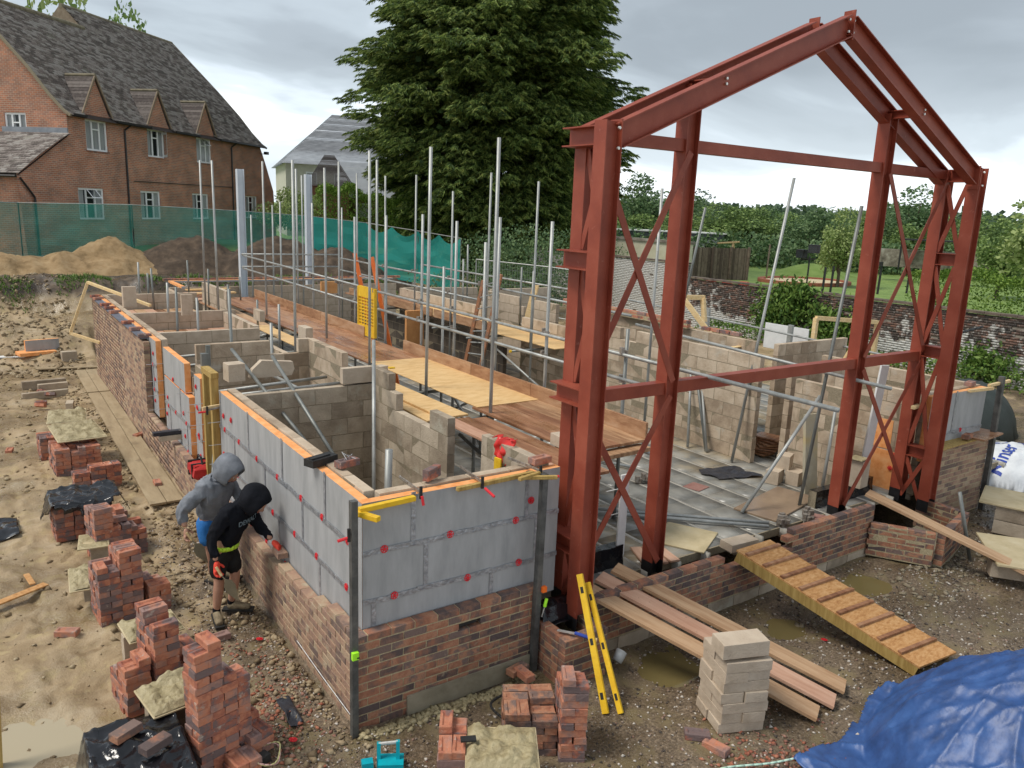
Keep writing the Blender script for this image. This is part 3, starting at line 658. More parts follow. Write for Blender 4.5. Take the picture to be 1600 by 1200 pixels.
g.obj('gutter',gutter,house)
for u in(1.86,9.9+.7):
    g=G(); g.tube(hp(u,-.34,7.45),hp(u-.1,-.06,7.2),.04,6); g.tube(hp(u-.1,-.06,7.2),hp(u-.1,-.06,1.9),.04,6); g.obj('downpipe',gutter,house)
g=G(); g.beam(hp(2.2,-.04,5.05),hp(10.6,-.04,5.08),.03,.03); g.obj('cable',gutter,house)
# lean-to porch roof on the gable
def lp(u,v,z): return hp(u,v,z)
lprof=[(-4.5,5.05),(-3.4,5.8),(-1.66,6.78)]
def P2(a,vv,zz2): return hp(vv,a,zz2)
roof_tiles(house,lambda a,vv,zz2: hp(vv,a,zz2),-.2,5.,lprof,name='porch_roof')
g=G(); g.add([hp(-4.4,-.1,5.0),hp(-4.4,5,5.0),hp(-1.6,5,6.72),hp(-1.6,-.1,6.72)],[(0,1,2,3)]); g.obj('porch_deck',MAT['roof_shade'],house)
uvface(None,[([hp(-4.2,0,1.9),hp(-1.62,0,1.9),hp(-1.62,0,6.75),hp(-3.4,0,5.75),hp(-4.4,0,5.05)],[(-4.2,1.9),(-1.62,1.9),(-1.62,6.75),(-3.4,5.75),(-4.4,5.05)]),
 ([hp(-4.2,0,1.9),hp(-4.2,5,1.9),hp(-4.2,5,5.1),hp(-4.2,0,5.1)],[(0,1.9),(5,1.9),(5,5.1),(0,5.1)])],hbrick,'porch_wall',house)
g=G(); g.beam(hp(-1.64,-.02,6.85),hp(-1.64,3,6.85),.06,.2); g.obj('flashing',lead,house)
g=G(); g.tube(hp(-4.5,-.05,4.95),hp(-4.5,5,4.95),.05,6); g.tube(hp(-4.35,-.1,4.9),hp(-3.7,-.08,4.2),.04,6); g.tube(hp(-3.7,-.08,4.2),hp(-3.7,-.08,1.9),.04,6); g.obj('porch_gutter',gutter,house)
g=G(); g.box(hp(13.9,-.3,7.15),(.25,.2,.16),PH); g.tube(hp(13.7,0,7.1),hp(13.9,-.3,7.1),.02,6); g.obj('security_light',gutter,house)
# slate roofed buildings between the house and the conifer
slate=M('slate_roof',[(.17,.175,.19),(.24,.25,.27),(.31,.32,.34)],2,.5,.2,20,stretch=(1,1,4))
slate_l=M('slate_roof_wet',[(.38,.41,.45),(.50,.53,.57)],3,.35,.1)
render_m=M('cream_render',[(.55,.53,.45),(.66,.64,.55)],3,.9,.1)
def ray_at(x,y,d):
    v=rt*((x-800)/1228.5)-upv*((y-600)/1228.5)+fw
    return CAM+v*d
def simple_house(name,label,c,ang,L_,D_,ze,zr,z0,wm_,rm,hip=0,wins_=()):
    t=thing(name,label,'house',(c[0],c[1],z0)); Rm=Matrix.Rotation(ang,3,'Z')
    P=lambda u,v,z: Vector((c[0],c[1],0))+Rm@Vector((u,v,0))+Vector((0,0,z))
    g=G(); g.add([P(0,0,z0),P(L_,0,z0),P(L_,D_,z0),P(0,D_,z0),P(0,0,ze),P(L_,0,ze),P(L_,D_,ze),P(0,D_,ze)],[(0,1,5,4),(1,2,6,5),(2,3,7,6),(3,0,4,7)])
    if not hip: g.add([P(0,0,ze),P(0,D_,ze),P(0,D_/2,zr),P(L_,0,ze),P(L_,D_,ze),P(L_,D_/2,zr)],[(0,2,1),(3,4,5)])
    g.obj('wall',wm_,t)
    g=G(); o_=.35; h_=hip
    n_=44
    a0,a1,b0,b1=P(-o_,-o_,ze-.1),P(L_+o_,-o_,ze-.1),P(h_,D_/2,zr),P(L_-h_,D_/2,zr); c0,c1=P(-o_,D_+o_,ze-.1),P(L_+o_,D_+o_,ze-.1)
    for k in range(n_):
        t0,t1=k/n_,(k+1)/n_; up_=Vector((0,0,.018))
        g.add([a0.lerp(b0,t0)+up_,a1.lerp(b1,t0)+up_,a1.lerp(b1,t1),a0.lerp(b0,t1)],[(0,1,2,3)])
        g.add([c0.lerp(b0,t0)+up_,c1.lerp(b1,t0)+up_,c1.lerp(b1,t1),c0.lerp(b0,t1)],[(0,1,2,3)])
        g.add([a0.lerp(b0,t0)+up_,a0.lerp(b0,t1),c0.lerp(b0,t1),c0.lerp(b0,t0)+up_],[(0,1,2,3)])
        g.add([a1.lerp(b1,t0)+up_,a1.lerp(b1,t1),c1.lerp(b1,t1),c1.lerp(b1,t0)+up_],[(0,1,2,3)])
    g.obj('roof',rm,t)
    for (a,b,cc,d) in wins_:
        g=G(); g.add([P(a,-.03,cc),P(b,-.03,cc),P(b,-.03,d),P(a,-.03,d)],[(0,1,2,3)]); w_=g.obj('window',upvc,t)
        g=G(); g.add([P(a+.08,-.05,cc+.08),P(b-.08,-.05,cc+.08),P(b-.08,-.05,d-.08),P(a+.08,-.05,d-.08)],[(0,1,2,3)]); g.obj('pane',hglass,w_)
    return t
simple_house('hipped_house','cream house with large grey slate hipped roof left of the conifer',(17.0,52),R(-14),16,10,7.2,11.2,2,render_m,slate,4,((1.4,2.2,5.6,6.6),(3.4,4.2,5.6,6.6)))
simple_house('slate_house','low brown house with pale wet slate roof in front of the hipped one',(17.2,42.5),R(-22),9,6,4.9,7.2,2,M('brown_brick',[(.15,.08,.06),(.24,.13,.09)],4,.9,.2),slate_l,0,((1,2,3.6,4.5),))
simple_house('brick_extension','small red brick extension with dark tiled hipped roof beside the hedge',(14.9,41.2),R(-20),2.2,3,5.5,7.3,2,hbrick if False else M('red_brick_plain',[(.22,.09,.06),(.34,.15,.10)],6,.9,.3),M('dark_tile',[(.05,.045,.045),(.09,.08,.08)],5,.8,.2),.8)
# ================= FOLIAGE =================
def foliage_mat(name,cols,var=.8):
    m_=M(name,cols,1.5,.6,0,var=var,objc=False,detail=4,spec=.3); t=m_.node_tree; b=t.nodes['Principled BSDF']
    b.inputs['Subsurface Weight'].default_value=0
    tr=t.nodes.new('ShaderNodeBsdfTranslucent'); mxs=t.nodes.new('ShaderNodeMixShader'); mxs.inputs[0].default_value=.25
    src=b.inputs['Base Color'].links[0].from_socket; t.links.new(src,tr.inputs[0]); o_=t.nodes['Material Output']
    t.links.new(b.outputs[0],mxs.inputs[1]);t.links.new(tr.outputs[0],mxs.inputs[2]);t.links.new(mxs.outputs[0],o_.inputs[0]); return m_
conif=foliage_mat('conifer_foliage',[(.035,.07,.020),(.085,.15,.038),(.16,.24,.058),(.26,.34,.085)],.7)
leaf=foliage_mat('broadleaf',[(.09,.15,.045),(.17,.26,.075),(.27,.37,.12)],.7)
leaf_d=foliage_mat('broadleaf_dark',[(.075,.14,.06),(.13,.215,.09),(.20,.29,.13)],.7)
leaf_y=foliage_mat('broadleaf_light',[(.17,.24,.07),(.27,.35,.11),(.36,.43,.17)],.7)
leaf_far=foliage_mat('distant_leaf',[(.055,.095,.055),(.09,.14,.08),(.13,.18,.10)],.7)
ivy_m=foliage_mat('climber_leaf',[(.05,.11,.02),(.11,.21,.035),(.20,.31,.07)],.8)
hedge_m=foliage_mat('hedge_leaf',[(.07,.14,.015),(.14,.24,.03),(.22,.33,.06)],.8)
bark=M('bark',[(.07,.055,.04),(.14,.11,.08)],5,.95,.8,15,stretch=(1,1,.3))
def leaves_mesh(name,C,S,mat,dirs=None,aspect=1.0,wid=.5):
    """leaf faces: C centres (n,3), S sizes (n)"""
    n=len(C)
    if dirs is None: dirs=rng.normal(size=(n,3))
    d=dirs/np.linalg.norm(dirs,axis=1,keepdims=True)
    r=rng.normal(size=(n,3)); s=np.cross(d,r); s/=np.linalg.norm(s,axis=1,keepdims=True)+1e-9
    S=S[:,None]; a=d*S*aspect; b=s*S*wid
    V=np.stack([C-a*.5,C+b*.9,C+a*.5,C-b*.9],1).reshape(-1,3)
    F=(np.arange(n)*4)[:,None]+np.array([0,1,2,3])[None]
    return npmesh(name,V,F,mat)
def crown_pts(n,c,r,nblob,seed,spread=.75,shell=.55,br=(.28,.5)):
    q=np.random.default_rng(seed); r=np.array(r,float)
    bc=q.normal(size=(nblob,3)); bc/=np.linalg.norm(bc,axis=1,keepdims=True); bc*= (q.random((nblob,1))**.4)*spread
    bs=q.uniform(br[0],br[1],nblob); w=bs**2; k=q.choice(nblob,n,p=w/w.sum())
    p=q.normal(size=(n,3)); p/=np.linalg.norm(p,axis=1,keepdims=True); p*=(shell+(1-shell)*q.random((n,1)))
    P=bc[k]+p*bs[k][:,None]*np.array([1,1,.8])
    return P*r+np.array(c),p
TREES={}
def tree_proto(kind,mat,seed,n=3600,h=1.0):
    """unit tree: height 1, crown radius ~.38"""
    C,p=crown_pts(n,(0,0,.60),(.40,.40,.42),26,seed)
    C[:,2]=np.maximum(C[:,2],.10)
    me=leaves_mesh('crown',C,rng.uniform(.018,.04,n),mat,None,1.0)
    g=G(); q=random.Random(seed); g.tube((0,0,0),(0,0,.3),.022,8,.016); tips=[]
    for k in range(9):
        a=q.uniform(0,6.28); b=Vector((math.cos(a)*q.uniform(.12,.28),math.sin(a)*q.uniform(.12,.28),q.uniform(.5,.85))); g.tube((0,0,q.uniform(.16,.3)),b,.012,5,.003)
    return me,g.mesh('trunk',bark)
def tree(kind,label,loc,H_,W_=1.0,group=None,cat='tree',name=None):
    if kind not in TREES:
        mats={'d':leaf_d,'m':leaf,'y':leaf_y,'f':leaf_far}; TREES[kind]=tree_proto(kind,mats[kind[0]],hash(kind[1:])%97 if False else int(kind[1:])*7+3,n=5200 if kind[0]!='f' else 3000)
    cme,tme=TREES[kind]; t=thing(name or 'broadleaf_tree',label,cat,loc,group)
    for nm,me in(('crown',cme),('trunk',tme)):
        o=link(bpy.data.objects.new(nm,me)); o.location=loc; o.scale=(H_*W_,H_*W_,H_); o.rotation_euler=(0,0,random.uniform(0,6.28)); setp(o,t)
    return t
# the big conifer: whorls of drooping sprays around a tapered trunk
conif_tip=foliage_mat('conifer_new_growth',[(.12,.17,.035),(.20,.25,.055),(.30,.34,.09)],.8)
def conifer(loc,H_,Rm):
    t=thing('conifer_tree','huge dark green conifer with drooping feathery branches behind the scaffolding','tree',loc)
    g=G(); L_=Vector(loc); g.tube(L_,L_+Vector((0,0,H_*.5)),.55,10,.30); g.tube(L_+Vector((0,0,H_*.5)),L_+Vector((0,0,H_*.98)),.30,8,.04)
    C=[];D=[];S=[];TP=[]; q=np.random.default_rng(5); nb=980
    for k in range(nb):
        f=(k/nb)**1.25; z=H_*(.05+.93*f)+q.normal()*.8
        rad=Rm*(1-f)**.78*q.choice([.72,.85,.95,1.02,1.16],p=[.2,.26,.28,.16,.10])*min(1,.46+f*2.3); a=k*2.39996+q.normal()*.25
        rad=max(rad,.6); da=np.array([math.cos(a),math.sin(a),0]); perp=np.array([-da[1],da[0],0]); rise=q.uniform(-.05,.42)
        if k%2==0: g.tube(L_+Vector((0,0,z)),L_+Vector((da[0]*rad*.8,da[1]*rad*.8,z+rise*rad*.8-.16*rad*.64)),.06,4,.012)
        ns=int(12+rad*5.5)
        # fans along the branch; each fan a drooping frond of small sprays
        for j in range(ns):
            tt=.30+.70*((j+q.random())/ns)**.8; sd_=(1 if j%2 else -1)*q.uniform(.1,1)*min(1.7,.36*rad)*(1.15-.75*tt)
            base=da*tt*rad+perp*sd_; bz=z+rise*tt*rad-.22*rad*tt**2-abs(sd_)*.22+q.normal()*.22
            fd=da*.9+perp*np.sign(sd_)*q.uniform(.05,.7); fd/=np.linalg.norm(fd); fl=q.uniform(.35,.95); m_=int(74*fl+8)
            u=q.random(m_); w=q.normal(size=m_)*.13*(1-u*.75)
            fp=np.cross(fd,[0,0,1.])
            cen=base[None]+np.outer(u*fl,fd)+np.outer(w,fp); zz3=bz+.22*u*fl-.50*(u*fl)**2-np.abs(w)*.55+q.normal(size=m_)*.022
            cen[:,2]=zz3; ok=zz3>.2
            dr=np.tile(fd,(m_,1))+np.outer(np.sign(w)*.7,fp)+q.normal(size=(m_,3))*.22; dr[:,2]-=.15+.55*u+.5*(np.abs(w)>.08)
            C.append(cen[ok]);D.append(dr[ok]);S.append((q.uniform(.085,.17,m_))[ok]);TP.append(((u>.72)&(q.random(m_)<.5)&(tt>.6))[ok])
    C=np.concatenate(C)+np.array(loc);D=np.concatenate(D);S=np.concatenate(S);TP=np.concatenate(TP)
    g.obj('trunk',bark,t)
    me=leaves_mesh('crown',C,S,conif,D,2.6,.20); me.materials.append(conif_tip); me.polygons.foreach_set('material_index',TP.astype(np.int32)) if len(me.polygons)==len(TP) else None
    o=link(bpy.data.objects.new('crown',me));setp(o,t)
    g=G(); n=16 # dense shaded inner foliage that keeps daylight from showing through
    P,_=crown_pts(26000,(0,0,0),(1,1,1),60,77,spread=.9); zz=(P[:,2]+1.2)/2.4; P=P*np.array([1,1,0])*(Rm*.72*np.clip(1-zz,0,1)**.6)[:,None]+np.stack([0*zz,0*zz,H_*(.05+.9*zz)],1)
    P[:,2]=np.maximum(P[:,2],.5); o=link(bpy.data.objects.new('inner_foliage',leaves_mesh('m',P+np.array(loc),q.uniform(.2,.45,len(P)),conif)));setp(o,t)
    return len(C)
NC=conifer((22.4,33.2,.8),34.,9.3)
print('conifer leaves',NC)
# overgrown foliage below the conifer
C,_=crown_pts(16000,(17.5,23.0,1.6),(5.4,2.0,2.2),40,8,spread=1.0); C[:,2]=np.maximum(C[:,2],.6)
o=link(bpy.data.objects.new('shrub_thicket',leaves_mesh('m',C,rng.uniform(.06,.14,len(C)),leaf_d)));tag(o,'dense dark shrubs growing under the conifer behind the mesh fencing','shrubs')
# hedge behind the netting, right of the house
def hedge(name,label,a,b,z0,z1,wd,n,mat,size=(.05,.12)):
    a=Vector(a);b=Vector(b); q=rng; t=q.random(n); X=a.x+(b.x-a.x)*t; Y=a.y+(b.y-a.y)*t
    d=(b-a).normalized(); w_=q.uniform(-1,1,n); hfac=1+.10*np.sin(t*9)+.06*np.sin(t*31)
    edge=q.random(n); zr=np.where(edge<.5,1-np.abs(q.normal(size=n))*.06,q.random(n)); ww=np.where(edge<.5,w_,np.sign(w_)*(1-np.abs(q.normal(size=n))*.12))
    P=np.stack([X-d.y*ww*wd/2,Y+d.x*ww*wd/2,z0+(z1-z0)*zr*hfac],1)+q.normal(size=(n,3))*.05
    o=link(bpy.data.objects.new(name,leaves_mesh(name,P,q.uniform(*size,n),mat)));tag(o,label,'hedge')
hedge('clipped_hedge','bright green hedge behind the turquoise netting right of the brick house',(13.2,35.8),(19.8,33.5),2.2,5.1,2.4,20000,hedge_m)
hedge('garden_hedge','clipped bright green hedge standing behind the old brick wall at the right',(24.5,-3),(24.5,8.9),1.3,2.9,1.6,26000,hedge_m,(.04,.09))
C,_=crown_pts(5200,(12.5,37.5,4.0),(1.9,1.5,1.7),14,12)
o=link(bpy.data.objects.new('flowering_shrub',leaves_mesh('m',C,rng.uniform(.07,.15,len(C)),leaf_y)));tag(o,'yellow-green shrub at the corner of the brick house','shrub')
# trees beyond the wall: positions (x px-free world), kind, height
TL=[]
def T(kind,label,az_deg,dist,H_,W_=1.0,z=None,group=None,name=None):
    a=R(az_deg); x,y=CAM.x+dist*math.sin(a),CAM.y+dist*math.cos(a); zz4=Hbase(x,y)-.1 if z is None else z
    return tree(kind,label,(x,y,zz4),H_,W_,group,name=name)
WOOD='woodland trees along the far side of the playing field'
wl='leafy broadleaf tree in the woodland edge beyond the playing field'
r9=random.Random(3)
for i in range(36):
    azd=37.5+i*1.0+r9.uniform(-.5,.5); dist=r9.uniform(60,72); k=r9.choice(['d1','d2','m1','m2','m3'])
    T(k,wl+', front row',azd,dist,r9.uniform(3.2,4.3),r9.uniform(1.3,1.8),group=WOOD)
for i in range(22):
    azd=39+i*1.5+r9.uniform(-.7,.7); dist=r9.uniform(84,110)
    T(r9.choice(['d3','d1','f1']),wl,azd,dist,r9.uniform(3.9,6.9),r9.uniform(1.2,1.7),group=WOOD+', back row')
T('d2','tall dark tree rising above the woodland just right of the conifer',43.2,66,6.4,1.15)
T('d3','round dark-crowned tree above the wooden fence, left of the second steel post',45.9,74,6.1,1.1)
T('y1','light green young tree standing alone on the playing field behind the floodlight',56.8,43,3.9,1.0)
T('y2','pale yellow-green airy tree at the right edge beyond the garden hedge',69.6,34,5.0,1.3)
T('m2','mid green rounded tree beside the pale one at the far right',66.0,43,3.6,1.2)
T('y3','light green bushy tree behind the hedge at the right edge of the picture',73.2,40,4.6,1.2)
T('y1','tall yellowish tree showing above the left end of the house ridge',6.0,66,17.6,.6,z=1)
T('m1','green treetop showing over the ridge of the brick house beside its gablet',9.4,72,17.2,.5,z=1)
# distant wood as one mass on the skyline
C=[]
for k in range(240):
    a=R(r9.uniform(30,80)); d=r9.uniform(240,420); x,y=CAM.x+d*math.sin(a),CAM.y+d*math.cos(a)
    C.append(np.clip(rng.normal(size=(130,3)),-1.4,1.4)*np.array([5,5,2.2])+np.array([x,y,3.5+r9.uniform(0,3)]))
C=np.concatenate(C); o=link(bpy.data.objects.new('distant_wood',leaves_mesh('m',C,rng.uniform(1.,2.6,len(C)),leaf_far)));tag(o,kind='stuff')
C=[]
for k in range(420):
    a=R(37+k*.092); d=r9.uniform(57,60); x,y=CAM.x+d*math.sin(a),CAM.y+d*math.cos(a)
    C.append(np.clip(rng.normal(size=(60,3)),-1.5,1.5)*np.array([1.0,1.0,.75])+np.array([x,y,1.6+r9.uniform(0,.9)]))
C=np.concatenate(C); o=link(bpy.data.objects.new('undergrowth',leaves_mesh('m',C,rng.uniform(.12,.32,len(C)),leaf_d)));tag(o,kind='stuff')
# ================= FENCES =================
netm=bpy.data.materials.new('green_debris_netting'); netm.use_nodes=True
t=netm.node_tree;b=t.nodes['Principled BSDF'];b.inputs['Base Color'].default_value=(.015,.22,.17,1);b.inputs['Roughness'].default_value=.6
tr=t.nodes.new('ShaderNodeBsdfTransparent');ms=t.nodes.new('ShaderNodeMixShader');L2=t.links.new
tcn=t.nodes.new('ShaderNodeNewGeometry');nn=t.nodes.new('ShaderNodeTexNoise');nn.inputs['Scale'].default_value=.5;nn.inputs['Detail'].default_value=3;L2(tcn.outputs['Position'],nn.inputs[0])
mr_=t.nodes.new('ShaderNodeMapRange');mr_.inputs[1].default_value=.35;mr_.inputs[2].default_value=.65;mr_.inputs[3].default_value=.42;mr_.inputs[4].default_value=.62;L2(nn.outputs[0],mr_.inputs[0]);L2(mr_.outputs[0],ms.inputs[0])
L2(tr.outputs[0],ms.inputs[1]);L2(b.outputs[0],ms.inputs[2]);L2(ms.outputs[0],t.nodes['Material Output'].inputs[0])
netd=netm.copy(); netd.name='green_netting_dense'
for nd in netd.node_tree.nodes:
    if nd.type=='MAP_RANGE': nd.inputs[3].default_value=.75; nd.inputs[4].default_value=.92
    if nd.type=='BSDF_PRINCIPLED': nd.inputs['Base Color'].default_value=(.012,.30,.25,1)
FP=[(-6.2,29.5,4.0),(-.75,28.4,4.0),(2.7,26.6,4.08),(6.2,25.2,4.0),(8.6,24.4,3.9),(10.6,23.6,3.72),(12.1,22.1,3.5),(13.3,20.9,3.3)]
for i,(p,q) in enumerate(zip(FP[:-1],FP[1:])):
    lb=['leftmost netted fence panel in front of the porch','netted fence panel below the open-sash ground floor window','netted fence panel in front of the second ground floor window','netted fence panel behind the dark soil heap','netted fence panel right of the house corner','netted fence panel with torn bright netting below the hedge','last netted fence panel beside the conifer'][i]
    t=thing('netted_fence_panel','green '+lb,'fence',(p[0],p[1],p[2]-2),'green netted fence panels')
    g=G(); a=Vector(p);b_=Vector(q); dn=Vector((0,0,-2.0))
    for c_ in(a,b_): g.tube(c_+dn,c_,.022,6)
    g.tube(a,b_,.02,6);g.tube(a+dn*.95,b_+dn*.95,.02,6); g.obj('frame',galv_dark,t)
    g=G(); n_=24; vs=[];sag=.12 if i<4 else .28
    rows=8
    for r_ in range(rows+1):
        for k in range(n_+1):
            tt=k/n_; c_=a.lerp(b_,tt); zz5=c_.z-.0-2.0*r_/rows-(sag*math.sin(math.pi*((tt*2)%1))*(1-r_/rows) if i>=5 else 0)
            wob=.05*noise.noise(Vector((c_.x*1.3,c_.y*1.3,r_*.5)));vs.append((c_.x+wob-.03,c_.y+wob-.03,zz5))
    g.add(vs,[(r_*(n_+1)+k,r_*(n_+1)+k+1,(r_+1)*(n_+1)+k+1,(r_+1)*(n_+1)+k) for r_ in range(rows) for k in range(n_)])
    g.obj('netting',netd if i>=4 else netm,t)
# open mesh fence right of the netting
wire=M('fence_wire',[(.22,.24,.24),(.32,.34,.34)],5,.5,0,metal=.4)
MP=[(13.6,20.2,2.55),(15.2,17.6,2.45),(16.0,15.2,2.35)]
for i,(p,q) in enumerate(zip(MP[:-1],MP[1:])):
    t=thing('mesh_fence_panel',['open steel mesh fence panel with tape scraps in front of the thicket','open steel mesh fence panel nearer the old painted brick wall'][i],'fence',(p[0],p[1],p[2]-1.9))
    a=Vector(p);b_=Vector(q);dn=Vector((0,0,-1.9)); g=G()
    for c_ in(a,b_): g.tube(c_+dn,c_,.022,6)
    g.tube(a,b_,.02,6);g.tube(a+dn*.95,b_+dn*.95,.02,6); g.obj('frame',galv,t)
    g=G()
    for k in range(1,30): c_=a.lerp(b_,k/30); g.tube(c_,c_+dn,.004,3,cap=False)
    for k in range(1,7): g.tube(a+dn*k/7,b_+dn*k/7,.004,3,cap=False)
    g.obj('mesh',wire,t)
# ================= OLD BOUNDARY WALL =================
old=bpy.data.materials.new('old_painted_brick'); old.use_nodes=True
def old_brick():
    t=old.node_tree;b=t.nodes['Principled BSDF'];n=t.nodes.new;l=t.links.new
    geo=n('ShaderNodeNewGeometry');sp=n('ShaderNodeSeparateXYZ');l(geo.outputs['Position'],sp.inputs[0])
    oi=n('ShaderNodeObjectInfo'); ad_=n('ShaderNodeMath');ad_.operation='ADD';l(oi.outputs['Random'],ad_.inputs[0]);l(geo.outputs['Random Per Island'],ad_.inputs[1]);fr=n('ShaderNodeMath');fr.operation='FRACT';l(ad_.outputs[0],fr.inputs[0])
    r=n('ShaderNodeValToRGB');e_=r.color_ramp.elements;e_[0].color=(.035,.03,.027,1);e_[1].color=(.20,.105,.075,1);q=e_.new(.6);q.color=(.085,.06,.05,1);l(fr.outputs[0],r.inputs[0])
    def ns(s,d=7,r_=.7):
        q=n('ShaderNodeTexNoise');q.inputs['Scale'].default_value=s;q.inputs['Detail'].default_value=d;q.inputs['Roughness'].default_value=r_;l(geo.outputs['Position'],q.inputs[0]);return q.outputs[0]
    def mr(f,a,b_,c=0.,d=1.):
        q=n('ShaderNodeMapRange');q.inputs[1].default_value=a;q.inputs[2].default_value=b_;q.inputs[3].default_value=c;q.inputs[4].default_value=d;l(f,q.inputs[0]);return q.outputs[0]
    def mth(op,a,b_):
        q=n('ShaderNodeMath');q.operation=op
        for i,x in enumerate((a,b_)):
            if isinstance(x,float): q.inputs[i].default_value=x
            else: l(x,q.inputs[i])
        return q.outputs[0]
    # flaking white paint: heaviest at the left stretch and low down
    yb=mr(sp.outputs[1],16.8,17.6,0.,.42); zb=mr(sp.outputs[2],.95,.65,0.,.28)
    f=mth('ADD',ns(3.2),mth('MAXIMUM',yb,zb)); f=mth('ADD',f,mth('MULTIPLY',mth('SUBTRACT',ns(.6,3),.5),.7)); pf=mr(f,.565,.64)
    top=mr(sp.outputs[2],1.70,1.80,1.,.0); topy=mr(sp.outputs[1],17.,18.,0.,1.); pf=mth('MULTIPLY',pf,mth('MAXIMUM',top,topy))
    pc=n('ShaderNodeMixRGB');l(ns(7),pc.inputs[0]);pc.inputs[1].default_value=(.42,.41,.38,1);pc.inputs[2].default_value=(.66,.66,.63,1)
    m2=n('ShaderNodeMixRGB');l(pf,m2.inputs[0]);l(r.outputs[0],m2.inputs[1]);l(pc.outputs[0],m2.inputs[2])
    gl=mr(ns(9),.53,.64,0.,.8);m3=n('ShaderNodeMixRGB');l(gl,m3.inputs[0]);l(m2.outputs[0],m3.inputs[1]);m3.inputs[2].default_value=(.34,.32,.28,1)
    l(m3.outputs[0],b.inputs['Base Color']);b.inputs['Roughness'].default_value=.9
    bu=n('ShaderNodeBump');bu.inputs['Strength'].default_value=.6;bu.inputs['Distance'].default_value=.02;l(ns(30),bu.inputs['Height']);l(bu.outputs[0],b.inputs['Normal'])
old_brick()
oldmort=M('old_mortar',[(.09,.075,.06),(.24,.21,.17),(.40,.38,.33)],3,.95,.6,20,objc=False)
cap_m=M('mossy_coping',[(.05,.04,.035),(.13,.10,.08),(.20,.17,.12)],3,.9,.6,10,objc=False)
BW=[((22.,-3.5),(22.,17.2),.0,2.0,'old red brick boundary wall with flaking white paint behind the site at the right'),
    ((22.,17.2),(22.,28.5),.3,2.55,'higher white-painted stretch of the old brick wall beside the conifer')]
for (a,b_,z0,z1,lb) in BW:
    t=thing('boundary_wall',lb,'wall',(a[0],a[1],z0))
    its=[]
    z=z0-.2
    row=0
    while z<z1-.07:
        s=-(.1125 if row%2 else 0); Ln=b_[1]-a[1]
        while s<Ln:
            s0=max(0,s);s1=min(Ln,s+.215)
            if s1-s0>.03: its.append(((a[0]+.05-random.uniform(0,.012)+(.03 if random.random()<.03 else 0),a[1]+(s0+s1)/2,z+.034),(.10,s1-s0,.066),0))
            s+=.225
        z+=.075;row+=1
    its.sort(key=lambda i:(Vector(i[0])-CAM).length)
    near=its[:300] if z1<2.3 else its[:300]
    # the 300 largest in the picture as single bricks
    me=boxes_mesh('brick',[((0,0,0),(.10,.215,.066),0)],old)
    for c_,sz,_ in near:
        o=place('brick',me,c_,0,t); o.scale=(1,sz[1]/.215,1)
    o=link(bpy.data.objects.new('far_bricks',boxes_mesh('far_bricks',its[300:],old)));setp(o,t);tag(o,kind='stuff')
    g=G();g.box((a[0]+.13,(a[1]+b_[1])/2,(z0-.3+z1)/2-.02),(.23,b_[1]-a[1],z1-z0+.25));g.obj('mortar_core',oldmort,t)
    y=a[1]
    while y<b_[1]:
        l_=min(.45,b_[1]-y); g=G();g.box((a[0]+.12+random.uniform(-.008,.008),y+l_/2,z1+.03+random.uniform(-.006,.006)),(.34,l_-.012,.07)); g.obj('coping_tile',cap_m,t); y+=.45
# ledge pipes / planting at the wall foot
hedge('foot_planting','low green shrubs growing at the foot of the old wall behind the mesh fence',(21.4,-1),(21.2,15.5),0.0,.5,.8,5000,ivy_m,(.05,.12))
C=[]
for (y0,z0,ry,rz,n_) in ((12.2,1.5,1.0,.75,2300),(12.7,.9,.8,.6,1100),(10.4,1.0,.9,.7,1500),(11.6,2.0,.5,.3,500),(9.6,.6,.7,.5,700),(5.2,.6,.8,.5,900)):
    p=rng.normal(size=(n_,3))*np.array([.16,ry*.5,rz*.5])+np.array([21.75,y0,z0]); C.append(p)
C=np.concatenate(C); C[:,0]=np.minimum(C[:,0],22.35)
dr=rng.normal(size=(len(C),3)); dr[:,2]-=.8
o=link(bpy.data.objects.new('climbing_plant',leaves_mesh('m',C,rng.uniform(.05,.12,len(C)),ivy_m,dr,2.0)));tag(o,'leafy green climber spilling over the old brick wall below the floodlight','climber')
# floodlight on its pole
t=thing('floodlight','twin black floodlight on a dark pole behind the old wall','floodlight',(22.6,12.0,1.2))
blk=M('black_metal',[(.012,.012,.013),(.03,.03,.032)],6,.4,0)
g=G();g.tube((22.6,12.0,1.0),(22.6,12.0,3.22),.03,8);g.obj('pole',blk,t)
g=G();g.beam((22.5,11.7,3.15),(22.6,12.35,3.1),.05,.05);g.obj('bracket',blk,t)
for (y,z,rz_) in ((11.78,3.50,.5),(12.28,3.30,-.2)):
    g=G();g.box((22.5,y,z),(.2,.38,.30),rz_);l_=g.obj('lamp_head',blk,t)
    g=G();g.box((22.39,y,z-.02),(.03,.30,.22),rz_);g.obj('lamp_glass',hglass,l_)
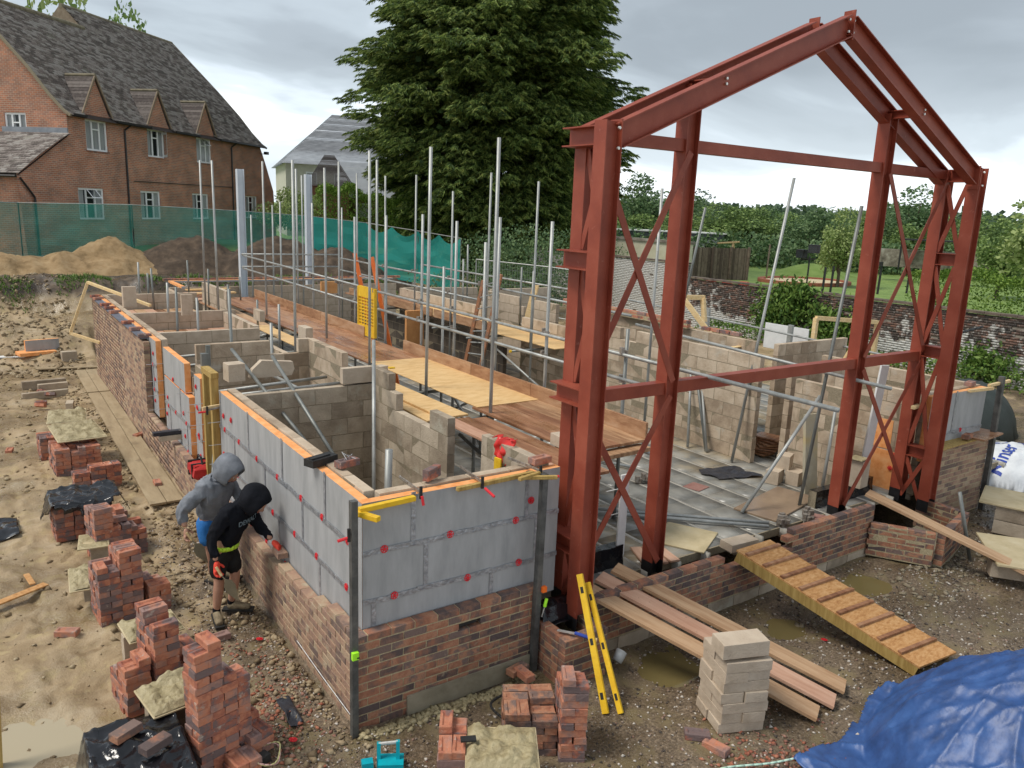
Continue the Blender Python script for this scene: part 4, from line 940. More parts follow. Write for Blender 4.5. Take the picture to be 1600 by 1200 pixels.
# long flat-roofed white building and cream wall behind
def farbox(name,label,cat,c,ang,d,zc,parts):
    t=thing(name,label,cat,(c[0],c[1],zc)); return t
t=thing('flat_roof_building','long white flat-roofed building with grey fascia beyond the painted wall','building',(39,40,1.3))
FB=Vector((39.5,39.5,0));Rm=Matrix.Rotation(R(-48),3,'Z')
for nm,zc,sz,mm_ in (('wall',2.15,(13,6,1.7),white),('fascia',3.18,(13.3,6.3,.36),M('grey_fascia',[(.10,.11,.12),(.16,.17,.19)],4,.5,0)),('roof_edge',3.40,(13.6,6.6,.08),white)):
    g=G();g.box(FB+Vector((0,0,zc)),sz,R(-48));g.obj(nm,mm_,t)
for k in range(-4,5):
    c_=FB+Vector((0,0,2.35))+Rm@Vector((k*1.4,-3.02,0)); g=G();g.box(c_,(.45,.06,.75),R(-48));w_=g.obj('window',gutter,t)
    c_=FB+Vector((0,0,2.35))+Rm@Vector((k*1.4,-3.05,0)); g=G();g.box(c_,(.35,.06,.65),R(-48));g.obj('pane',hglass,w_)
t=thing('rendered_wall','tall cream rendered wall with rust streaks above the painted brick wall','wall',(22.6,21,1))
g=G();g.box((24.6,22.3,2.05),(.25,5.4,2.4),R(0));g.obj('panel',M('stained_cream_render',[(.46,.43,.30),(.58,.55,.42)],2,.9,.2,spots=((.28,.22,.14),4,.62,.1),objc=False),t)
g=G();g.box((24.6,22.3,3.30),(.40,5.5,.12),R(0));g.obj('coping',oldmort,t)
# wooden fence on the field
t=thing('board_fence','weathered brown close-board fence at the edge of the playing field','fence',(29.5,26.,1.6))
wf_=M('weathered_fence',[(.09,.065,.05),(.16,.12,.09),(.22,.17,.13)],4,.9,.2,var=.5)
me=G().box((0,0,0),(.14,.02,1.7)).mesh('slat',wf_)
A_=Vector((28.4,22.9,2.1));B_=Vector((31.6,22.1,2.1)); n_=36
for k in range(n_):
    p=A_.lerp(B_,k/(n_-1)); place('slat',me,(p.x,p.y+(.015 if k%2 else 0),p.z+random.uniform(-.02,.02)),math.atan2(B_.y-A_.y,B_.x-A_.x),t)
for k in range(4):
    p=A_.lerp(B_,k/3); g=G();g.box((p.x,p.y-.07,p.z+.02),(.12,.1,1.8));g.obj('post',wf_,t)
# playground things
wood_l=M('play_timber',[(.45,.30,.14),(.60,.42,.22)],4,.8,.1)
t=thing('play_frame','small timber A-frame of playground equipment beside the board fence','play frame',(34.3,25.5,1.8))
for nm,p,q in(('leg',(34.0,25.3,1.7),(34.5,25.6,3.1)),('leg',(35.0,25.6,1.7),(34.5,25.6,3.1)),('top_beam',(33.4,25.8,3.05),(34.9,25.5,3.15))): g=G();g.tube(p,q,.055,6);g.obj(nm,wood_l,t)
redm=M('red_rubber',[(.5,.03,.02),(.65,.06,.04)],4,.7,0)
t=thing('red_bench_low','row of low red play seats on the grass behind the old wall','play seat',(27.5,20.5,1.7))
for k in range(3): g=G();g.box((27.6+k*.3,20.9-k*.75,1.42),(.35,.4,.2),.3);g.obj('seat',redm,t)
t=thing('round_sandpit','round sandpit with low brick rim on the playing field','sandpit',(33,20.,1.8))
g=G();n_=32
ring=[(34+2.6*math.cos(2*math.pi*k/n_),20.2+2.2*math.sin(2*math.pi*k/n_)) for k in range(n_)];ri=[(34+2.3*math.cos(2*math.pi*k/n_),20.2+1.9*math.sin(2*math.pi*k/n_)) for k in range(n_)]
hz_=Hbase(34,20.2)+.0
g.add([(x,y,hz_) for x,y in ring]+[(x,y,hz_+.16) for x,y in ring]+[(x,y,hz_+.16) for x,y in ri]+[(x,y,hz_) for x,y in ri],[(i,(i+1)%n_,n_+(i+1)%n_,n_+i) for i in range(n_)]+[(n_+i,n_+(i+1)%n_,2*n_+(i+1)%n_,2*n_+i) for i in range(n_)]+[(2*n_+i,2*n_+(i+1)%n_,3*n_+(i+1)%n_,3*n_+i) for i in range(n_)])
g.obj('rim',brickbits,t);g=G();g.add([(x,y,hz_+.08) for x,y in ri],[tuple(range(n_))]);g.obj('sand',M('sand',[(.55,.44,.27),(.65,.54,.36)],4,.95,.2),t)
for i,(a_,d_) in enumerate(((48.6,45),(52.2,48),(55.9,36),(56.4,37.5),(59.3,40),(61.,42),(62.4,46))):
    x,y=CAM.x+d_*math.sin(R(a_)),CAM.y+d_*math.cos(R(a_));z=Hbase(x,y);h_=[1.6,1.8,1.3,1.3,1.5,1.2,1.4][i]
    t=thing('trail_post',['lone thin timber post on the far grass near the sandpit','leaning timber post with orange foot on the grass','slim dark post just behind the floodlight pole','second slim dark post right of the floodlight pole','dark post with a small sign plate on the grass','short dark field post left of the third steel column','dark post far out near the hedge trees'][i],'post',(x,y,z))
    g=G();g.tube((x,y,z-.1),(x+.05,y,z+h_),.05,6);g.obj('shaft',wf_ if i<2 else blk,t)
    if i in(4,6): g=G();g.box((x-.1,y,z+h_-.1),(.06,.25,.18));g.obj('plate',white if i==6 else blk,t)
t=thing('field_shelter','low dark stone shelter with a bench at the far side of the field','shelter',(41,19,2))
g=G();g.box((43,18.0,2.6),(.5,6.5,1.0),.3);g.obj('wall',oldmort,t);g=G();g.box((42.2,18.2,3.7),(.8,3,.08),.3);g.obj('roof',blk,t)
for k in(-1,1): g=G();g.tube((42.2-k*.4,18.2+k*1.4,2.),(42.2-k*.4,18.2+k*1.4,3.7),.05,6);g.obj('post',blk,t)
for i,(x,y) in enumerate(((33,30),(40,24))):
    n_=20; V=[];
    for r_ in range(8):
        for k in range(n_): q=r_/7; V.append((x+3.6*q*math.cos(k*2*math.pi/n_),y+3*q*math.sin(k*2*math.pi/n_),Hbase(x,y)-.05+.75*(math.cos(q*math.pi)+1)/2))
    g=G();g.add(V,[(r_*n_+k,r_*n_+(k+1)%n_,(r_+1)*n_+(k+1)%n_,(r_+1)*n_+k) for r_ in range(7) for k in range(n_)]);tag(g.obj('grass_mound',M('lawn_mound',[(.13,.21,.04),(.22,.31,.08)],1.2,.9,.3,objc=False),None,True),kind='structure')
# ================= SITE: slab =================
slab_m=bpy.data.materials.new('block_and_beam_floor'); slab_m.use_nodes=True
def slab_shader():
    t=slab_m.node_tree;b=t.nodes['Principled BSDF'];n=t.nodes.new;l=t.links.new
    geo=n('ShaderNodeNewGeometry')
    def ns(s,d=6,r=.6):
        q=n('ShaderNodeTexNoise');q.inputs['Scale'].default_value=s;q.inputs['Detail'].default_value=d;q.inputs['Roughness'].default_value=r;l(geo.outputs['Position'],q.inputs[0]);return q.outputs[0]
    r=n('ShaderNodeValToRGB');e_=r.color_ramp.elements;e_[0].position=.3;e_[0].color=(.14,.14,.13,1);e_[1].position=.68;e_[1].color=(.34,.33,.295,1);l(ns(1.7),r.inputs[0])
    a=n('ShaderNodeMapRange');a.inputs[1].default_value=0;a.inputs[2].default_value=1;a.inputs[3].default_value=.92;a.inputs[4].default_value=1.07;l(geo.outputs['Random Per Island'],a.inputs[0])
    s=n('ShaderNodeVectorMath');s.operation='SCALE';l(r.outputs[0],s.inputs[0]);l(a.outputs[0],s.inputs['Scale'])
    st=n('ShaderNodeMapRange');st.inputs[1].default_value=.52;st.inputs[2].default_value=.66;l(ns(.8,4),st.inputs[0])
    m_=n('ShaderNodeMixRGB');l(st.outputs[0],m_.inputs[0]);l(s.outputs[0],m_.inputs[1]);m_.inputs[2].default_value=(.38,.31,.205,1);l(m_.outputs[0],b.inputs['Base Color'])
    w=n('ShaderNodeMapRange');w.inputs[1].default_value=.42;w.inputs[2].default_value=.55;w.inputs[3].default_value=.22;w.inputs[4].default_value=.6;l(ns(1.1,3),w.inputs[0]);l(w.outputs[0],b.inputs['Roughness'])
    bu=n('ShaderNodeBump');bu.inputs['Strength'].default_value=.25;bu.inputs['Distance'].default_value=.01;l(ns(25),bu.inputs['Height']);l(bu.outputs[0],b.inputs['Normal'])
slab_shader()
beam_m=M('concrete_beam',[(.34,.32,.27),(.46,.43,.37),(.52,.49,.43)],4,.7,.3,25,objc=False)
t=thing('floor_slab','beam and block concrete floor of the new building, wet and stained','floor',(2,1,.2))
t['kind']='structure'; del t['category']; del t['label']
its=[];beams=[];ZF=.45
x=2.16
while x<13.2:
    beams.append(((x+.03,9.6,ZF-.064),(.055,18.6,.13),0)); 
    y=.42 if x<7.4 or x>8.9 else .42
    xx=x+.0625+.22
    while y<18.9:
        its.append(((xx,y+.22,ZF-.05+random.uniform(-.002,.002)),(.438,.436,.10),0)); y+=.44
    x+=.5
for x in(.4,.9,1.4,1.9):
    y=.4
    while y<15.7: its.append(((x,y+.11,ZF-.052),(.49,.212,.10),0)); y+=.216
its.sort(key=lambda i:(Vector(i[0])-CAM).length if i[0][0]>2.1 else 99)
me=boxes_mesh('b',[((0,0,0),(.438,.436,.10),0)],slab_m)
for c_,s_,_ in its[:300]: place('floor_block',me,c_,0,t)
o=link(bpy.data.objects.new('far_floor_blocks',boxes_mesh('fb',its[300:],slab_m)));setp(o,t);tag(o,kind='stuff')
bm=boxes_mesh('b',[((0,0,0),(.055,18.6,.13),0)],beam_m)
for c_,s_,_ in beams: place('floor_beam',bm,c_,0,t)
g=G();g.box((7.,9.7,ZF-.054),(13.4,18.6,.10));g.obj('sub_floor',mortar_grey,t)
# ================= SITE: outer brickwork =================
def ztf(s): # front plinth: nearly level, one brick stepped up at the end
    return .87
airs=lambda s,z: (.98<s<1.16 and .66<z<.74) or (.42<s<.46 and .58<z<.64)
tf=wall('brick_wall','front brick wall of weathered multi-coloured bricks, about eleven courses, under the grey insulation','wall',(0,0),(1.9,0),-.03,ztf,brick_site,mortar,skip=lambda s,z: (.94<s<1.2 and .66<z<.735))
g=G();g.box((.98+.1,.05,.70),(.24,.07,.06));g.obj('air_brick',rubber,tf)
g=G();g.box((1.12,.055,.06),(1.55,.10,.19));g.box((1.12,.058,-.09),(1.55,.10,.10))
footb=M('concrete_footing',[(.22,.19,.13),(.32,.28,.20),(.40,.35,.26)],3,.85,.5,14)
t=thing('rendered_footing','muddy concrete blockwork footing below the front brick wall','footing',(1.1,0,0))
g=G();g.box((1.18,-.012,.06),(1.40,.02,.20));g.obj('face',footb,t)
def ztl(s):
    if s<.5: return .87
    if s<1.0: return .80
    if s<1.9: return .72
    return .65
tl=wall('brick_wall','long low left side brick wall running beside the two workers','wall',(0,.105),(0,9.2),-.03,ztl,brick_left,mortar,flip=True)
tl=wall('brick_wall','full-height far part of the left brick wall with a dark membrane ledge and loose bricks','wall',(0,9.2),(0,15.95),-.03,1.95,brick_left,mortar,flip=True)
t=wall('brick_wall','dark red plumb end of the high left brickwork beside the first orange insulation edge','wall',(.105,9.2),(.109,9.2),-.03,.1,brick_left,mortar) if False else None
# plumbed toothed stop end of the high brickwork, dark dpc ledge and loose bricks on it
g=G();g.box((.05,12.6,1.965),(.17,6.6,.012));tag(g.obj('ledge_membrane',dpc_grey,tl))
for i,(y,lbx) in enumerate(((9.35,'nearest'),(10.2,'second'),(11.1,'third'),(12.7,'fourth'),(13.4,'fifth'),(14.0,'sixth'),(15.2,'far dark'),(15.7,'last'))):
    o=place('loose_brick',random.choice(bricks_of(brick_new,True)),(.05,y,2.005),random.uniform(-.3,.3)+R(10))
    tag(o,lbx+' loose brick on the dark ledge of the high left wall','brick','loose bricks along the wall ledge')
# portal plinth wall and brick boxes round the steel bases
def ztp(s):
    x=2.41+s
    if x<3.2: return .62
    if x<4.35: return .64
    if x<5.6: return .49
    return .72
pw=wall('brick_wall','low plinth brick wall between the two steel column bases, stepped down where the ramp crosses','wall',(2.41,-.15),(7.42,-.15),.12,ztp,brick_site,mortar)
t=thing('plinth_footing','concrete block footing showing under the low plinth wall beside the puddles','footing',(5,-.1,0))
for k in range(11):
    g=G();g.box((2.63+.452*k,-.095,.0),(.44,.11,.21));g.obj('block',block_wet,t)
lb=wall('brick_box','small brick box pier around the foot of the left steel column','brick pier',(1.90,-.45),(2.42,-.45),-.03,.5,brick_site,mortar)
wall('x','x','x',(1.90,-.3475),(1.90,.0),-.03,.5,brick_site,mortar,parent=lb,flip=True)
wall('x','x','x',(2.42,-.3475),(2.42,-.05),-.03,.5,brick_site,mortar,parent=lb)
rb=wall('brick_box','brick box pier around the foot of the right steel column','brick pier',(7.82,-.93),(8.98,-.66),.05,.55,brick_site,mortar)
wall('x','x','x',(7.80,-.80),(7.38,-.12),.05,.55,brick_site,mortar,parent=rb,flip=False)
wall('x','x','x',(8.98,-.56),(8.98,.0),.05,.55,brick_site,mortar,parent=rb)
g=G();g.add([(7.42,-.17,-.1),(7.86,-.90,-.1),(8.98,-.64,-.1),(9.0,0,-.1),(7.42,-.17,.08),(7.86,-.90,.08),(8.98,-.64,.08),(9.0,0,.08)],[(0,1,5,4),(1,2,6,5),(2,3,7,6),(4,5,6,7)]);g.obj('footing',footb,rb)
rw=wall('brick_wall','right front brick wall with a board and brick lying on its top, by the dark corner post','wall',(8.99,0),(10.72,0),.02,1.22,brick_left,mortar)
# ================= SITE: insulation =================
def board(parent,c,sz,rz=0,name='insulation_board',cut=False):
    """foil faces normal to local y, foam on the edges"""
    g=G();g.box(c,sz,rz,[1,1,0,0,2 if cut else 1,2 if cut else 1]);return g.obj(name,[foil,pir,pir_dark],parent)
def ins_run(parent,p0,p1,z0,z1,first=0,flip=False,offs=(0,.6,.2,.7),cut=False,T=.09,bh=.45,washers=True,tapes=True,rs=1):
    q=random.Random(rs); p0=Vector((*p0,0));p1=Vector((*p1,0));D=p1-p0;Ln=D.length;d=D/Ln;nr=Vector((-d.y,d.x,0))*(-1 if flip else 1);ang=math.atan2(d.y,d.x)
    z=z1;row=0
    while z>z0+.02:
        zb=max(z0,z-bh); s=-1.2+offs[row%len(offs)]
        while s<Ln:
            a=max(0,s);b=min(Ln,s+1.2)
            if b-a>.03:
                c=p0+d*((a+b)/2)+nr*(T/2+q.uniform(0,.003))+Vector((0,0,(z+zb)/2)); board(parent,c,(b-a-.003,T,z-zb-.003),ang,cut=cut)
                if tapes and s>0.02 and s<Ln-.03:
                    g=G();g.box(p0+d*s-nr*.003+Vector((0,0,(z+zb)/2+ .01)),(.042,.004,z-zb+.02),ang);g.obj('joint_tape',tape,parent)
            s+=1.2
        if zb>z0+.02 and tapes:
            g=G();k=max(2,int(Ln/.25))
            for j in range(k):
                a,b=Ln*j/k,Ln*(j+1)/k
                g.beam(p0+d*a-nr*(.005+q.uniform(0,.004))+Vector((0,0,zb+q.uniform(-.008,.008))),p0+d*b-nr*(.005+q.uniform(0,.004))+Vector((0,0,zb+q.uniform(-.008,.008))),.005,.045)
            g.obj('joint_tape',tape,parent)
            if washers:
                s=q.uniform(.15,.3)
                while s<Ln-.05:
                    washer(parent,p0+d*s-nr*.008+Vector((0,0,zb+q.uniform(-.01,.01))),nr*-1); s+=q.uniform(.5,.75)
        z=zb;row+=1
WMESH=None
def washer(parent,loc,n_):
    global WMESH
    if WMESH is None:
        g=G(); 
        for k in range(12):
            a=2*math.pi*k/12;b=2*math.pi*(k+1)/12; g.beam((.032*math.cos(a),.032*math.sin(a),0),(.032*math.cos(b),.032*math.sin(b),0),.007,.007)
        for k in range(3):
            a=math.pi*k/3; g.beam((.03*math.cos(a),.03*math.sin(a),.002),(-.03*math.cos(a),-.03*math.sin(a),.002),.010,.005)
        g.tube((0,0,0),(0,0,.012),.013,8); WMESH=g.mesh('washer',redpl)
    o=link(bpy.data.objects.new('retaining_washer',WMESH)); o.location=loc; o.rotation_euler=Vector(n_).to_track_quat('Z','Y').to_euler(); setp(o,parent)
wire_m=M('tie_wire',[(.55,.56,.56),(.7,.7,.7)],5,.3,0,metal=.7)
it=thing('insulation_layer','grey foil insulation boards with taped joints and red washers on the front wall','insulation',(0,.11,.8))
ins_run(it,(.11,.11),(2.17,.11),.70,2.0,offs=(.47,.60,.1,.4),rs=4)
g=G();g.box((.1055,.155,1.35),(.004,.094,1.29));g.obj('corner_tape',foil,it)
for x,z in((1.83,1.95-.3),): washer(it,(x,.10,1.72),(0,-1,0))
il=thing('insulation_layer','long grey insulation face on the left wall beside the two workers','insulation',(.11,.2,.6))
ins_run(il,(.11,.20),(.11,4.60),.55,2.0,flip=True,offs=(.75,.15,.9,.4),rs=6)
for y,z in((4.4,1.72),(4.45,1.2),(4.42,.9),(4.05,1.75)): washer(il,(.10,y,z),(-1,0,0))
i2=thing('insulation_layer','narrow insulation strip just beyond the timber frame on the left wall','insulation',(.11,5.6,.6));ins_run(i2,(.11,5.62),(.11,5.98),.55,1.96,flip=True,offs=(1.2,),rs=7)
i3=thing('insulation_layer','insulation panel between the window gaps with a stepped near edge','insulation',(.11,6.6,.6))
ins_run(i3,(.11,6.58),(.11,8.13),1.53,2.0,flip=True,offs=(.9,),tapes=False,rs=8);ins_run(i3,(.11,6.36),(.11,8.13),.55,1.527,flip=True,offs=(.6,.2,.8),rs=8)
i4=thing('insulation_layer','far insulation run ending in an orange cut edge beside the high brickwork','insulation',(.11,8.7,.6));ins_run(i4,(.11,8.73),(.11,15.9),.65,2.0,flip=True,offs=(.9,.3,.6),rs=9)
for y,z in((8.9,1.3),(8.95,1.75),(9.0,.9),(6.7,.85),(6.75,1.2),(7.4,1.6),(7.9,1.2),(8.,.9),(5.8,1.5),(5.8,1.1),(5.75,.8),(5.85,1.8)): washer(i3,(.10,y,z),(-1,0,0))
for y in(6.38,8.75,5.64,4.59):
    for z in(.8,1.05,1.3,1.6):
        g=G();g.tube((.30,y-.02,z),(-.06,y-.05,z+.01),.004,4);g.obj('wall_tie',wire_m,i3)
ir=thing('insulation_layer','grey insulation boards above the right front brick wall','insulation',(9.3,.1,1.2));ins_run(ir,(9.0,.11),(10.62,.11),1.0,2.0,offs=(.7,.5,.2),bh=.62,rs=3)
ie=thing('insulation_layer','stepped insulation offcuts seen between the right steel columns','insulation',(8.7,.2,.5))
board(ie,(8.99,.62,.75),(.09,.5,.6),0);board(ie,(8.99,.75,1.30),(.09,.30,.45),0)
washer(ie,(8.93,.55,.8),(-1,0,0));washer(ie,(8.93,.5,1.02),(-1,0,0))
# ================= SITE: inner block walls =================
B=block
BLg='inner blockwork walls'
def bw(label,p0,p1,zt,mat=block,z0=.45,skip=None,flip=False,mort=mortar_grey): return wall('block_wall',label,'wall',p0,p1,z0,zt,mat,mort,'block',BLg,skip=skip,flip=flip)
bw('front inner block wall behind the insulation',(.31,.21),(2.14,.21),2.03)
bw('left inner block wall of the first room',(.31,.32),(.31,4.6),2.03,flip=False)
bw('left inner block pier standing in the window gap beyond the timber frame',(.31,5.9),(.31,6.35),2.03)
bw('left inner block wall by the middle insulation panel',(.31,6.5),(.31,8.13),1.80)
bw('left inner block wall along the far boarded room',(.31,8.75),(.31,15.9),2.03)
bw('pale block partition wall closing the first room at its far side',(.32,4.14),(2.03,4.14),2.03,block_wet)
bw('block wall with a notch and doorway on the right side of the first room',(2.14,2.08),(2.14,4.25),2.25,block_wet,skip=lambda s,z:(z>2.03 and s<1.5) or (.45<s<1.32 and z>1.80))
bw('short block pier beside the doorway, red clamp rag hanging on it',(2.14,.33),(2.14,1.34),2.03,block_wet)
bw('block wall of the second room, a course higher, behind the cut block',(.32,6.70),(2.10,6.70),2.25,skip=lambda s,z:z>2.03 and (1.28<s<1.36))
bw('block wall running back between second room and scaffold deck',(2.16,5.30),(2.16,6.75),2.25)
bw('lower continuation of the block wall beside the scaffold deck',(2.16,4.3),(2.16,5.28),1.80)
bw('block upstand at the far end of the second room',(2.15,6.85),(2.15,9.4),1.80)
bw('block cross wall at the near edge of the boarded far room',(.32,9.45),(2.1,9.45),2.03,block_new)
bw('block cross wall with one upright block in the middle of the far boards',(.32,12.2),(2.4,12.2),2.03,block_new)
bw('block cross wall at the far end of the left wing',(.32,15.78),(2.4,15.78),2.03,block_new)
bw('stepped block wall beside the far boards',(2.18,9.75),(2.18,12.0),2.03,block_new)
bw('block wall near the far spoil heap end of the deck',(2.75,13.9),(2.75,16.3),2.25,block_new)
bw('far end block wall behind the scaffolding',(2.4,19.3),(9.8,19.3),1.95,block_new)
bw('far left return wall near the soil heap',(2.4,17.6),(2.4,19.2),1.95,block_new)
block_shade=M('shaded_block',[(.05,.042,.034),(.10,.08,.062),(.15,.12,.09)],2,.8,.4,20)  # shade under the decks put into the block colour as dark brown
bw('block wall with painted-in shade below the rear deck, facing the scaffold bay',(7.75,9.3),(7.75,18.2),1.55,block_shade)
bw('rear block room wall behind the yellow plywood deck',(8.35,15.8),(10.7,15.4),2.03,block_new)
bw('rear block parapet beside the yellow plywood deck',(8.3,11.2),(8.3,15.8),2.03,block_new)
bw('rear block wall facing the deck beyond the mesh fence',(9.6,12.9),(11.6,12.9),2.25,block_new)
bw('rear block wall with an opening near the white sack',(9.3,9.4),(9.3,12.8),2.25,block_new,skip=lambda s,z:1.0<s<1.45 and z>1.6)
bw('long right block wall with red and yellow paint marks',(8.16,2.45),(8.16,9.2),2.25,block,skip=lambda s,z: z>2.03 and (s>3.9 or 3.0<s<3.4 or s<.05) or (z>1.8 and s>4.6 and s<5))
bw('right room block wall with a brick band on top',(9.45,3.6),(9.45,9.2),2.25,block)
bw('block cross wall closing the right room at the near side',(8.3,2.0),(10.2,2.0),2.03,block)
bw('block wall stub with leaning boards next to the second inner column',(8.2,.75),(8.2,1.78),2.03,block)
bw('block wall behind the right steel columns',(9.05,.32),(9.05,1.9),2.03,block)
bw('right front inner block wall behind the insulation boards',(9.06,.21),(10.6,.21),2.03,block)
bw('right end block return wall beside the dark post',(10.62,.3),(10.62,3.0),2.03,block)
bw('far right block wall joining the brick band',(9.5,3.2),(11.6,3.2),2.25,block)
# brick bands
bb=wall('brick_band','band of dark red bricks on top of the right room block wall','brick band',(9.35,5.2),(9.35,9.2),2.27,2.42,brick_new,mortar)
bb2=wall('brick_band','long low red brick band on the far end wall','brick band',(2.3,19.45),(10,19.4),1.98,2.06,brick_new,mortar)
ib=thing('insulation_strip','orange insulation edge along the far end wall under the red bricks','insulation',(2.4,19.2,1.95));board(ib,(6.0,19.22,1.985),(7.2,.12,.05),0);board(ib,(2.46,18.4,1.975),(.1,1.6,.06),0)
# paint marks on the blocks
redp=M('red_spray_paint',[(.55,.02,.02),(.7,.04,.05)],20,.7,0);yelp=M('yellow_spray_paint',[(.75,.55,.03),(.85,.65,.05)],20,.7,0)
for i,(X_,Y_,Z_) in enumerate(((8.16,7.15,1.78),(8.16,3.15,1.56),(9.45,3.9,1.62))):
    t=thing('paint_mark',['hanging red loop and yellow blob sprayed on the block wall behind the left steel column','red loop over a yellow blob sprayed near the leaning tube','red ring over a yellow patch sprayed above the low opening at the right'][i],'paint mark',(X_,Y_,Z_))
    q=random.Random(i)
    g=G();n_=12
    P_=[(X_-.006,Y_+.07*math.cos(2*math.pi*k/n_),Z_+.16+.09*math.sin(2*math.pi*k/n_)) for k in range(n_+1)]
    for a,b in zip(P_[:-1],P_[1:]): g.beam(a,b,.004,.028)
    g.obj('red_loop',redp,t)
    g=G();pts_=[(X_-.007,Y_+.09*math.cos(2*math.pi*k/9)*q.uniform(.8,1.2),Z_+.10*math.sin(2*math.pi*k/9)*q.uniform(.8,1.1)) for k in range(9)];g.add(pts_,[tuple(range(9))]);g.obj('yellow_blob',yelp,t)
# loose blocks lying on walls
def lblock(label,c,rz=0,d=(.44,.1,.215),mat=block_new,ry=0,rx=0,group=None):
    key=('lb',tuple(d),mat.name)
    if key not in VB: VB[key]=[chamfer_box(d,.004,.003,seed=len(VB)).mesh('loose_block',mat)]
    o=place('loose_block',VB[key][0],c,rz,None,rx,ry); tag(o,label,'concrete block',group); return o
lblock('upright cube-like block on the insulation edge beside the timber frame',(.42,5.02,2.15),R(5),(.22,.215,.24))
lblock('block standing on the right end of the first room partition',(1.82,4.19,2.15),0,(.44,.1,.215))
lblock('block lying flat beside the dark cloth on the partition corner',(2.32,4.62,2.10),R(20),(.30,.14,.1))
lblock('tall block stood on end on the far left wall',(.42,13.2,2.26),R(8),(.27,.1,.44),)
lblock('block stood on end in the middle of the far boards',(1.32,11.9,2.20),R(0),(.22,.1,.44))
lblock('single block resting on top of the far cross wall',(2.35,10.3,2.15),R(90),)
lblock('block stood on edge beside the near end of the long deck wall',(2.68,8.55,2.0),R(90),(.40,.14,.30))
lblock('pale block resting on the near end of the scaffold deck',(3.35,1.42,1.78),R(-4),(.44,.215,.14))
g=G();pl=[(0,0),(.58,0),(.62,.09),(.60,.19),(.17,.235),(.04,.12)]
g.add([(.62+a,5.0,2.04+b) for a,b in pl]+[(.62+a,5.10,2.04+b) for a,b in pl],[tuple(range(6)),tuple(range(11,5,-1))]+[(i,(i+1)%6,6+(i+1)%6,6+i) for i in range(6)][::1]);tag(g.obj('cut_block',block_new),'block cut to a pointed shape lying on the first room partition','concrete block')
for i,(x,y,z,rz) in enumerate(((7.62,1.62,.56,.3),(7.86,1.42,.56,.2),(7.83,1.62,.77,.4))): lblock(['left rough block','front rough block','top rough block'][i]+' of the small heap by the low opening on the slab',(x,y,z),rz,(.26,.2,.215))
lblock('upright block beside the second inner column',(8.05,.52,.87),.1,(.22,.2,.4));lblock('block topped with mortar between the right columns',(8.0,.52,1.1),.1,(.22,.2,.02),mortar_wet)
for i in range(3): lblock(['lowest','middle','topmost'][i]+' block stacked behind the left steel column',(2.78+.01*i,.62,.56+.22*i),R(3*i),(.26,.24,.215),block_wet)
# sill blocks / concrete at the portal returns with black membrane
for i,(x0,x1) in enumerate(((2.45,3.55),(7.2,8.6))):
    t=thing('membrane_upstand',['black damp-proof sheet over the block upstand behind the left columns','black damp-proof sheet over the upstand between the right columns'][i],'membrane',(x0,.4,.4))
    g=G();g.box(((x0+x1)/2,.66,.56),(x1-x0,.12,.26));g.obj('upstand',mortar_grey,t)
    g=G();n_=10;vs=[]
    for k in range(n_+1):
        x=x0+(x1-x0)*k/n_;w=.012*math.sin(k*2.1);vs+=[(x,.72,.695),(x,.59+w,.70),(x,.585+w,.56),(x,.58-w,.42)]
    g.add(vs,[(4*k+j,4*k+4+j,4*k+5+j,4*k+1+j) for k in range(n_) for j in range(3)]);g.obj('sheet',black,t)
# ================= STEEL PORTAL FRAME =================
sf=thing('steel_portal_frame','tall red oxide painted steel portal frame, double gable with cross bracing','steel frame',(5.5,.1,.4))
def mem(name,p0,p1,h,b,up=(0,0,1),tf=.012,tw=.009):
    g=G();g.ibeam(p0,p1,h,b,tf,tw,Vector(up));return g.obj(name,steel,sf)
YF,YB=-.105,.33
colsF=[(2.33,YF),(8.84,YF)];colsB=[(2.47,YB),(3.76,YB),(7.29,YB),(8.84,YB)]
# section depth along X, flanges facing +-X
def roofz(x): return 5.2+(x-2.3)*1.40/3.30 if x<5.6 else 5.2+(8.9-x)*1.40/3.30
def hss(name,p0,p1,w,h,up=(0,1,0)):
    g=G();g.beam(p0,p1,w,h,Vector(up));return g.obj(name,steel,sf)
for (x,y) in colsF:
    mem('column',(x,y,.50 if x<5 else .53),(x,y,5.2),.19,.165,up=(1,0,0),tw=.05)
    g=G();g.ibeam((x,y,.36),(x,y,.499 if x<5 else .529),.19,.165,up=Vector((1,0,0)));g.obj('column_foot',steel_end,sf)
for i,(x,y) in enumerate(colsB):
    top=5.18 if i in(0,3) else roofz(x)-.12
    mem('column',(x,y,.58),(x,y,top),.18,.165,up=(1,0,0),tw=.05)
    g=G();g.ibeam((x,y,.40),(x,y,.579),.18,.165,up=Vector((1,0,0)));g.obj('column_foot',steel_end,sf)
for y in(YF,YB):
    for (xa,za,xb,zb) in ((2.42,5.08,5.595,6.47),(8.74,5.08,5.605,6.47)):
        mem('rafter',(xa,y,za),(xb,y,zb),.215,.13)
    g=G();g.box((5.6,y,6.47),(.014,.135,.30));g.obj('apex_plate',steel,sf)
for x,y,nx_ in ((2.42,YF,1),(8.73,YF,-1)):
    g=G();g.box((x,y,5.07),(.016,.15,.30));g.obj('end_plate',steel,sf)
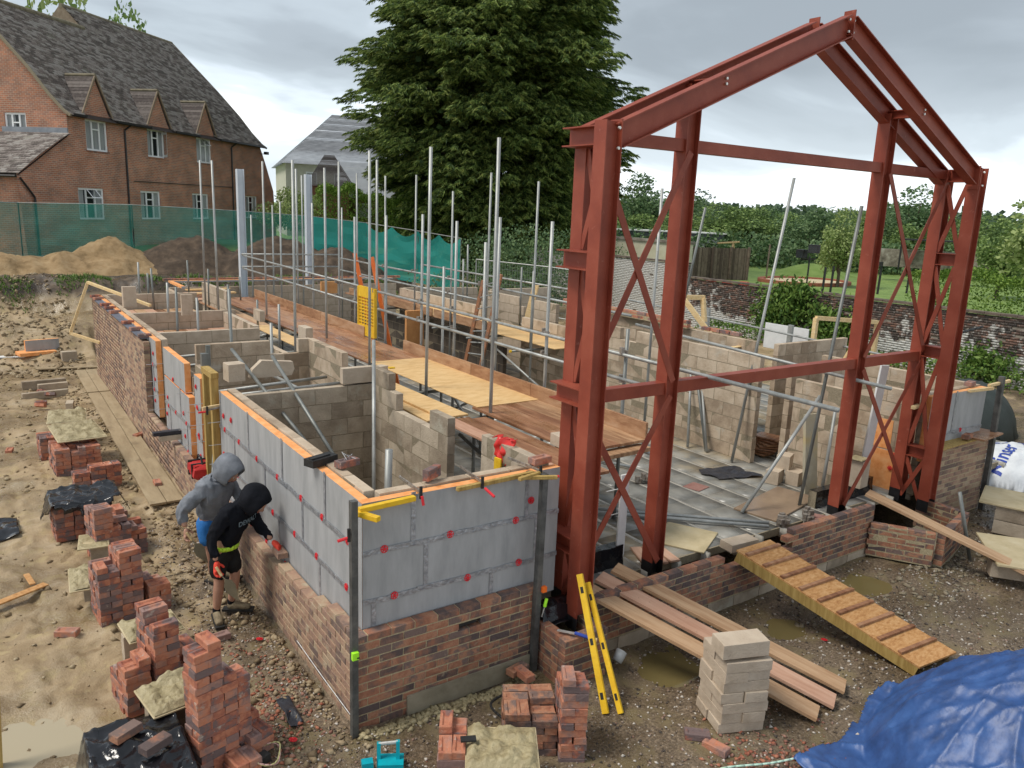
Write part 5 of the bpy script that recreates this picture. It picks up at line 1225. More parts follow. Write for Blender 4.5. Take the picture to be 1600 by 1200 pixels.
# ties and cross members
for a,b in ((2.56,3.67),(3.85,7.20),(7.38,8.75)):
    hss('tie_beam',(a,YB-.0,5.115),(b,YB,5.115),.12,.11)
    hss('tie_beam',(a,YB-.0,2.60),(b,YB,2.60),.13,.12)
for x,zs_ in ((2.33,(5.08,3.98,2.70,1.20)),(8.84,(5.10,3.98,2.68,1.20))):
    for z in zs_: mem('cross_member',(x,YF+.085,z),(x,YB+.10 if x<5 else YB-.083,z),.17 if x<5 else .165,.19 if x<5 else .165)
for x in(3.76,7.29): 
    z=roofz(x)-.13; mem('cross_member',(x,YF,z),(x,YB,z),.10,.08)
mem('cross_member',(5.6,YF,6.45),(5.6,YB,6.45),.10,.08)
def flat(p0,p1,w=.075,up=(0,1,0)):
    g=G();g.beam(p0,p1,w,.010,Vector(up));return g.obj('brace',steel,sf)
Yb=YB-.088
for a,b,z0,z1 in ((2.50,3.74,.60,2.52),(2.50,3.74,2.68,5.05),(7.32,8.78,.60,2.52),(7.32,8.78,2.68,5.05)):
    flat((a,Yb,z0),(b,Yb,z1));flat((a,Yb-.014,z1),(b,Yb-.014,z0))
for x in(2.40,8.78):
    for z0,z1 in ((.5,1.10),(1.3,2.60),(2.80,3.88),(4.08,4.98)):
        flat((x,YF+.08,z0),(x,YB-.08,z1),.06,up=(1,0,0));flat((x-.012,YF+.08,z1),(x-.012,YB-.08,z0),.06,up=(1,0,0))
BOLT=G().tube((0,0,0),(0,0,.018),.014,6).mesh('bolt',bolt_m)
def bolt(p,n_):
    o=link(bpy.data.objects.new('bolt',BOLT));o.location=p;o.rotation_euler=Vector(n_).to_track_quat('Z','Y').to_euler();setp(o,sf)
for x in(2.37,8.79):
    for z in(5.14,4.97): bolt((x+.0,YF-.088,z),(0,-1,0))
for x in(5.55,):
    for z in(6.52,6.40): bolt((x,YF-.03,z),(0,-1,0)); bolt((x+.08,YF-.03,z),(0,-1,0))
for x in(3.76,7.29):
    for dz in(.0,.05): bolt((x,YF-.006,roofz(x)-.15+dz),(0,-1,0))
# ================= SCAFFOLD =================
def pipe(name,label,p0,p1,mat=galv,r=.0242,group=None,cat='scaffold tube',parent=None,n=10):
    o_=G().tube(p0,p1,r,n).obj(name,mat,parent,True)
    g=o_; 
    if parent is None: tag(o_,label,cat,group)
    return o_
def coupler(parent,p):
    key='coupler'
    if key not in VB:
        g=G();g.box((0,0,0),(.085,.075,.06));g.box((.03,.03,.02),(.05,.07,.09),.5);g.tube((.04,-.05,0),(.04,.06,0),.010,6);VB[key]=g.mesh('coupler',rust)
    o=place('coupler',VB[key],p,random.uniform(0,3),parent)
SG='upright scaffold tubes of the walkway'
ups=[ # x,y,z0,z1,label
(3.3,3.1,.45,5.3,'tallest upright in front of the new plywood boards'),(3.2,4.78,.45,5.25,'ribbed upright at the middle of the pale plywood'),(3.23,6.9,.45,5.28,'upright at the far edge of the pale plywood near the yellow gate'),
(3.52,9.65,.45,5.08,'upright rising from the wet deck left of the orange ladder'),(3.46,13.4,.45,5.3,'upright on the far wet deck just right of the white post'),
(4.42,1.72,.45,3.0,'short upright behind the left portal brace at the deck end'),(4.42,3.4,.45,4.28,'upright outside the toe board next to the steel column'),(4.42,4.75,.45,4.3,'upright outside the toe board, second from the steel column'),
(4.42,5.1,.45,3.9,'shorter weathered upright beside the far yellow plywood edge'),(4.42,6.05,.45,4.2,'upright outside the toe board near the rope ladder side'),(4.42,7.25,.45,4.28,'paired upright beside the lattice braces'),(4.42,9.2,.45,5.28,'tall upright right of the orange ladder'),
(4.42,10.3,.45,4.15,'upright left of the orange ladder'),(4.42,11.2,.45,5.3,'tall upright outside the far toe board'),(4.42,12.8,.45,4.4,'mid-height upright by the white post'),(4.42,15.2,.45,4.4,'mid-height upright between the two white posts'),(4.42,17.8,.45,4.0,'last upright at the far deck end'),(4.42,8.8,.45,4.2,'mid-height upright behind the yellow gate'),
(7.2,7.6,.45,5.0,'greenish upright at the near corner of the rear deck'),(7.2,9.4,.45,5.2,'tall upright at the rear deck'),(7.2,11.,.45,4.8,'upright along the rear deck below the conifer'),(7.2,12.9,.45,5.2,'tall upright along the rear deck'),(7.2,14.7,.45,5.2,'tall upright near the far rear deck end'),(7.2,16.6,.45,5.3,'farthest tall upright, blue tipped'),
(8.5,12.6,1.6,3.1,'short upright through the rear deck'),(8.5,9.9,1.6,3.1,'short upright in front of the mesh fence'),(7.25,7.7,1.6,3.2,'short upright at the rear deck corner'),
(2.08,12.36,1.6,5.2,'tall upright on the far left boards'),(2.4,14.9,1.6,5.3,'far tall upright on the left boards'),(2.03,7.25,.5,5.06,'tall upright inside the second room'),
(1.27,17.2,1.6,2.7,'pale short upright at the far left corner'),(1.34,16.33,1.6,2.49,'dark short upright near the far left corner'),(1.33,15.6,1.6,2.67,'second dark short upright near the far left corner'),(1.01,12.25,1.6,2.64,'short upright on the far boards beside the tall block'),(.84,10.59,1.0,2.72,'short upright rising past the cross wall'),
(2.69,18.0,1.6,2.69,'pale short upright at the far return wall'),(1.24,10.6,1.0,2.5,'short upright near the cross wall at the far room'),(2.64,15.54,1.6,2.65,'short upright beside the far stepped wall'),(1.05,7.45,.5,3.0,'weathered upright behind the pointed cut block'),(1.61,7.15,.5,2.46,'short upright in the second room'),
(3.71,16.5,1.6,2.35,'dark short upright by the foot of the white post'),(2.69,11.55,1.6,2.31,'stub upright in the plywood strip'),(2.4,9.2,1.3,2.5,'stub upright between the stacked blocks'),(1.81,10.46,1.6,2.76,'upright at the far boarded room edge'),(7.15,4.05,.45,4.86,'tall upright seen between the left pair of back columns'),
(4.5,6.6,.45,3.4,'short inner upright of the lattice bay'),(5.3,10.6,.45,4.2,'upright in the dark bay below the soil heap'),(6.1,18.2,.45,5.2,'tall upright at the far end rail, right'),(5.2,18.3,.45,4.3,'upright at the far end rail, middle'),
(7.2,17.8,.45,4.3,'upright at the far right corner of the end rail'),(8.6,15.2,1.6,3.9,'upright behind the rear deck toe board'),(8.55,7.4,1.6,4.3,'grey upright beside the near corner of the rear deck'),(7.2,5.9,.45,4.3,'upright just left of the steel stub beams'),(9.6,14.2,1.9,3.4,'short upright on the rear block room'),(4.42,13.9,.45,5.2,'tall upright by the right white post')]
for i,(x,y,z0,z1,lb) in enumerate(ups):
    short=z1<3.2
    pipe('scaffold_upright',lb,(x,y,z0),(x+random.uniform(-.02,.02),y+random.uniform(-.02,.02),z1),galv_dark if short and i%3 else galv,.0242,'upright scaffold tubes')
# rails
RG='horizontal scaffold rails'
rails=[((4.36,9.0,2.71),(4.36,-1.35,2.66),'upper guard rail of the near walkway running behind the steel columns'),((4.36,9.0,2.36),(4.36,1.3,2.36),'lower guard rail of the near walkway'),
((4.36,18.5,2.80),(4.36,10.0,2.73),'upper guard rail of the far walkway'),((4.36,18.5,2.42),(4.36,10.0,2.36),'lower guard rail of the far walkway'),
((4.3,18.4,2.84),(7.3,18.2,2.84),'upper end rail across the far scaffold bay'),((4.3,18.4,2.47),(7.3,18.2,2.47),'lower end rail across the far scaffold bay'),
((7.14,17.8,2.76),(7.14,9.6,2.74),'upper guard rail of the rear deck'),((7.14,17.8,2.40),(7.14,9.6,2.39),'lower guard rail of the rear deck'),
((8.6,15.2,2.76),(8.6,7.4,2.74),'upper rail behind the rear deck'),((7.16,9.6,2.74),(7.16,4.6,2.68),'rail between the ladder and the left steel column'),((7.3,4.6,2.52),(7.3,-.2,2.35),'galvanised rail crossing behind the middle of the portal'),
((7.14,16.5,1.50),(7.14,7.2,1.50),'ledger tube under the rear deck'),((4.45,16.,1.50),(4.45,1.2,1.50),'ledger tube under the near deck'),((3.25,16.,1.50),(3.25,1.2,1.50),'inner ledger tube under the near deck')]
for p,q,lb in rails: pipe('scaffold_rail',lb,p,q,galv,.0242,RG)
cpt=thing('coupler_set','row of rusty couplers joining the guard rails to the uprights','scaffold couplers',(4.4,5,2.5))
for y in(3.4,4.75,6.05,7.25,9.2,10.3,11.2,12.8): 
    for z in(2.70,2.37): coupler(cpt,(4.40,y,z))
for y in(9.6,11.,12.9,14.7): coupler(cpt,(7.17,y,2.75));coupler(cpt,(7.17,y,2.40))
for y in(1.72,): coupler(cpt,(4.4,y,2.70)); coupler(cpt,(4.4,y,2.34))
# transoms and braces
for i,y in enumerate((1.75,3.4,5.1,7.25,9.2,11.2,13.4,15.2)): pipe('transom',['transom at the near deck end','second transom from the deck end','third transom from the deck end','fourth transom from the deck end','fifth transom from the deck end','sixth transom from the deck end','seventh transom from the deck end','last transom of the near deck'][i],(2.5,y,1.56),(4.6,y,1.56),galv_dark,group='deck transoms')
for i,y in enumerate((7.6,9.4,11,12.9,14.7)): pipe('transom',['yellow-capped transom at the near end of the rear deck','second transom of the rear deck','third transom of the rear deck','fourth transom of the rear deck','far transom of the rear deck'][i],(6.7,y,1.57),(8.3,y,1.57),galv_dark,group='rear deck transoms')
g=G().tube((6.66,7.6,1.57),(6.70,7.6,1.57),.03,8).obj('end_cap',yellow);tag(g,'yellow plastic cap on the end of the rear deck transom','tube cap')
pipe('scaffold_brace','diagonal brace tube under the deck seen through the doorway',(2.75,3.0,1.5),(3.35,1.1,.55),galv_dark)
pipe('scaffold_brace','diagonal brace below the rear deck near the ladder',(7.2,9.3,1.5),(7.2,6.8,.7),galv)
pipe('scaffold_brace','lattice brace crossing behind the yellow gate',(4.5,6.8,1.6),(4.5,5.2,.5),galv)
pipe('scaffold_brace','second lattice brace below the walkway',(4.9,5.2,1.5),(4.5,7.0,.5),galv)
pipe('scaffold_upright','dark stub leg under the deck through the doorway',(3.1,1.62,.45),(3.1,1.62,1.6),galv_dark,group='legs under the deck')
pipe('scaffold_upright','dark pair leg behind the notch of the first room',(2.75,3.2,.45),(2.75,3.2,1.6),galv_dark,group='legs under the deck')
pipe('scaffold_upright','second dark pair leg behind the notch of the first room',(2.95,2.95,.45),(2.95,2.95,1.6),galv_dark,group='legs under the deck')
pipe('scaffold_upright','leg near the deck end behind the cross brace',(3.45,1.25,.45),(3.45,1.25,1.6),galv_dark,group='legs under the deck')
pipe('scaffold_brace','dark diagonal tube running down to the left column foot',(2.9,2.0,1.4),(3.35,.95,.5),galv_dark)
# leaning and loose tubes
pipe('leaning_tube','long tube leaning up through the middle of the portal',(7.80,2.61,.47),(8.61,2.61,5.09),galv)
pipe('leaning_tube','long dark tube just left of the right inner column',(7.05,.75,.45),(7.70,.8,4.65),galv_dark)
pipe('leaning_tube','slim tube leaning behind the inner left column in front of the old wall',(9.0,5.25,2.0),(9.0,4.77,4.6),galv_dark)
pipe('leaning_tube','diagonal tube propped from the slab to the rail at the right',(6.10,.98,.47),(7.45,.9,2.35-.35),galv)
for i,(a,b) in enumerate((((7.75,3.55,.47),(8.1,3.95,1.85)),((7.88,3.25,.47),(8.1,3.85,1.85)),((7.85,3.2,.47),(8.12,3.7,1.6)))): pipe('leaning_tube',['left','middle','right'][i]+' of the three short tubes leaning on the right block wall',a,b,galv_dark if i==1 else galv)
pipe('leaning_tube','weathered tube leaning over the first room partition, left one',(.95,3.1,1.30),(.55,5.6,2.35),galv_dark)
pipe('leaning_tube','weathered tube leaning over the first room partition, right one',(1.05,2.75,1.30),(.90,4.9,2.35),galv_dark)
pipe('leaning_tube','long tube leaning in the corner of the first room beside the dark cloth',(1.35,2.6,.5),(1.96,3.95,2.65),galv)
pipe('leaning_tube','thick open tube standing near the front of the first room',(.86,1.25,.5),(.92,1.3,2.02),galv,.038)
pipe('leaning_tube','tube beside the leaning stained board at the right stub wall',(7.72,.86,.47),(7.95,.95,1.75),galv)
pipe('leaning_tube','dark tube leaning on the right brick pier',(8.55,-.95,.0),(8.32,-.78,.95),galv_dark)
for i,(a,b) in enumerate((((3.1,2.95,.50),(5.95,.42,.50)),((3.2,3.0,.50),(6.06,.50,.50)),((5.0,5.1,.50),(6.05,3.1,.50)),((6.1,5.4,.50),(7.1,3.45,.50)))): pipe('floor_tube',['nearest long tube','second long tube of the pair','short tube near the clamp','long tube by the block wall'][i]+' lying on the concrete floor',a,b,galv)
for i,(a,b) in enumerate((((8.5,4.8,.5),(9.2,2.3,.5)),((8.3,3.9,.5),(8.95,2.2,.5)))): pipe('floor_tube',['upper dark tube','lower dark tube'][i]+' on the floor seen through the right doorway',a,b,galv_dark)
for i,(a,b) in enumerate((((.35,5.75,1.72),(2.0,5.75,1.80)),((.35,5.35,1.74),(2.05,5.35,1.78)),((.35,5.05,1.66),(1.1,5.6,1.70)),((1.5,4.7,1.72),(1.35,6.5,1.76)),((.35,8.3,1.78),(2.05,8.5,1.8)),((.4,7.9,1.7),(1.5,8.0,1.7)))): pipe('room_tube',['first','second','third','fourth','fifth','sixth'][i]+' horizontal tube of the birdcage scaffold in the left rooms',a,b,galv,group='birdcage tubes in the left rooms')
# ================= DECKS =================
def plank(label,c,sz,rz=0,mat=board_wet,name='scaffold_board',group=None,rx=0,ry=0,parent=None):
    key=('pl',tuple(np.round(sz,3)),mat.name)
    if key not in VB: VB[key]=[chamfer_box(sz,.004,.002,seed=3).mesh('board',mat)]
    o=place(name,VB[key][0],c,rz,parent,rx,ry)
    if parent is None: tag(o,label,'board',group)
    return o
wd=thing('walkway_deck','long wet brown scaffold walkway of boards beside the left rooms','scaffold deck',(3.7,9,1.6))
for k in range(5):
    y=3.4 if k<5 else 0
    for j,(a,b) in enumerate(((6.95,10.9),(10.9,14.8),(14.8,17.2))):
        plank('',(3.36+.22*k,(a+b)/2,1.69+random.uniform(-.003,.003)),(.213,b-a-.01,.036),0,board_wet,'board',parent=wd)
    plank('',(3.36+.22*k,2.33,1.69+random.uniform(-.003,.003)),(.213,2.35,.036),0,board_wet if k<3 else board_dry,'board',parent=wd)
for k in range(3): 
    plank('',(2.62+.225*k*.9,1.70,1.69+random.uniform(-.003,.003)),(.20,2.9-.2*k,.036),0,board_wet if k else board_pink,'board',parent=wd)
plank('',(2.72,14.0,1.69),(.22,5.,.036),0,board_wet,'board',parent=wd);plank('',(2.95,14.0,1.685),(.21,5.,.036),0,board_dry,'board',parent=wd)
lblock('timber bearer under the near end of the deck',(3.55,1.10,1.62),R(2),(1.5,.2,.05),board_dry)
plank('large pale new plywood sheet on the walkway behind the first room',(3.80,5.18,1.715),(1.06,3.56,.018),0,ply,'plywood_sheet')
plank('upper pale plank of the inner strip behind the notch wall',(2.72,4.7,1.715),(.40,3.2,.03),R(1),ply,'plank')
plank('lower pale plank under the inner strip beside the wall',(2.60,4.75,1.68),(.44,3.2,.03),R(-1),ply,'plank')
plank('pale plank strip beside the far stepped wall',(2.78,9.6,1.715),(.34,4.2,.02),0,ply,'plank')
tb=thing('toe_boards','line of upright brown toe boards along the outer edge of the walkway','toe board',(4.3,9,1.8))
for a,b in ((1.15,3.6),(3.6,5.3),(5.3,7.8),(9.6,12.1),(12.1,14.5),(14.5,17.3)):
    m_=chamfer_box((.036,b-a-.01,.21),.003,.002,seed=int(a)).mesh('toe_board',edge_ply); place('board',m_,(4.335,(a+b)/2,1.815),R(random.uniform(-.2,.2)),tb)
rd=thing('rear_deck','rear scaffold deck of new yellow plywood beside the back rooms','scaffold deck',(7.8,11,1.6))
for j,(a,b) in enumerate(((6.9,9.3),(9.3,11.75),(11.75,14.2))): plank('',(7.86,(a+b)/2,1.69),(1.15,b-a-.01,.02),0,ply,'plywood_sheet',parent=rd)
for k in range(5): plank('',(7.4+.225*k,16.0,1.68),(.215,3.6,.036),0,board_wet,'board',parent=rd)
m_=chamfer_box((.036,2.6,.2),.003,.002,seed=5).mesh('toe',edge_ply)
for y in(10.6,13.3,16.0): place('toe_board',m_,(7.24,y,1.80),0,rd)
lb_=thing('boarded_room','brown scaffold boards decking over the far left room','scaffold deck',(1.3,12.5,1.6))
for k in range(8): 
    for (a,b) in ((9.6,12.15),(12.35,15.7)): plank('',(.52+.228*k,(a+b)/2,1.63+random.uniform(-.006,.006)),(.22,b-a,.036),0,random.choice([board_wet,board_dry,board_pink]),'board',parent=lb_)
for k in range(4): plank('',(2.85+.23*k,18.1,1.66),(.22,1.9,.036),0,board_pink,'board',parent=lb_)
for i,(y,l_) in enumerate(((18.0,1.3),(17.7,1.2),(18.35,1.25))): plank(['lower','middle','upper'][i]+' pale plank stacked at the far end of the walkway',(3.3,y,1.75+.04*i),(l_,.22,.036),R(3*i),ply,'plank')
# ladder gate and ladders
t=thing('ladder_gate','yellow mesh safety gate standing beside the orange ladder','safety gate',(4.35,8.3,1.7))
g=G()
def gate(pt): y,z=pt; return (4.36,y,z)
Y0,Y1,Z0,Z1=9.95,9.15,1.74,2.74
for a,b,w in (((Y0,Z0+.0),(Y0,Z1),.06),((Y1,Z0),(Y1,Z1),.06)): g.beam(gate(a),gate(b),.05,w,Vector((1,0,0)))
for z,h_ in((Z0+.10,.22),(Z1-.10,.22)): g.beam(gate((Y0,z)),gate((Y1,z)),.05,h_,Vector((0,0,1)))
g.obj('frame',yellow,t)
g=G()
for k in range(1,6): y=Y0+(Y1-Y0)*k/6;g.beam((4.36,y,Z0+.2),(4.36,y,Z1-.2),.03,.02,Vector((1,0,0)))
for k in range(1,9): z=Z0+.2+(.6)*k/9;g.beam((4.36,Y0,z),(4.36,Y1,z),.03,.02)
g.obj('mesh',yellow,t)
orange=M('orange_fibreglass',[(.80,.16,.03),(.88,.24,.06)],8,.45,.1)
def ladder(label,b0,b1,t0,t1,mat,rungs=9):
    t=thing('ladder',label,'ladder',b0)
    for p,q in((b0,t0),(b1,t1)): g=G();g.beam(p,q,.05,.08);g.obj('stile',mat,t)
    for k in range(rungs):
        f=(k+.5)/rungs;g=G();g.tube(Vector(b0).lerp(Vector(t0),f),Vector(b1).lerp(Vector(t1),f),.015,6);g.obj('rung',galv,t)
ladder('bright orange ladder rising above the yellow gate',(4.95,10.1,.5),(4.95,9.2,.5),(4.5,10.5,3.38),(4.5,9.62,3.36),orange)
ladder('thin orange-stained ladder leaning on the rear deck',(6.9,9.9,.5),(6.95,9.3,.5),(7.1,9.39,2.85),(7.1,8.69,3.05),M('worn_orange',[(.22,.13,.08),(.50,.20,.09)],8,.6,.2,spots=((.2,.15,.12),12,.55,.1)))
# clamps, plates and small things on the slab
def clampset(label,c):
    t=thing('coupler_pile',label,'scaffold clamps',c)
    for k in range(4): coupler(t,(c[0]+random.uniform(-.09,.09),c[1]+random.uniform(-.06,.06),c[2]+.03+.02*k))
clampset('silver scaffold clamp on the slab near the short tube',(5.75,2.55,.45));clampset('pile of clamps at the end of the long brown board',(6.25,.45,.45));clampset('small clamps lying beside the rusty plate',(6.75,.35,.45))
plank('flat rusty square plate on the concrete floor',(6.35,2.05,.458),(.30,.28,.012),.2,M('rusty_plate',[(.24,.11,.09),(.33,.18,.15)],8,.6,.3),'steel_plate')
plank('small brown plate by the second inner column',(6.95,.35,.458),(.22,.2,.012),.5,MAT['rusty_plate'],'steel_plate')
plank('stained plywood mixing board with rounded corners on the slab',(4.78,.78,.462),(.72,.66,.022),R(28),M('mortar_stained_ply',[(.40,.33,.19),(.52,.43,.26),(.58,.50,.33)],3,.6,.4),'mixing_board')
plank('wet brown sheet lying by the second inner column',(6.85,.98,.465),(1.35,.62,.03),R(12),M('wet_brown_sheet',[(.20,.14,.10),(.32,.23,.15)],2,.2,.2),'wet_sheet')
for i,(x,y,rz) in enumerate(((3.88,.62,.62),(4.03,.56,.5),(4.18,.54,.42))): plank(['left','middle','right'][i]+' of three short pink board offcuts on the slab edge',(x,y,.475),(.13,.46,.03),-rz+.2,board_pink,'offcut')
plank('pale concrete block lying where the cleated ramp meets the slab',(4.98,.10,.60),(.44,.2,.10),R(-5),block_new,'slab_block')
for i in range(7): plank(['bottom','second','third','fourth','fifth','sixth','top'][i]+' board of the dark slate-like board pile in the right doorway',(8.75+.02*i,2.7,.49+.04*i),(.5,.36,.03),.3*i,board_wet,'stacked_board',group='board pile in the right doorway')
plank('tall stained board leaning against the block stub',(7.72,1.12,1.03),(.24,.05,1.22),R(-10),M('stained_board',[(.34,.30,.22),(.44,.40,.30),(.5,.40,.2)],2.2,.8,.3),'leaning_board',rx=R(-8))
g=G();n_=9;V_=[]
for j in range(n_):
    for k in range(n_): V_.append((6.9+.75*j/8+.05*math.sin(k),2.1+.5*k/8-.25*j/8,.47+.05*abs(noise.noise(Vector((j*.9,k*.9,1))))))
g.add(V_,[(j*n_+k,(j+1)*n_+k,(j+1)*n_+k+1,j*n_+k+1) for j in range(n_-1) for k in range(n_-1)]);tag(g.obj('crumpled_membrane',dpc),'crumpled dark membrane scrap on the floor by the doorway','membrane')
# white lined frames
plank('long white board standing between the right steel columns',(8.55,.70,1.45),(.16,.03,1.9),R(-10),white,'white_board',ry=R(5))
plank('white peeling strip against the inner left column',(3.52,.62,1.05),(.12,.02,1.0),0,white,'white_board')
for i,z in enumerate((1.05,1.35)): plank(['lower','upper'][i]+' white spacer peg by the inner left column',(3.42,.7,z),(.2,.01,.01),0,white,'peg')
# white steel posts at the far end
for i,(x,y) in enumerate(((4.5,19.0),(6.95,20.0))):
    g=G();g.ibeam((x,y,1.4),(x,y,5.3),.2,.2,up=Vector((1,0,0)),tw=.05);tag(g.obj('white_steel_post',M('grey_white_primer',[(.52,.57,.62),(.60,.65,.70)],3,.5,0)),['left white painted steel column behind the scaffolding','right white painted steel column behind the scaffolding'][i],'steel column')
# ================= PROFILES, POSTS, CLAMPS =================
def post(label,p0,p1,w=.06):
    g=G();g.beam(p0,p1,w,w,Vector((0,1,0)));return tag(g.obj('corner_profile',black_steel),label,'steel post')
pc=post('dark steel profile post at the near corner of the building',(-.03,-.035,-.03),(-.03,-.035,2.10),.055)
post('dark steel profile post at the right end of the front wall',(1.84,-.04,-.02),(1.87,-.03,2.02),.06)
post('dark leaning steel profile post at the right corner of the site building',(10.76,-.05,-.02),(10.76,-.02,2.18),.075)
lime=M('lime_plastic',[(.35,.85,.02),(.45,.95,.05)],6,.5,0);orp=M('orange_plastic',[(.9,.16,.02),(1,.22,.03)],6,.5,0)
g=G();g.box((-.04,-.08,.755),(.055,.035,.065));t=tag(g.obj('line_block',lime),'lime green line block clipped on the near corner post','line block')
g=G();g.box((-.02,-.10,.74),(.02,.006,.012));g.obj('slot',rubber,t)
g=G();g.box((1.90,-.075,.86),(.05,.04,.055));tag(g.obj('line_block',orp),'orange line block on the post at the right of the front wall','line block')
def clamp(label,p0,p1,handle):
    t=thing('bar_clamp',label,'clamp',p0);g=G();g.beam(p0,p1,.012,.022);g.obj('bar',rust,t)
    d=(Vector(p1)-Vector(p0)).normalized()
    g=G();g.beam(Vector(p1)-Vector((0,0,.06)),Vector(p1)+Vector((0,0,.05)),.02,.022,Vector((1,0,0)));g.obj('jaw',rubber,t)
    g=G();g.tube(handle[0],handle[1],.013,8);g.obj('handle',redpl,t)
clamp('bar clamp with red handle sticking out left of the corner post',(-.03,.0,1.83),(-.08,-.06,1.83),((-.17,-.05,1.79),(-.09,-.05,1.80)))
clamp('bar clamp over the front wall top with red handle hanging in front',(1.22,.42,2.06),(1.22,.02,2.03),((1.23,-.01,1.98),(1.26,-.12,1.93)))
clamp('bar clamp at the right of the front wall with red handle',(1.75,.40,2.07),(1.85,.0,2.04),((1.93,-.06,1.97),(2.02,-.06,1.98)))
clamp('bar clamp near the yellow lath left of centre on the front wall',(.60,.42,2.06),(.62,.05,2.03),((.62,.03,2.0),(.63,.02,1.92)))
plank('yellow timber lath clamped along the front wall top near the corner',(.30,.03,1.99),(.52,.05,.045),R(4),yellow,'lath')
plank('second short yellow lath poking out at the corner',(.08,-.07,1.96),(.05,.22,.045),R(25),yellow,'lath')
plank('timber lath across the top of the front wall, right half',(1.40,.06,2.00),(.86,.04,.04),R(3),timber,'lath')
plank('short angled timber lath reaching the right profile post',(1.80,-.05,2.0),(.34,.035,.035),R(-25),timber,'lath')
plank('short straight lath meeting the right profile post',(1.72,-.02,2.02),(.30,.035,.035),R(12),timber,'lath')
# timber door frame on left wall
t=thing('timber_doorframe','narrow treated timber frame standing on the low left wall','timber frame',(0,4.9,.6))
for y in(4.72,5.12): g=G();g.beam((.08,y,.55),(.08,y,2.15),.09,.09);g.obj('post',timber,t)
g=G();g.box((.08,4.92,2.19),(.10,.52,.07));g.obj('head',timber,t)
g=G();g.beam((-.1,4.62,1.78),(.5,4.66,1.82),.03,.05);g.obj('lath',timber_new,t)
clamp('bar clamp with red handle on the timber frame',(.2,4.6,1.8),(-.05,4.58,1.77),((-.16,4.58,1.75),(-.07,4.58,1.75)))
# dark channel stack on left wall
plank('upper dark plastic box section sticking out from the low left wall',(-.02,7.05,.84),(.55,.10,.06),R(0),dpc,'plastic_channel');plank('lower grey block under the dark plastic section on the low left wall',(0.02,7.05,.76),(.45,.12,.08),R(0),block_wet,'wall_block')
g=G();g.box((.30,6.12,2.13),(.10,.10,.18));g.tube((.36,6.15,2.03),(.36,6.15,2.33),.035,8);tag(g.obj('post_base',galv_dark),'stub of tube and black block on the left window pier','tube stub')
# spirit level / dpc box on insulation
g=G();g.box((.18,1.22,2.045),(.30,.13,.07),R(20));g.box((.16,1.20,2.085),(.22,.05,.02),R(20));tag(g.obj('cavity_tray',rubber),'black plastic channel lying across the insulation near the corner','plastic channel')
def sbrick(label,c,rz=0,mat=brick_new,frog=True,rx=0,ry=0,group=None): 
    o=place('loose_brick',random.choice(bricks_of(mat,frog)),c,rz,None,rx,ry);tag(o,label,'brick',group);return o
sbrick('dark red brick with a knot of wire on the front left wall top',(.34,.98,2.065),R(15))
sbrick('red brick standing on edge on the front wall top',(.86,.30,2.09),R(30),rx=R(90))
sbrick('dark red brick at the right end of the front wall top',(2.0,.22,2.065),R(6))
g=G();q=random.Random(2)
for k in range(7): a=Vector((.34,.98,2.11))+Vector((q.uniform(-.06,.06),q.uniform(-.06,.06),0));g.tube(a,a+Vector((q.uniform(-.12,.12),q.uniform(-.12,.12),q.uniform(0,.06))),.003,4)
tag(g.obj('wire_knot',wire_m),'tangle of silver wall ties on the brick','wire')
# red rag / gloves on the pier
def cloth(name,label,cat,c,w,h,mat,seed=0,rz=0,drop=.3,n=14,amp=.03):
    V=[];g=G();Rm=Matrix.Rotation(rz,3,'Z')
    for j in range(n+1):
        for k in range(n+1):
            u=(j/n-.5);v=(k/n)
            y=-v*h if v<.3 else -.3*h-(v-.3)*h*.15; z=0 if v<.3 else -(v-.3)*drop/.7
            w_=noise.noise(Vector((u*4+seed,v*4,seed)))*amp
            p=Rm@Vector((u*w*(1-.2*v)+w_,y+w_,z+w_*.7+.02));V.append(Vector(c)+p)
    g.add(V,[(j*(n+1)+k,(j+1)*(n+1)+k,(j+1)*(n+1)+k+1,j*(n+1)+k+1) for j in range(n) for k in range(n)])
    o=g.obj(name,mat,None,True)
    md=o.modifiers.new('s','SOLIDIFY');md.thickness=.006
    return tag(o,label,cat)
cloth('red_bag','bright red plastic bag hanging over the block pier by the doorway','bag',(2.12,.95,2.06),.26,.20,M('red_bag',[(.55,.02,.02),(.72,.05,.04)],4,.3,.2),1,R(-70),.26,amp=.06)
plank('yellow and orange strap hanging below the red bag',(1.99,.93,1.78),(.02,.10,.20),R(10),yellow,'strap')
plank('orange end of the hanging strap',(1.985,.90,1.66),(.02,.06,.12),R(10),orp,'strap')
cloth('dark_cloth','dark grey cloth draped over the corner of the first room partition','cloth',(2.02,4.36,2.08),.5,.35,denim,5,R(0),.30,amp=.08)
plank('small yellow tape reel on the notch wall top',(2.2,3.9,2.27),(.08,.06,.02),0,yellow,'tape_reel')
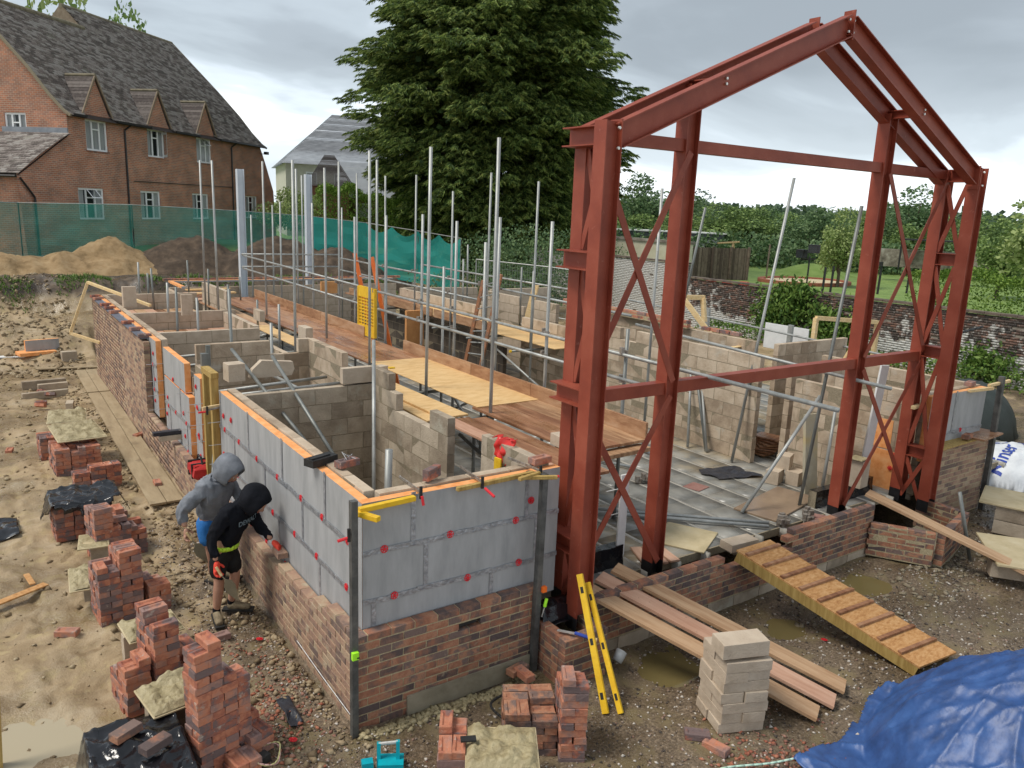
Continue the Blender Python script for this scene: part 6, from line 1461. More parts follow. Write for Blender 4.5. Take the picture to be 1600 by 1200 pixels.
# ================= BRICK STACKS =================
def tower(parent,x,y,n,rz=0,z0=0,mat=brick_new,first=0,miss=0.):
    """two bricks per layer, turned each layer; a frogged top"""
    z=z0+.0325
    for k in range(n):
        a=rz+(math.pi/2 if (k+first)%2 else 0); j=lambda:random.uniform(-.007,.007)
        for s in(-1,1):
            if k==n-1 and miss and random.random()<miss: continue
            dx,dy=-math.sin(a)*.054*s,math.cos(a)*.054*s
            o=place('brick',random.choice(bricks_of(mat,True)),(x+dx+j(),y+dy+j(),z),a+random.uniform(-.05,.05)+(math.pi if random.random()<.5 else 0),parent)
        z+=.066
    return z-.0325
def stack(label,x,y,towers,rz=0,mat=brick_new,z0=None,group='stacks of new red bricks'):
    z0=Hs(x,y)-.01 if z0 is None else z0
    t=thing('brick_stack',label,'brick stack',(x,y,z0),group)
    c,s=math.cos(rz),math.sin(rz)
    for i,(u,v,n) in enumerate(towers):
        tower(t,x+(u*c-v*s)*.222,y+(u*s+v*c)*.222,n,rz,z0,mat,i%2,.25)
    return t
stack('tall stepped stack of bricks at the bottom, its weathered upper part highest of all',-1.07,.22,[(0,0,12),(-.5,.0,17),(.55,.05,12),(0,1,11),(.55,1,9),(1.15,.6,4),(.3,-1,3),(1.2,-.3,3)],R(14))
stack('stepped stack of bricks beside the second mortar board, left columns lower',-1.25,1.36,[(-1.2,0,8),(-.1,-.1,12),(-.1,.9,13),(.85,0,5),(.95,.9,6),(-1.2,.9,6)],R(10))
stack('wide block of bricks in three columns of unequal height left of the workers feet',-1.28,3.02,[(-.95,0,10),(0,0,12),(-.95,1,9),(0,1,12),(1.2,-.1,5),(1.2,.9,5)],R(6))
stack('grey and red brick stack with two single bricks on top beyond the wide one',-1.13,4.72,[(-.9,0,11),(0,0,8),(-.9,1,10),(0,1,9),(.9,.3,6),(.9,1.2,6)],R(8),)
sk=stack('low wide brick stack covered by crumpled black plastic',-1.45,5.65,[(-1,0,7),(0,0,7),(1,0,7),(-1,1,7),(0,1,7),(1,1,7)],R(4))
stack('brick stack under the front mortar-covered board in the row of far stacks',-1.22,8.35,[(-1,0,7),(0,0,7),(1,0,7),(-1,1,7),(0,1,7),(1,1,7),(-1,2,7),(0,2,7),(1,2,7)],R(4))
stack('loose stepped bricks in front of the far mortar boards',-1.05,7.5,[(-1,0,5),(0,0,6),(1,0,6),(0,-1,3)],R(5))
stack('farthest brick stack under a mortar-covered board',-1.35,9.5,[(-1,0,6),(-1,1,6),(0,1,6)],R(4))
stack('small stack of orange bricks near the bottom edge with a black phone-like box on top',.36,-1.0,[(0,0,6),(0,1,7),(.9,.3,5)],R(-32))
stack('weathered purple brick stack right of the mortar board in front of the wall',1.18,-.92,[(-.55,0,6),(-.55,1,6),(.45,0,5),(.45,1,6)],R(-30),brick_site)
stack('upright tower of orange bricks on the right of the weathered stack',1.38,-1.10,[(.3,-.2,12),(.3,.8,9)],R(-30))
def mboard(label,c,sz,rz,seed,pile=.05,stand=None,mat=None):
    t=thing('mortar_board',label,'mortar board',c)
    o=plank('',c,(sz[0],sz[1],.018),rz,MAT.get('mortar_stained_ply'),'board',parent=t)
    n=34;g=G();V=[];Rm=Matrix.Rotation(rz,3,'Z')
    for j in range(n):
        for k in range(n):
            u,v=(j/(n-1)-.5)*sz[0]*.96,(k/(n-1)-.5)*sz[1]*.96; e=max(0,1-max(abs(u)/sz[0],abs(v)/sz[1])*2)
            h=min(1,e*5)*pile*(.7+1.3*noise.noise(Vector((u*8+seed,v*8,seed)))+.8*abs(noise.noise(Vector((u*19,v*19,seed+3)))))
            p=Rm@Vector((u,v,0));V.append((c[0]+p.x,c[1]+p.y,c[2]+.006+max(-.004,h)))
    g.add(V,[(j*n+k,(j+1)*n+k,(j+1)*n+k+1,j*n+k+1) for j in range(n-1) for k in range(n-1)]);g.obj('mortar_heap',mortar_wet,t,True)
    if stand:
        for (x,y,zc,s) in stand: plank('',(x,y,zc),s,rz,block_wet,'stand_block',parent=t)
mboard('mortar board heaped with wet mortar between the two nearest left stacks',(-1.30,.75,.36),(.48,.48),R(8),1,.06,[(-1.30,.75,.24,(.44,.1,.215)),(-1.30,.75,.06,(.44,.1,.15))])
mboard('mortar board between the second and third left brick stacks',(-1.24,2.08,.31),(.50,.46),R(5),2,.05,[(-1.3,2.08,.19,(.4,.1,.215)),(-1.3,2.08,.04,(.4,.1,.1))])
mboard('pale mortar board carried on a single block left of the third stack',(-1.55,3.62,.25),(.50,.62),R(-4),3,.05,[(-1.52,3.55,.13,(.3,.1,.215))])
mboard('smaller yellowish board on a block beside the grey and red stack',(-1.43,4.66,.25),(.34,.46),R(-8),4,.01,[(-1.38,4.6,.12,(.2,.1,.215))])
mboard('dry mortar-covered board on the far stack, nearer one',(-1.15,8.95,.51),(.72,1.15),R(3),5,.04)
mboard('dry mortar-covered board on the farthest stack',(-1.17,10.3,.45),(.62,1.0),R(-6),6,.04)
mboard('square board heaped with wet mortar between the two front stacks',(.68,-1.22,.34),(.56,.50),R(-32),7,.05,[(.68,-1.2,.2,(.4,.1,.215)),(.68,-1.2,.05,(.4,.1,.12))])
# loose far blocks and bricks pile
q=random.Random(8)
for i in range(9):
    x,y=-1.45+q.uniform(0,.55),12.6+q.uniform(0,3.2); o=place('loose_brick',random.choice(bricks_of(brick_new,True)),(x,y,Hs(x,y)+.04+.07*(i%2)),q.uniform(0,3),None,q.choice([0,0,.5])); tag(o,'brick tumbled in the far loose pile left of the walk boards','brick','tumbled bricks of the far loose pile')
for i,(x,y,rz,d) in enumerate(((-1.2,15.2,.1,(.9,.1,.215)),(-1.25,14.3,.15,(.9,.12,.16)),(-1.05,14.9,.1,(.6,.12,.2)),(-.9,12.9,1.4,(.3,.14,.16)),(-.45,17.6,.1,(.35,.2,.35)))): lblock(['long pale lintel at the back of the far loose pile','dark lintel across the far loose pile','second pale lintel in the far loose pile','pale block at the near edge of the far loose pile','grey block against the far end of the high wall'][i],(x,y,Hs(x,y)+.1),rz,d,block_wet)
for i,(x,y,lb) in enumerate(((-.28,7.0,'brick lying on the near walk board'),(-.06,9.9,'brick by the joint of the walk boards at the wall'),(2.46,-1.62,'orange brick lying in front of the block stack'),(2.50,-1.80,'second orange brick lying in front of the block stack'),(1.62,-.20,'upper brick of the two beside the right profile post'),(-.62,2.05,'muddy brick half turned on the ground left of the black hoodie worker'),(8.95,-1.05,'dark red brick on the gravel right of the right pier'),(-.95,6.2,'broken brick lump near the black plastic'),(-1.9,2.9,'small brick piece on the clay at the left'),(-2.1,10.2,'brick alone on the far clay at the left'))):
    o=place('loose_brick',random.choice(bricks_of(brick_new if i!=6 else brick_site,True)),(x,y,Hs(x,y)+(.03 if i not in(0,1) else .10)+(.1 if i==4 else 0)),q.uniform(0,3));tag(o,lb,'brick')
sbrick('lower brick of the two beside the right profile post',(1.62,-.09,.10),.2,brick_site)
# walk boards along the left wall
for (y0,y1,x0) in ((13.95,16.6,-.46),(10.12,13.85,-.49),(6.15,10.15,-.54)):
    for k in(0,1):
        xs_=x0+.115+.235*k+ (0 if k==0 else 0)
        lb={13.95:'far',10.12:'middle',6.15:'near'}[y0]+(' outer' if k==0 else ' inner')+' muddy scaffold board laid along the foot of the left wall'
        plank(lb,(xs_+.02,(y0+y1)/2,.035),(.225,y1-y0,.036),R(-.6),board_mud,'walk_board')
plank('pale board laid across at the far end of the walk boards',(-.5,17.0,.05),(.2,1.5,.03),R(78),board_mud,'walk_board')
plank('orange-edged insulation offcut lying on the clay at the far left',(-1.15,18.1,.30),(.85,.45,.09),R(12),pir,'insulation_offcut')
ob=thing('insulation_offcut','grey insulation sheet with orange edge on the far left ground','insulation',(-1.1,18.2,.4));board(ob,(-1.0,18.2,.40),(.8,.09,.45),R(12));ob.children[0].rotation_euler=(0,0,0)
plank('white sheet half under the insulation offcut at the far left',(-1.75,18.3,.22),(.8,.5,.03),R(-8),white,'sheet')
# splintered orange board at far left
plank('broken orange board piece lying on the clay at the left edge',(-2.32,4.0,.03),(.10,.75,.02),R(-62),osb,'broken_board')
plank('short splinter standing off the broken orange board',(-2.14,4.35,.05),(.06,.32,.02),R(8),osb,'broken_board')
# timber profile frame at the far corner
t=thing('timber_profile','bent pale timber profile frame at the far end of the high left wall','timber frame',(-.1,15,1))
for p,q_ in (((-.10,15.6,2.35),(.9,13.6,2.0)),((-.10,15.6,2.35),(-.55,15.6,1.15)),((-.55,15.6,1.15),(.0,15.0,.98))): g=G();g.beam(p,q_,.06,.06);g.obj('rail',timber_new,t)
g=G();g.add([(-.35,15.9,1.95),(.0,15.9,2.15),(.12,16.2,2.2),(-.2,16.3,2.0)],[(0,1,2,3)]);tag(g.obj('dpc_roll',rubber),'black membrane flap at the far corner of the high wall','membrane')
# ================= CLOTH, BAGS, SHEETS =================
def sheet(name,label,cat,f,x0,x1,y0,y1,mat,n=60,mask=None,thick=.004,sm_=True):
    V=[];X=np.linspace(x0,x1,n);Y=np.linspace(y0,y1,n);keep={}
    for j,x in enumerate(X):
        for k,y in enumerate(Y): V.append((x,y,f(x,y)))
    F=[]
    for j in range(n-1):
        for k in range(n-1):
            if mask is None or mask((X[j]+X[j+1])/2,(Y[k]+Y[k+1])/2): F.append((j*n+k,(j+1)*n+k,(j+1)*n+k+1,j*n+k+1))
    g=G();g.add(V,F);o=g.obj(name,mat,None,sm_);md=o.modifiers.new('thickness','SOLIDIFY');md.thickness=thick;return tag(o,label,cat)
tarpm=M('blue_tarpaulin',[(.016,.048,.15),(.026,.078,.24),(.042,.115,.32)],5,.46,.4,8,objc=False,spec=.6,spots=((.10,.12,.15),3.0,.66,.15))
def tarp_h(x,y):
    u,v=(x-4.45)/1.38,(y+3.35)/1.12; r=math.hypot(u,v); a=math.atan2(v,u)
    h=1.0*max(0,1-r**1.7)
    h+=.07*(1-abs(math.sin(a*5.5+1.6*noise.noise(Vector((x*.8,y*.8,0)))))**.6)*min(1,r*1.2)*(1 if r<1.15 else 0)
    h+=.03*(1-abs(math.sin((x*.8+y*1.9)*3.2+noise.noise(Vector((x*1.2,y*1.2,7)))*3))**.5)*(1 if r<1.05 else 0)
    h+=.10*noise.noise(Vector((x*1.6,y*1.6,3)))+.062*noise.ridged_multi_fractal(Vector((x*2.1+.6*math.sin(y*2),y*1.5,5)),.7,2.1,6,.9,1.6)*(.45+.6*r)
    return max(Hs(x,y)+.02+.02*noise.noise(Vector((x*5,y*5,1))),h)
def tarp_m(x,y):
    u,v=(x-4.45)/1.42,(y+3.3)/1.18; a=math.atan2(v,u); lim=1.0+.10*noise.noise(Vector((math.cos(a)*2,math.sin(a)*2,4)))
    return math.hypot(u,v)<lim or (2.9<x<3.8 and -2.62<y<-2.28+.1*noise.noise(Vector((x*3,0,0))))
sheet('blue_tarpaulin','crumpled wet blue tarpaulin heaped over materials at the bottom right','tarpaulin',tarp_h,2.8,6.0,-4.7,-1.9,tarpm,190,tarp_m)
def bp(x,y,cx,cy,rx,ry,z,h,seed):
    u,v=(x-cx)/rx,(y-cy)/ry;r=max(abs(u),abs(v)); 
    base=z if r<.86 else z-(r-.86)/.14*h
    return base+.05*noise.noise(Vector((x*5,y*5,seed)))+.035*noise.ridged_multi_fractal(Vector((x*6,y*4,seed)),.8,2,3,.9,1.5)
sheet('black_plastic','crumpled glossy black plastic draped over the low left brick stack','plastic sheet',lambda x,y:bp(x,y,-1.40,5.72,.46,.42,.50,.16,3),-1.92,-.88,5.25,6.2,black,44,lambda x,y:math.hypot((x+1.4)/.52,(y-5.72)/.46)<1+.16*noise.noise(Vector((x*3,y*3,8))))
sheet('black_plastic','black plastic sheet over a pallet at the bottom left with two bricks on it','plastic sheet',lambda x,y:bp(x,y,-1.66,.22,.38,.48,.34,.30,7)-.02,-2.08,-1.24,-.30,.72,black,44)
sheet('black_plastic','scrap of black plastic on the clay at the left edge','plastic sheet',lambda x,y:Hs(x,y)+.06+.06*noise.noise(Vector((x*5,y*5,2))),-2.75,-2.16,5.9,6.7,black,24)
t=thing('sheeted_pallet','stack under the black plastic at the bottom left','brick stack',(-1.66,.22,0),'stacks of new red bricks')
for u in(-.11,.12,):
    for v in(-.25,0,.24): tower(t,-1.66+u,.22+v,4,0,0)
sbrick('purple brick lying on the black sheet, farther one',(-1.72,.34,.42),R(28),brick_site,False)
sbrick('purple brick lying on the black sheet, nearer one',(-1.56,.08,.42),R(26),brick_site,False)
sheet('membrane_strip','strip of dark membrane lying on the gravel in front of the left wall','membrane',lambda x,y:Hs(x,y)+.03,-.46,-.34,.33,.72,dpc,14)
plasticw=M('printed_white_plastic',[(.55,.57,.60),(.68,.70,.72),(.76,.78,.80)],4,.3,.35,9,spec=.6)
def dome(cx,cy,rx,ry,h,seed):
    def f(x,y):
        u,v=(x-cx)/rx,(y-cy)/ry; r=min(1,math.hypot(u,v)); return max(Hs(x,y)+.02,h*math.sqrt(max(0,1-r*r))+.07*noise.noise(Vector((x*3,y*3,seed)))*(1-r)+.03*noise.noise(Vector((x*9,y*9,seed))))
    return f
d1f=dome(12.9,.55,1.0,.75,.62,2)
sheet('white_bag','large white printed plastic bulk bag at the right edge beyond the corner post','bag',d1f,11.8,14.0,-.25,1.35,plasticw,50,lambda x,y:math.hypot((x-12.9)/1.03,(y-.55)/.78)<1)
d2f=dome(11.9,-.75,.55,.4,.28,5)
sheet('white_bag','smaller white printed bag behind the mortar board at the right edge','bag',d2f,11.3,12.5,-1.2,-.3,plasticw,34,lambda x,y:math.hypot((x-11.9)/.57,(y+.75)/.42)<1)
bluep=M('blue_print',[(.02,.05,.30),(.03,.07,.38)],6,.5,0)
def text_mesh(s,size,bold=0.):
    cu=bpy.data.curves.new('t','FONT');cu.body=s;cu.size=size;cu.align_x='CENTER';cu.align_y='CENTER';cu.offset=bold;cu.resolution_u=3
    o=bpy.data.objects.new('t',cu);COL.objects.link(o);bpy.context.view_layer.update();me=bpy.data.meshes.new_from_object(o.evaluated_get(bpy.context.evaluated_depsgraph_get()));bpy.data.objects.remove(o);return me
def text_on(f,s,size,cx,cy,ang,parent,mat,name='lettering',dz=.012,bold=.004):
    me=text_mesh(s,size,bold); c,sn=math.cos(ang),math.sin(ang)
    import bmesh
    bm=bmesh.new();bm.from_mesh(me);bmesh.ops.triangulate(bm,faces=bm.faces);bmesh.ops.subdivide_edges(bm,edges=bm.edges,cuts=1);bm.to_mesh(me);bm.free()
    for v in me.vertices:
        x=cx+v.co.x*c-v.co.y*sn;y=cy+v.co.x*sn+v.co.y*c; v.co=(x,y,f(x,y)+dz)
    me.materials.clear();me.materials.append(mat);o=link(bpy.data.objects.new(name,me));setp(o,parent);return o
bag1=bpy.data.objects['white_bag'];bag2=bpy.data.objects['white_bag.001']
text_on(d1f,'Kinser',.34,12.45,.45,R(10),bag1,bluep);text_on(d1f,'Kinser',.30,12.75,.95,R(-55),bag1,bluep);text_on(d1f,'Kinser',.34,12.8,-.02,R(15),bag1,bluep);text_on(d1f,'Kinser',.3,13.3,.5,R(60),bag1,bluep)
text_on(d2f,'Kinser',.2,11.8,-.85,R(20),bag2,bluep)
# ================= RAMPS AND YARD =================
def plank2(label,a,b,w,th,mat,name='ramp_board',parent=None,up=(0,0,1)):
    a=Vector(a);b=Vector(b);L_=(b-a).length; g=chamfer_box((w,L_,th),.003,.002,seed=int(L_*10)); me=g.mesh('b',mat)
    o=link(bpy.data.objects.new(name,me)); d,s,u=frame(b-a); m3=Matrix((s,d,u)).transposed(); o.rotation_euler=m3.to_euler();o.location=(a+b)/2
    setp(o,parent)
    if parent is None: tag(o,label,'board','boards of the left ramp' if 'plank' in label else None)
    return o
plank2('near plank of the left ramp, greyish and muddy',(2.52,.10,.665),(3.60,-2.02,.06),.225,.036,board_dry)
plank2('middle pinkish plank of the left ramp with mud spots',(2.80,.15,.675),(3.90,-1.99,.06),.225,.036,board_pink)
plank2('far plank of the left ramp beside the stepped brick wall',(3.08,.22,.68),(4.20,-1.90,.06),.225,.036,board_dry)
plank2('long single board spanning from the plinth to the right over the gravel',(7.62,.10,.78),(8.32,-2.15,.14),.235,.038,board_dry)
t=thing('cleated_ramp','broad orange board ramp with dark timber cleats leading up to the slab','ramp',(5,-1,.3))
A0,A1,B0,B1=Vector((4.60,-.16,.70)),Vector((5.20,-.16,.70)),Vector((5.10,-2.13,.11)),Vector((5.72,-2.18,.11))
g=G();th=Vector((0,0,.02))
g.add([A0,A1,B1,B0,A0-th,A1-th,B1-th,B0-th],[(0,3,2,1),(4,5,6,7),(0,1,5,4),(1,2,6,5),(2,3,7,6),(3,0,4,7)]);g.obj('board',osb,t)
g=G();g.beam((4.62,-.16,.62),(5.12,-2.10,.045),.05,.12);g.obj('stringer',timber,t)
g=G();g.beam((5.17,-.16,.62),(5.67,-2.14,.045),.05,.12);g.obj('stringer',timber,t)
for k in range(9):
    f=.06+.105*k;g=G();g.beam(ab(A0,B0,f)+Vector((.01,0,.013)),ab(A1,B1,f)+Vector((-.01,.0,.013)),.045,.025);g.obj('cleat',board_wet,t)
t=thing('block_stack','square stack of pale concrete blocks beside the foot of the left ramp','block stack',(2.9,-1.6,0))
for k in range(7):
    for s in(-1,1):
        a=R(-22)+(math.pi/2 if k%2 else 0)
        o=plank('',(2.93-math.sin(a)*.11*s+random.uniform(-.012,.012),-1.58+math.cos(a)*.11*s+random.uniform(-.012,.012),.05+.1*k),(.43,.21,.098),a+random.uniform(-.03,.03),block_new,'block',parent=t)
lblock('large pale block lying on top of the square block stack',(2.86,-1.66,.80),R(-20),(.44,.215,.14))
for i,(c,s,rz) in enumerate((((8.55,-1.45,.30),(1.1,.62,.03),R(38)),((10.2,-.75,.48),(.9,.9,.03),R(20)))):
    t=thing('board_on_blocks',['yellowish board on grey blocks at the right edge above the plank ramp','mortar board with sand on blocks at the far right edge'][i],'board on blocks',c)
    plank('',c,s,rz,MAT['mortar_stained_ply'],'board',parent=t)
    for d in(-.3,.3):
        for zz6 in range(1 if i==0 else 2): plank('',(c[0]+d,c[1]-.1,c[2]-.125-.21*zz6),(.2,.44,.2),rz,block_wet,'block',parent=t)
# yellow levels leaning on the left column
def level(label,a,b,w):
    t=thing('spirit_level',label,'spirit level',a); g=G();g.beam(a,b,.03,w,Vector((.4,-1,0)));g.obj('bar',yellow,t)
    for f in(.12,.5,.88): 
        p=ab(a,b,f);g=G();g.beam(p-(Vector(b)-Vector(a)).normalized()*.03,p+(Vector(b)-Vector(a)).normalized()*.03,.034,w*.5,Vector((.4,-1,0)));g.obj('vial',rubber,t)
level('longer yellow spirit level leaning on the left steel column',(2.00,-.95,0.0),(2.19,-.25,1.02),.06)
level('shorter yellow spirit level crossing the longer one',(2.12,-1.02,0.0),(2.28,-.27,.92),.05)
t=thing('club_hammer_handle','blue-handled brick bolster resting on the left brick pier','chisel',(2.1,-.45,.52))
g=G();g.tube((2.03,-.42,.53),(2.13,-.58,.515),.017,8);g.obj('handle',bluep,t);g=G();g.tube((2.13,-.58,.515),(2.145,-.605,.513),.02,8);g.obj('cap',timber_new,t);g=G();g.beam((1.93,-.28,.52),(2.03,-.42,.525),.03,.008);g.obj('blade',bolt_m,t)
t=thing('trowel','lime-handled pointing trowel tucked beside the right profile post','trowel',(1.9,-.08,.7));g=G();g.tube((1.93,-.09,.76),(1.91,-.09,.68),.016,8);g.obj('handle',lime,t);g=G();g.beam((1.91,-.09,.68),(1.88,-.09,.58),.01,.006);g.obj('blade',bolt_m,t)
def cylobj(name,label,cat,p0,p1,r,mat,r1=None): return tag(G().tube(p0,p1,r,14,r1).obj(name,mat,None,True),label,cat)
clear=M('clear_plastic',[(.4,.42,.42),(.6,.62,.62)],8,.15,.2)
cylobj('plastic_cup','crushed clear plastic cup near the left brick pier','cup',(2.60,-.42,.05),(2.68,-.40,.13),.05,clear,.06)
sheet('black_film','black film tucked behind the left steel column foot','plastic sheet',lambda x,y:.62+.05*noise.noise(Vector((x*6,y*6,1)))-(.15 if y<-.05 else 0),1.93,2.3,-.12,.12,black,16)
# cable, hose, scraps
def curve_pipe(name,label,cat,pts_,r,mat,group=None):
    P_=[];n=len(pts_)
    for i in range(n-1):
        p0=Vector(pts_[max(0,i-1)]);p1=Vector(pts_[i]);p2=Vector(pts_[i+1]);p3=Vector(pts_[min(n-1,i+2)])
        for k in range(6):
            t_=k/6;P_.append(.5*((2*p1)+(-p0+p2)*t_+(2*p0-5*p1+4*p2-p3)*t_**2+(-p0+3*p1-3*p2+p3)*t_**3))
    P_.append(Vector(pts_[-1]))
    return tag(G().path(P_,r,6).obj(name,mat,None,True),label,cat,group)
curve_pipe('black_hose','black cable end curling from under the front wall by the weathered stack','cable',[(1.15,-.62,.03),(1.12,-.42,.05),(1.2,-.33,.06),(1.5,-.28,.05),(1.62,-.24,.04)],.012,rubber)
strapm=M('pale_strap',[(.38,.60,.48),(.55,.72,.62)],8,.5,0)
curve_pipe('pale_strap','pale green strap lying on the gravel left of the blue tarpaulin','strap',[(2.0,-2.05,.03),(2.3,-2.02,.03),(2.7,-2.2,.04),(3.0,-2.3,.05)],.009,strapm)
curve_pipe('line_string','taut white string low along the front wall corner','string',[(-.05,-.06,.16),(-.07,.6,.20),(-.06,1.3,.20)],.004,white)
curve_pipe('grey_wire','loop of stiff grey wire on the ground at the right edge','wire',[(10.9,1.2,.1),(11.4,.6,.06),(12.2,-.2,.05),(13,-1.,.05)],.012,rubber)
curve_pipe('twig','thin dark twig on the clay between the stacks and the workers','twig',[(-.95,3.75,.03),(-.7,3.7,.03),(-.45,3.72,.04)],.006,bark)
t=thing('cable_coil','coil of pink and yellow cable with red plug at the bottom edge','cable coil',(-.82,.05,0))
for k,mm_ in enumerate((M('pink_cable',[(.6,.35,.32),(.7,.45,.4)],8,.5,0),M('yellow_cable',[(.6,.55,.25),(.7,.65,.3)],8,.5,0))):
    pts_=[(-.78+.13*math.cos(a)*(1+.1*math.sin(3*a)),.02+.12*math.sin(a),.04+.03*math.sin(a*2+k)+.02*k) for a in np.linspace(0,6.28,22)]
    g=G().path(pts_,.006,6);g.obj('cable',mm_,t,True)
g=G();g.tube((-.92,.10,.05),(-.84,-.02,.08),.02,8);g.obj('plug',redpl,t);g=G();g.box((-.80,.0,.04),(.10,.08,.07),.4);g.obj('battery',rubber,t)
cyan=M('turquoise_tool',[(.0,.30,.38),(.0,.42,.50)],8,.45,.1)
t=thing('power_tool','turquoise power tool frame standing at the bottom edge','power tool',(.05,-.62,0))
for nm,p,q_ in(('side_frame',(-.03,-.52,.0),(-.02,-.50,.20)),('side_frame',(.10,-.60,.0),(.11,-.58,.22))): g=G();g.beam(p,q_,.03,.04);g.obj(nm,cyan,t)
g=G();g.tube((-.02,-.50,.19),(.11,-.58,.21),.014,8);g.obj('handle_bar',galv,t);g=G();g.box((.05,-.58,.04),(.20,.14,.07),-.5);g.obj('base',cyan,t)
g=G();g.box((-.12,-.50,.05),(.09,.07,.05),-.3);g.obj('battery',cyan,t)
g=G();g.box((.46,-1.08,.42),(.12,.06,.015),R(-25));tag(g.obj('black_case',rubber),'small flat black case on the orange front stack','case')
g=G();g.box((-2.53,1.1,.5),(.07,.07,1.4),.2,rot=Matrix.Rotation(.05,3,'Y'));tag(g.obj('near_post',timber),'timber post at the bottom left edge of the picture','post')
for i,(x,y) in enumerate(((-.25,1.9),(-.5,.15),(4.9,-1.2))):
    o=thing('dropped_washer',['red washer dropped on the rubble by the left wall','second red washer on the rubble','red scrap on the gravel near the ramp'][i],'washer',(x,y,0)); washer(o,(x,y,Hs(x,y)+.03),(.2,.1,1))
# bag of tools on left wall
redbag=M('red_nylon',[(.40,.02,.02),(.60,.04,.04)],5,.5,.3,10)
t=thing('tool_bag','red and black tool bag sitting on the low left wall beyond the workers','tool bag',(.02,5.35,.65))
g=chamfer_box((.26,.42,.20),.05,.012,seed=4);o=meshobj('body',g.mesh('bag',redbag),t);o.location=(.0,5.35,.75);setp(o,t)
for dy in(-.1,.1): g=G();g.box((.0,5.35+dy,.76),(.275,.035,.205));g.obj('strap',rubber,t)
curve=[(.0,5.2,.84),(.0,5.27,.93),(.0,5.43,.93),(.0,5.5,.84)];g=G().path(curve,.014,6);g.obj('handle',rubber,t)
g=G();g.box((-.10,5.28,.80),(.06,.22,.10),.2);g.obj('pocket',redbag,t)
for i,(p,q_) in enumerate((((.05,4.95,.62),(.10,4.99,1.05)),((.02,4.85,.62),(.06,4.88,.9)))): pipe('leaning_lath',['longer','shorter'][i]+' grey lath leaning by the red tool bag',p,q_,galv_dark,.014,cat='lath')
# site fence posts and rails beyond the right rooms
for i,(x,y,z1) in enumerate(((19.88,11.62,1.6),(19.70,9.18,1.55))): 
    g=G();g.beam((x-8,y-4.6,.0),(x-8,y-4.6,z1+.75),.07,.10,Vector((0,1,0)));tag(g.obj('slotted_post',galv),['left','right'][i]+' slotted galvanised post standing beyond the right rooms','steel post')
t=thing('handrail','long thin galvanised rail sloping behind the right rooms','rail',(11.5,5,2))
g=G();g.tube((11.5,9.5,2.30),(11.5,2.2,2.05),.022,8);g.obj('tube',galv,t)
plank('white corrugated plastic sheet standing behind the right rooms',(12.0,4.9,1.95),(.02,1.1,.55),0,white,'corrugated_sheet')
t=thing('timber_goal','pale timber frame standing behind the right rooms near the old wall','timber frame',(13.2,4.9,.4))
for p,q_ in(((13.0,4.9,.4),(13.0,4.9,2.35)),((14.6,4.4,.4),(14.6,4.4,2.25)),((13.0,4.9,2.35),(14.6,4.4,2.25))): g=G();g.beam(p,q_,.09,.09,Vector((0,1,0)));g.obj('bar',timber_new,t)
for i,(a,b) in enumerate((((10.4,6.9,1.7),(10.2,6.5,2.75)),((10.9,7.2,1.9),(11.8,6.5,2.75)),((11.6,6.2,2.7),(10.2,6.5,2.7)))): pass
t=thing('timber_prop','yellow timber prop frame behind the inner left column','timber prop',(9.9,6.2,2))
for p,q_ in(((10.0,6.5,2.72),(10.8,6.2,2.72)),((10.3,6.35,2.7),(10.55,5.6,1.9)),((10.75,6.2,2.7),(10.75,6.1,2.2))): g=G();g.beam(p,q_,.07,.10);g.obj('bar',timber_new,t)
for i in range(4): sbrick(['left','second','third','right'][i]+' orange brick set on the right room wall top',(9.5+.0*i,4.9-.24*i,2.29),R(90),group=None)
for i in range(2): sbrick(['left','right'][i]+' orange brick behind the inner left column on the wall top',(9.45,7.4-.24*i,2.30+.0),R(90))
plank('thin pale batten laid across the right room walls',(9.0,3.9,2.1),(.9,.09,.02),R(8),timber_new,'batten')
plank('pale batten leaning in the right corner room',(9.7,2.1,2.0),(.05,.04,1.1),0,timber_new,'batten',rx=R(25))
plank('brown board lying on the right brick wall top',(9.75,.02,1.245),(1.5,.22,.025),R(2),timber,'board');plank('wet brown board across the right wall end',(10.45,.0,1.275),(.75,.36,.03),R(5),board_wet,'board')
sbrick('dark brick lying on the right wall top board',(9.95,-.02,1.32),R(10),brick_site);sbrick('red brick on the right insulation top near the laths',(10.35,.25,2.05),R(8))
plank('pale lath over the right insulation top',(10.3,.05,2.0),(.6,.05,.045),R(-6),timber_new,'lath');plank('pale lath reaching past the right leaning post',(10.75,.0,2.07),(.75,.045,.045),R(3),timber_new,'lath');plank('short lath seen between the right columns',(8.95,.25,1.85),(.5,.06,.05),R(8),timber_new,'lath')
curve_pipe('hose_rail','black hose arching behind the right leaning post','hose',[(12.0,1.6,.3),(12.,1.6,2.0),(12.3,1.6,2.45),(13.4,1.6,2.6)],.025,rubber)
sheet('dark_cover','dark covered heap beyond the right corner post','cover',dome(15.3,2.6,1.5,1.0,1.2,3),13.7,17,1.5,3.8,M('dark_green_cover',[(.02,.028,.024),(.04,.05,.045)],3,.6,.4),36,lambda x,y:math.hypot((x-15.3)/1.52,(y-2.6)/1.02)<1)
g=G();V_=[];n_=10
for j in range(n_):
    for k in range(n_): th_,ph_=math.pi*j/(n_-1)/2,2*math.pi*k/n_; V_.append((9.9+.22*math.sin(th_)*math.cos(ph_),9.2+.22*math.sin(th_)*math.sin(ph_),2.3+.28*math.cos(th_)))
g.add(V_,[(j*n_+k,(j+1)*n_+k,(j+1)*n_+(k+1)%n_,j*n_+(k+1)%n_) for j in range(n_-1) for k in range(n_)]);tag(g.obj('white_sack',white,None,True),'rounded white sack on the rear wall beside the left steel column','sack')
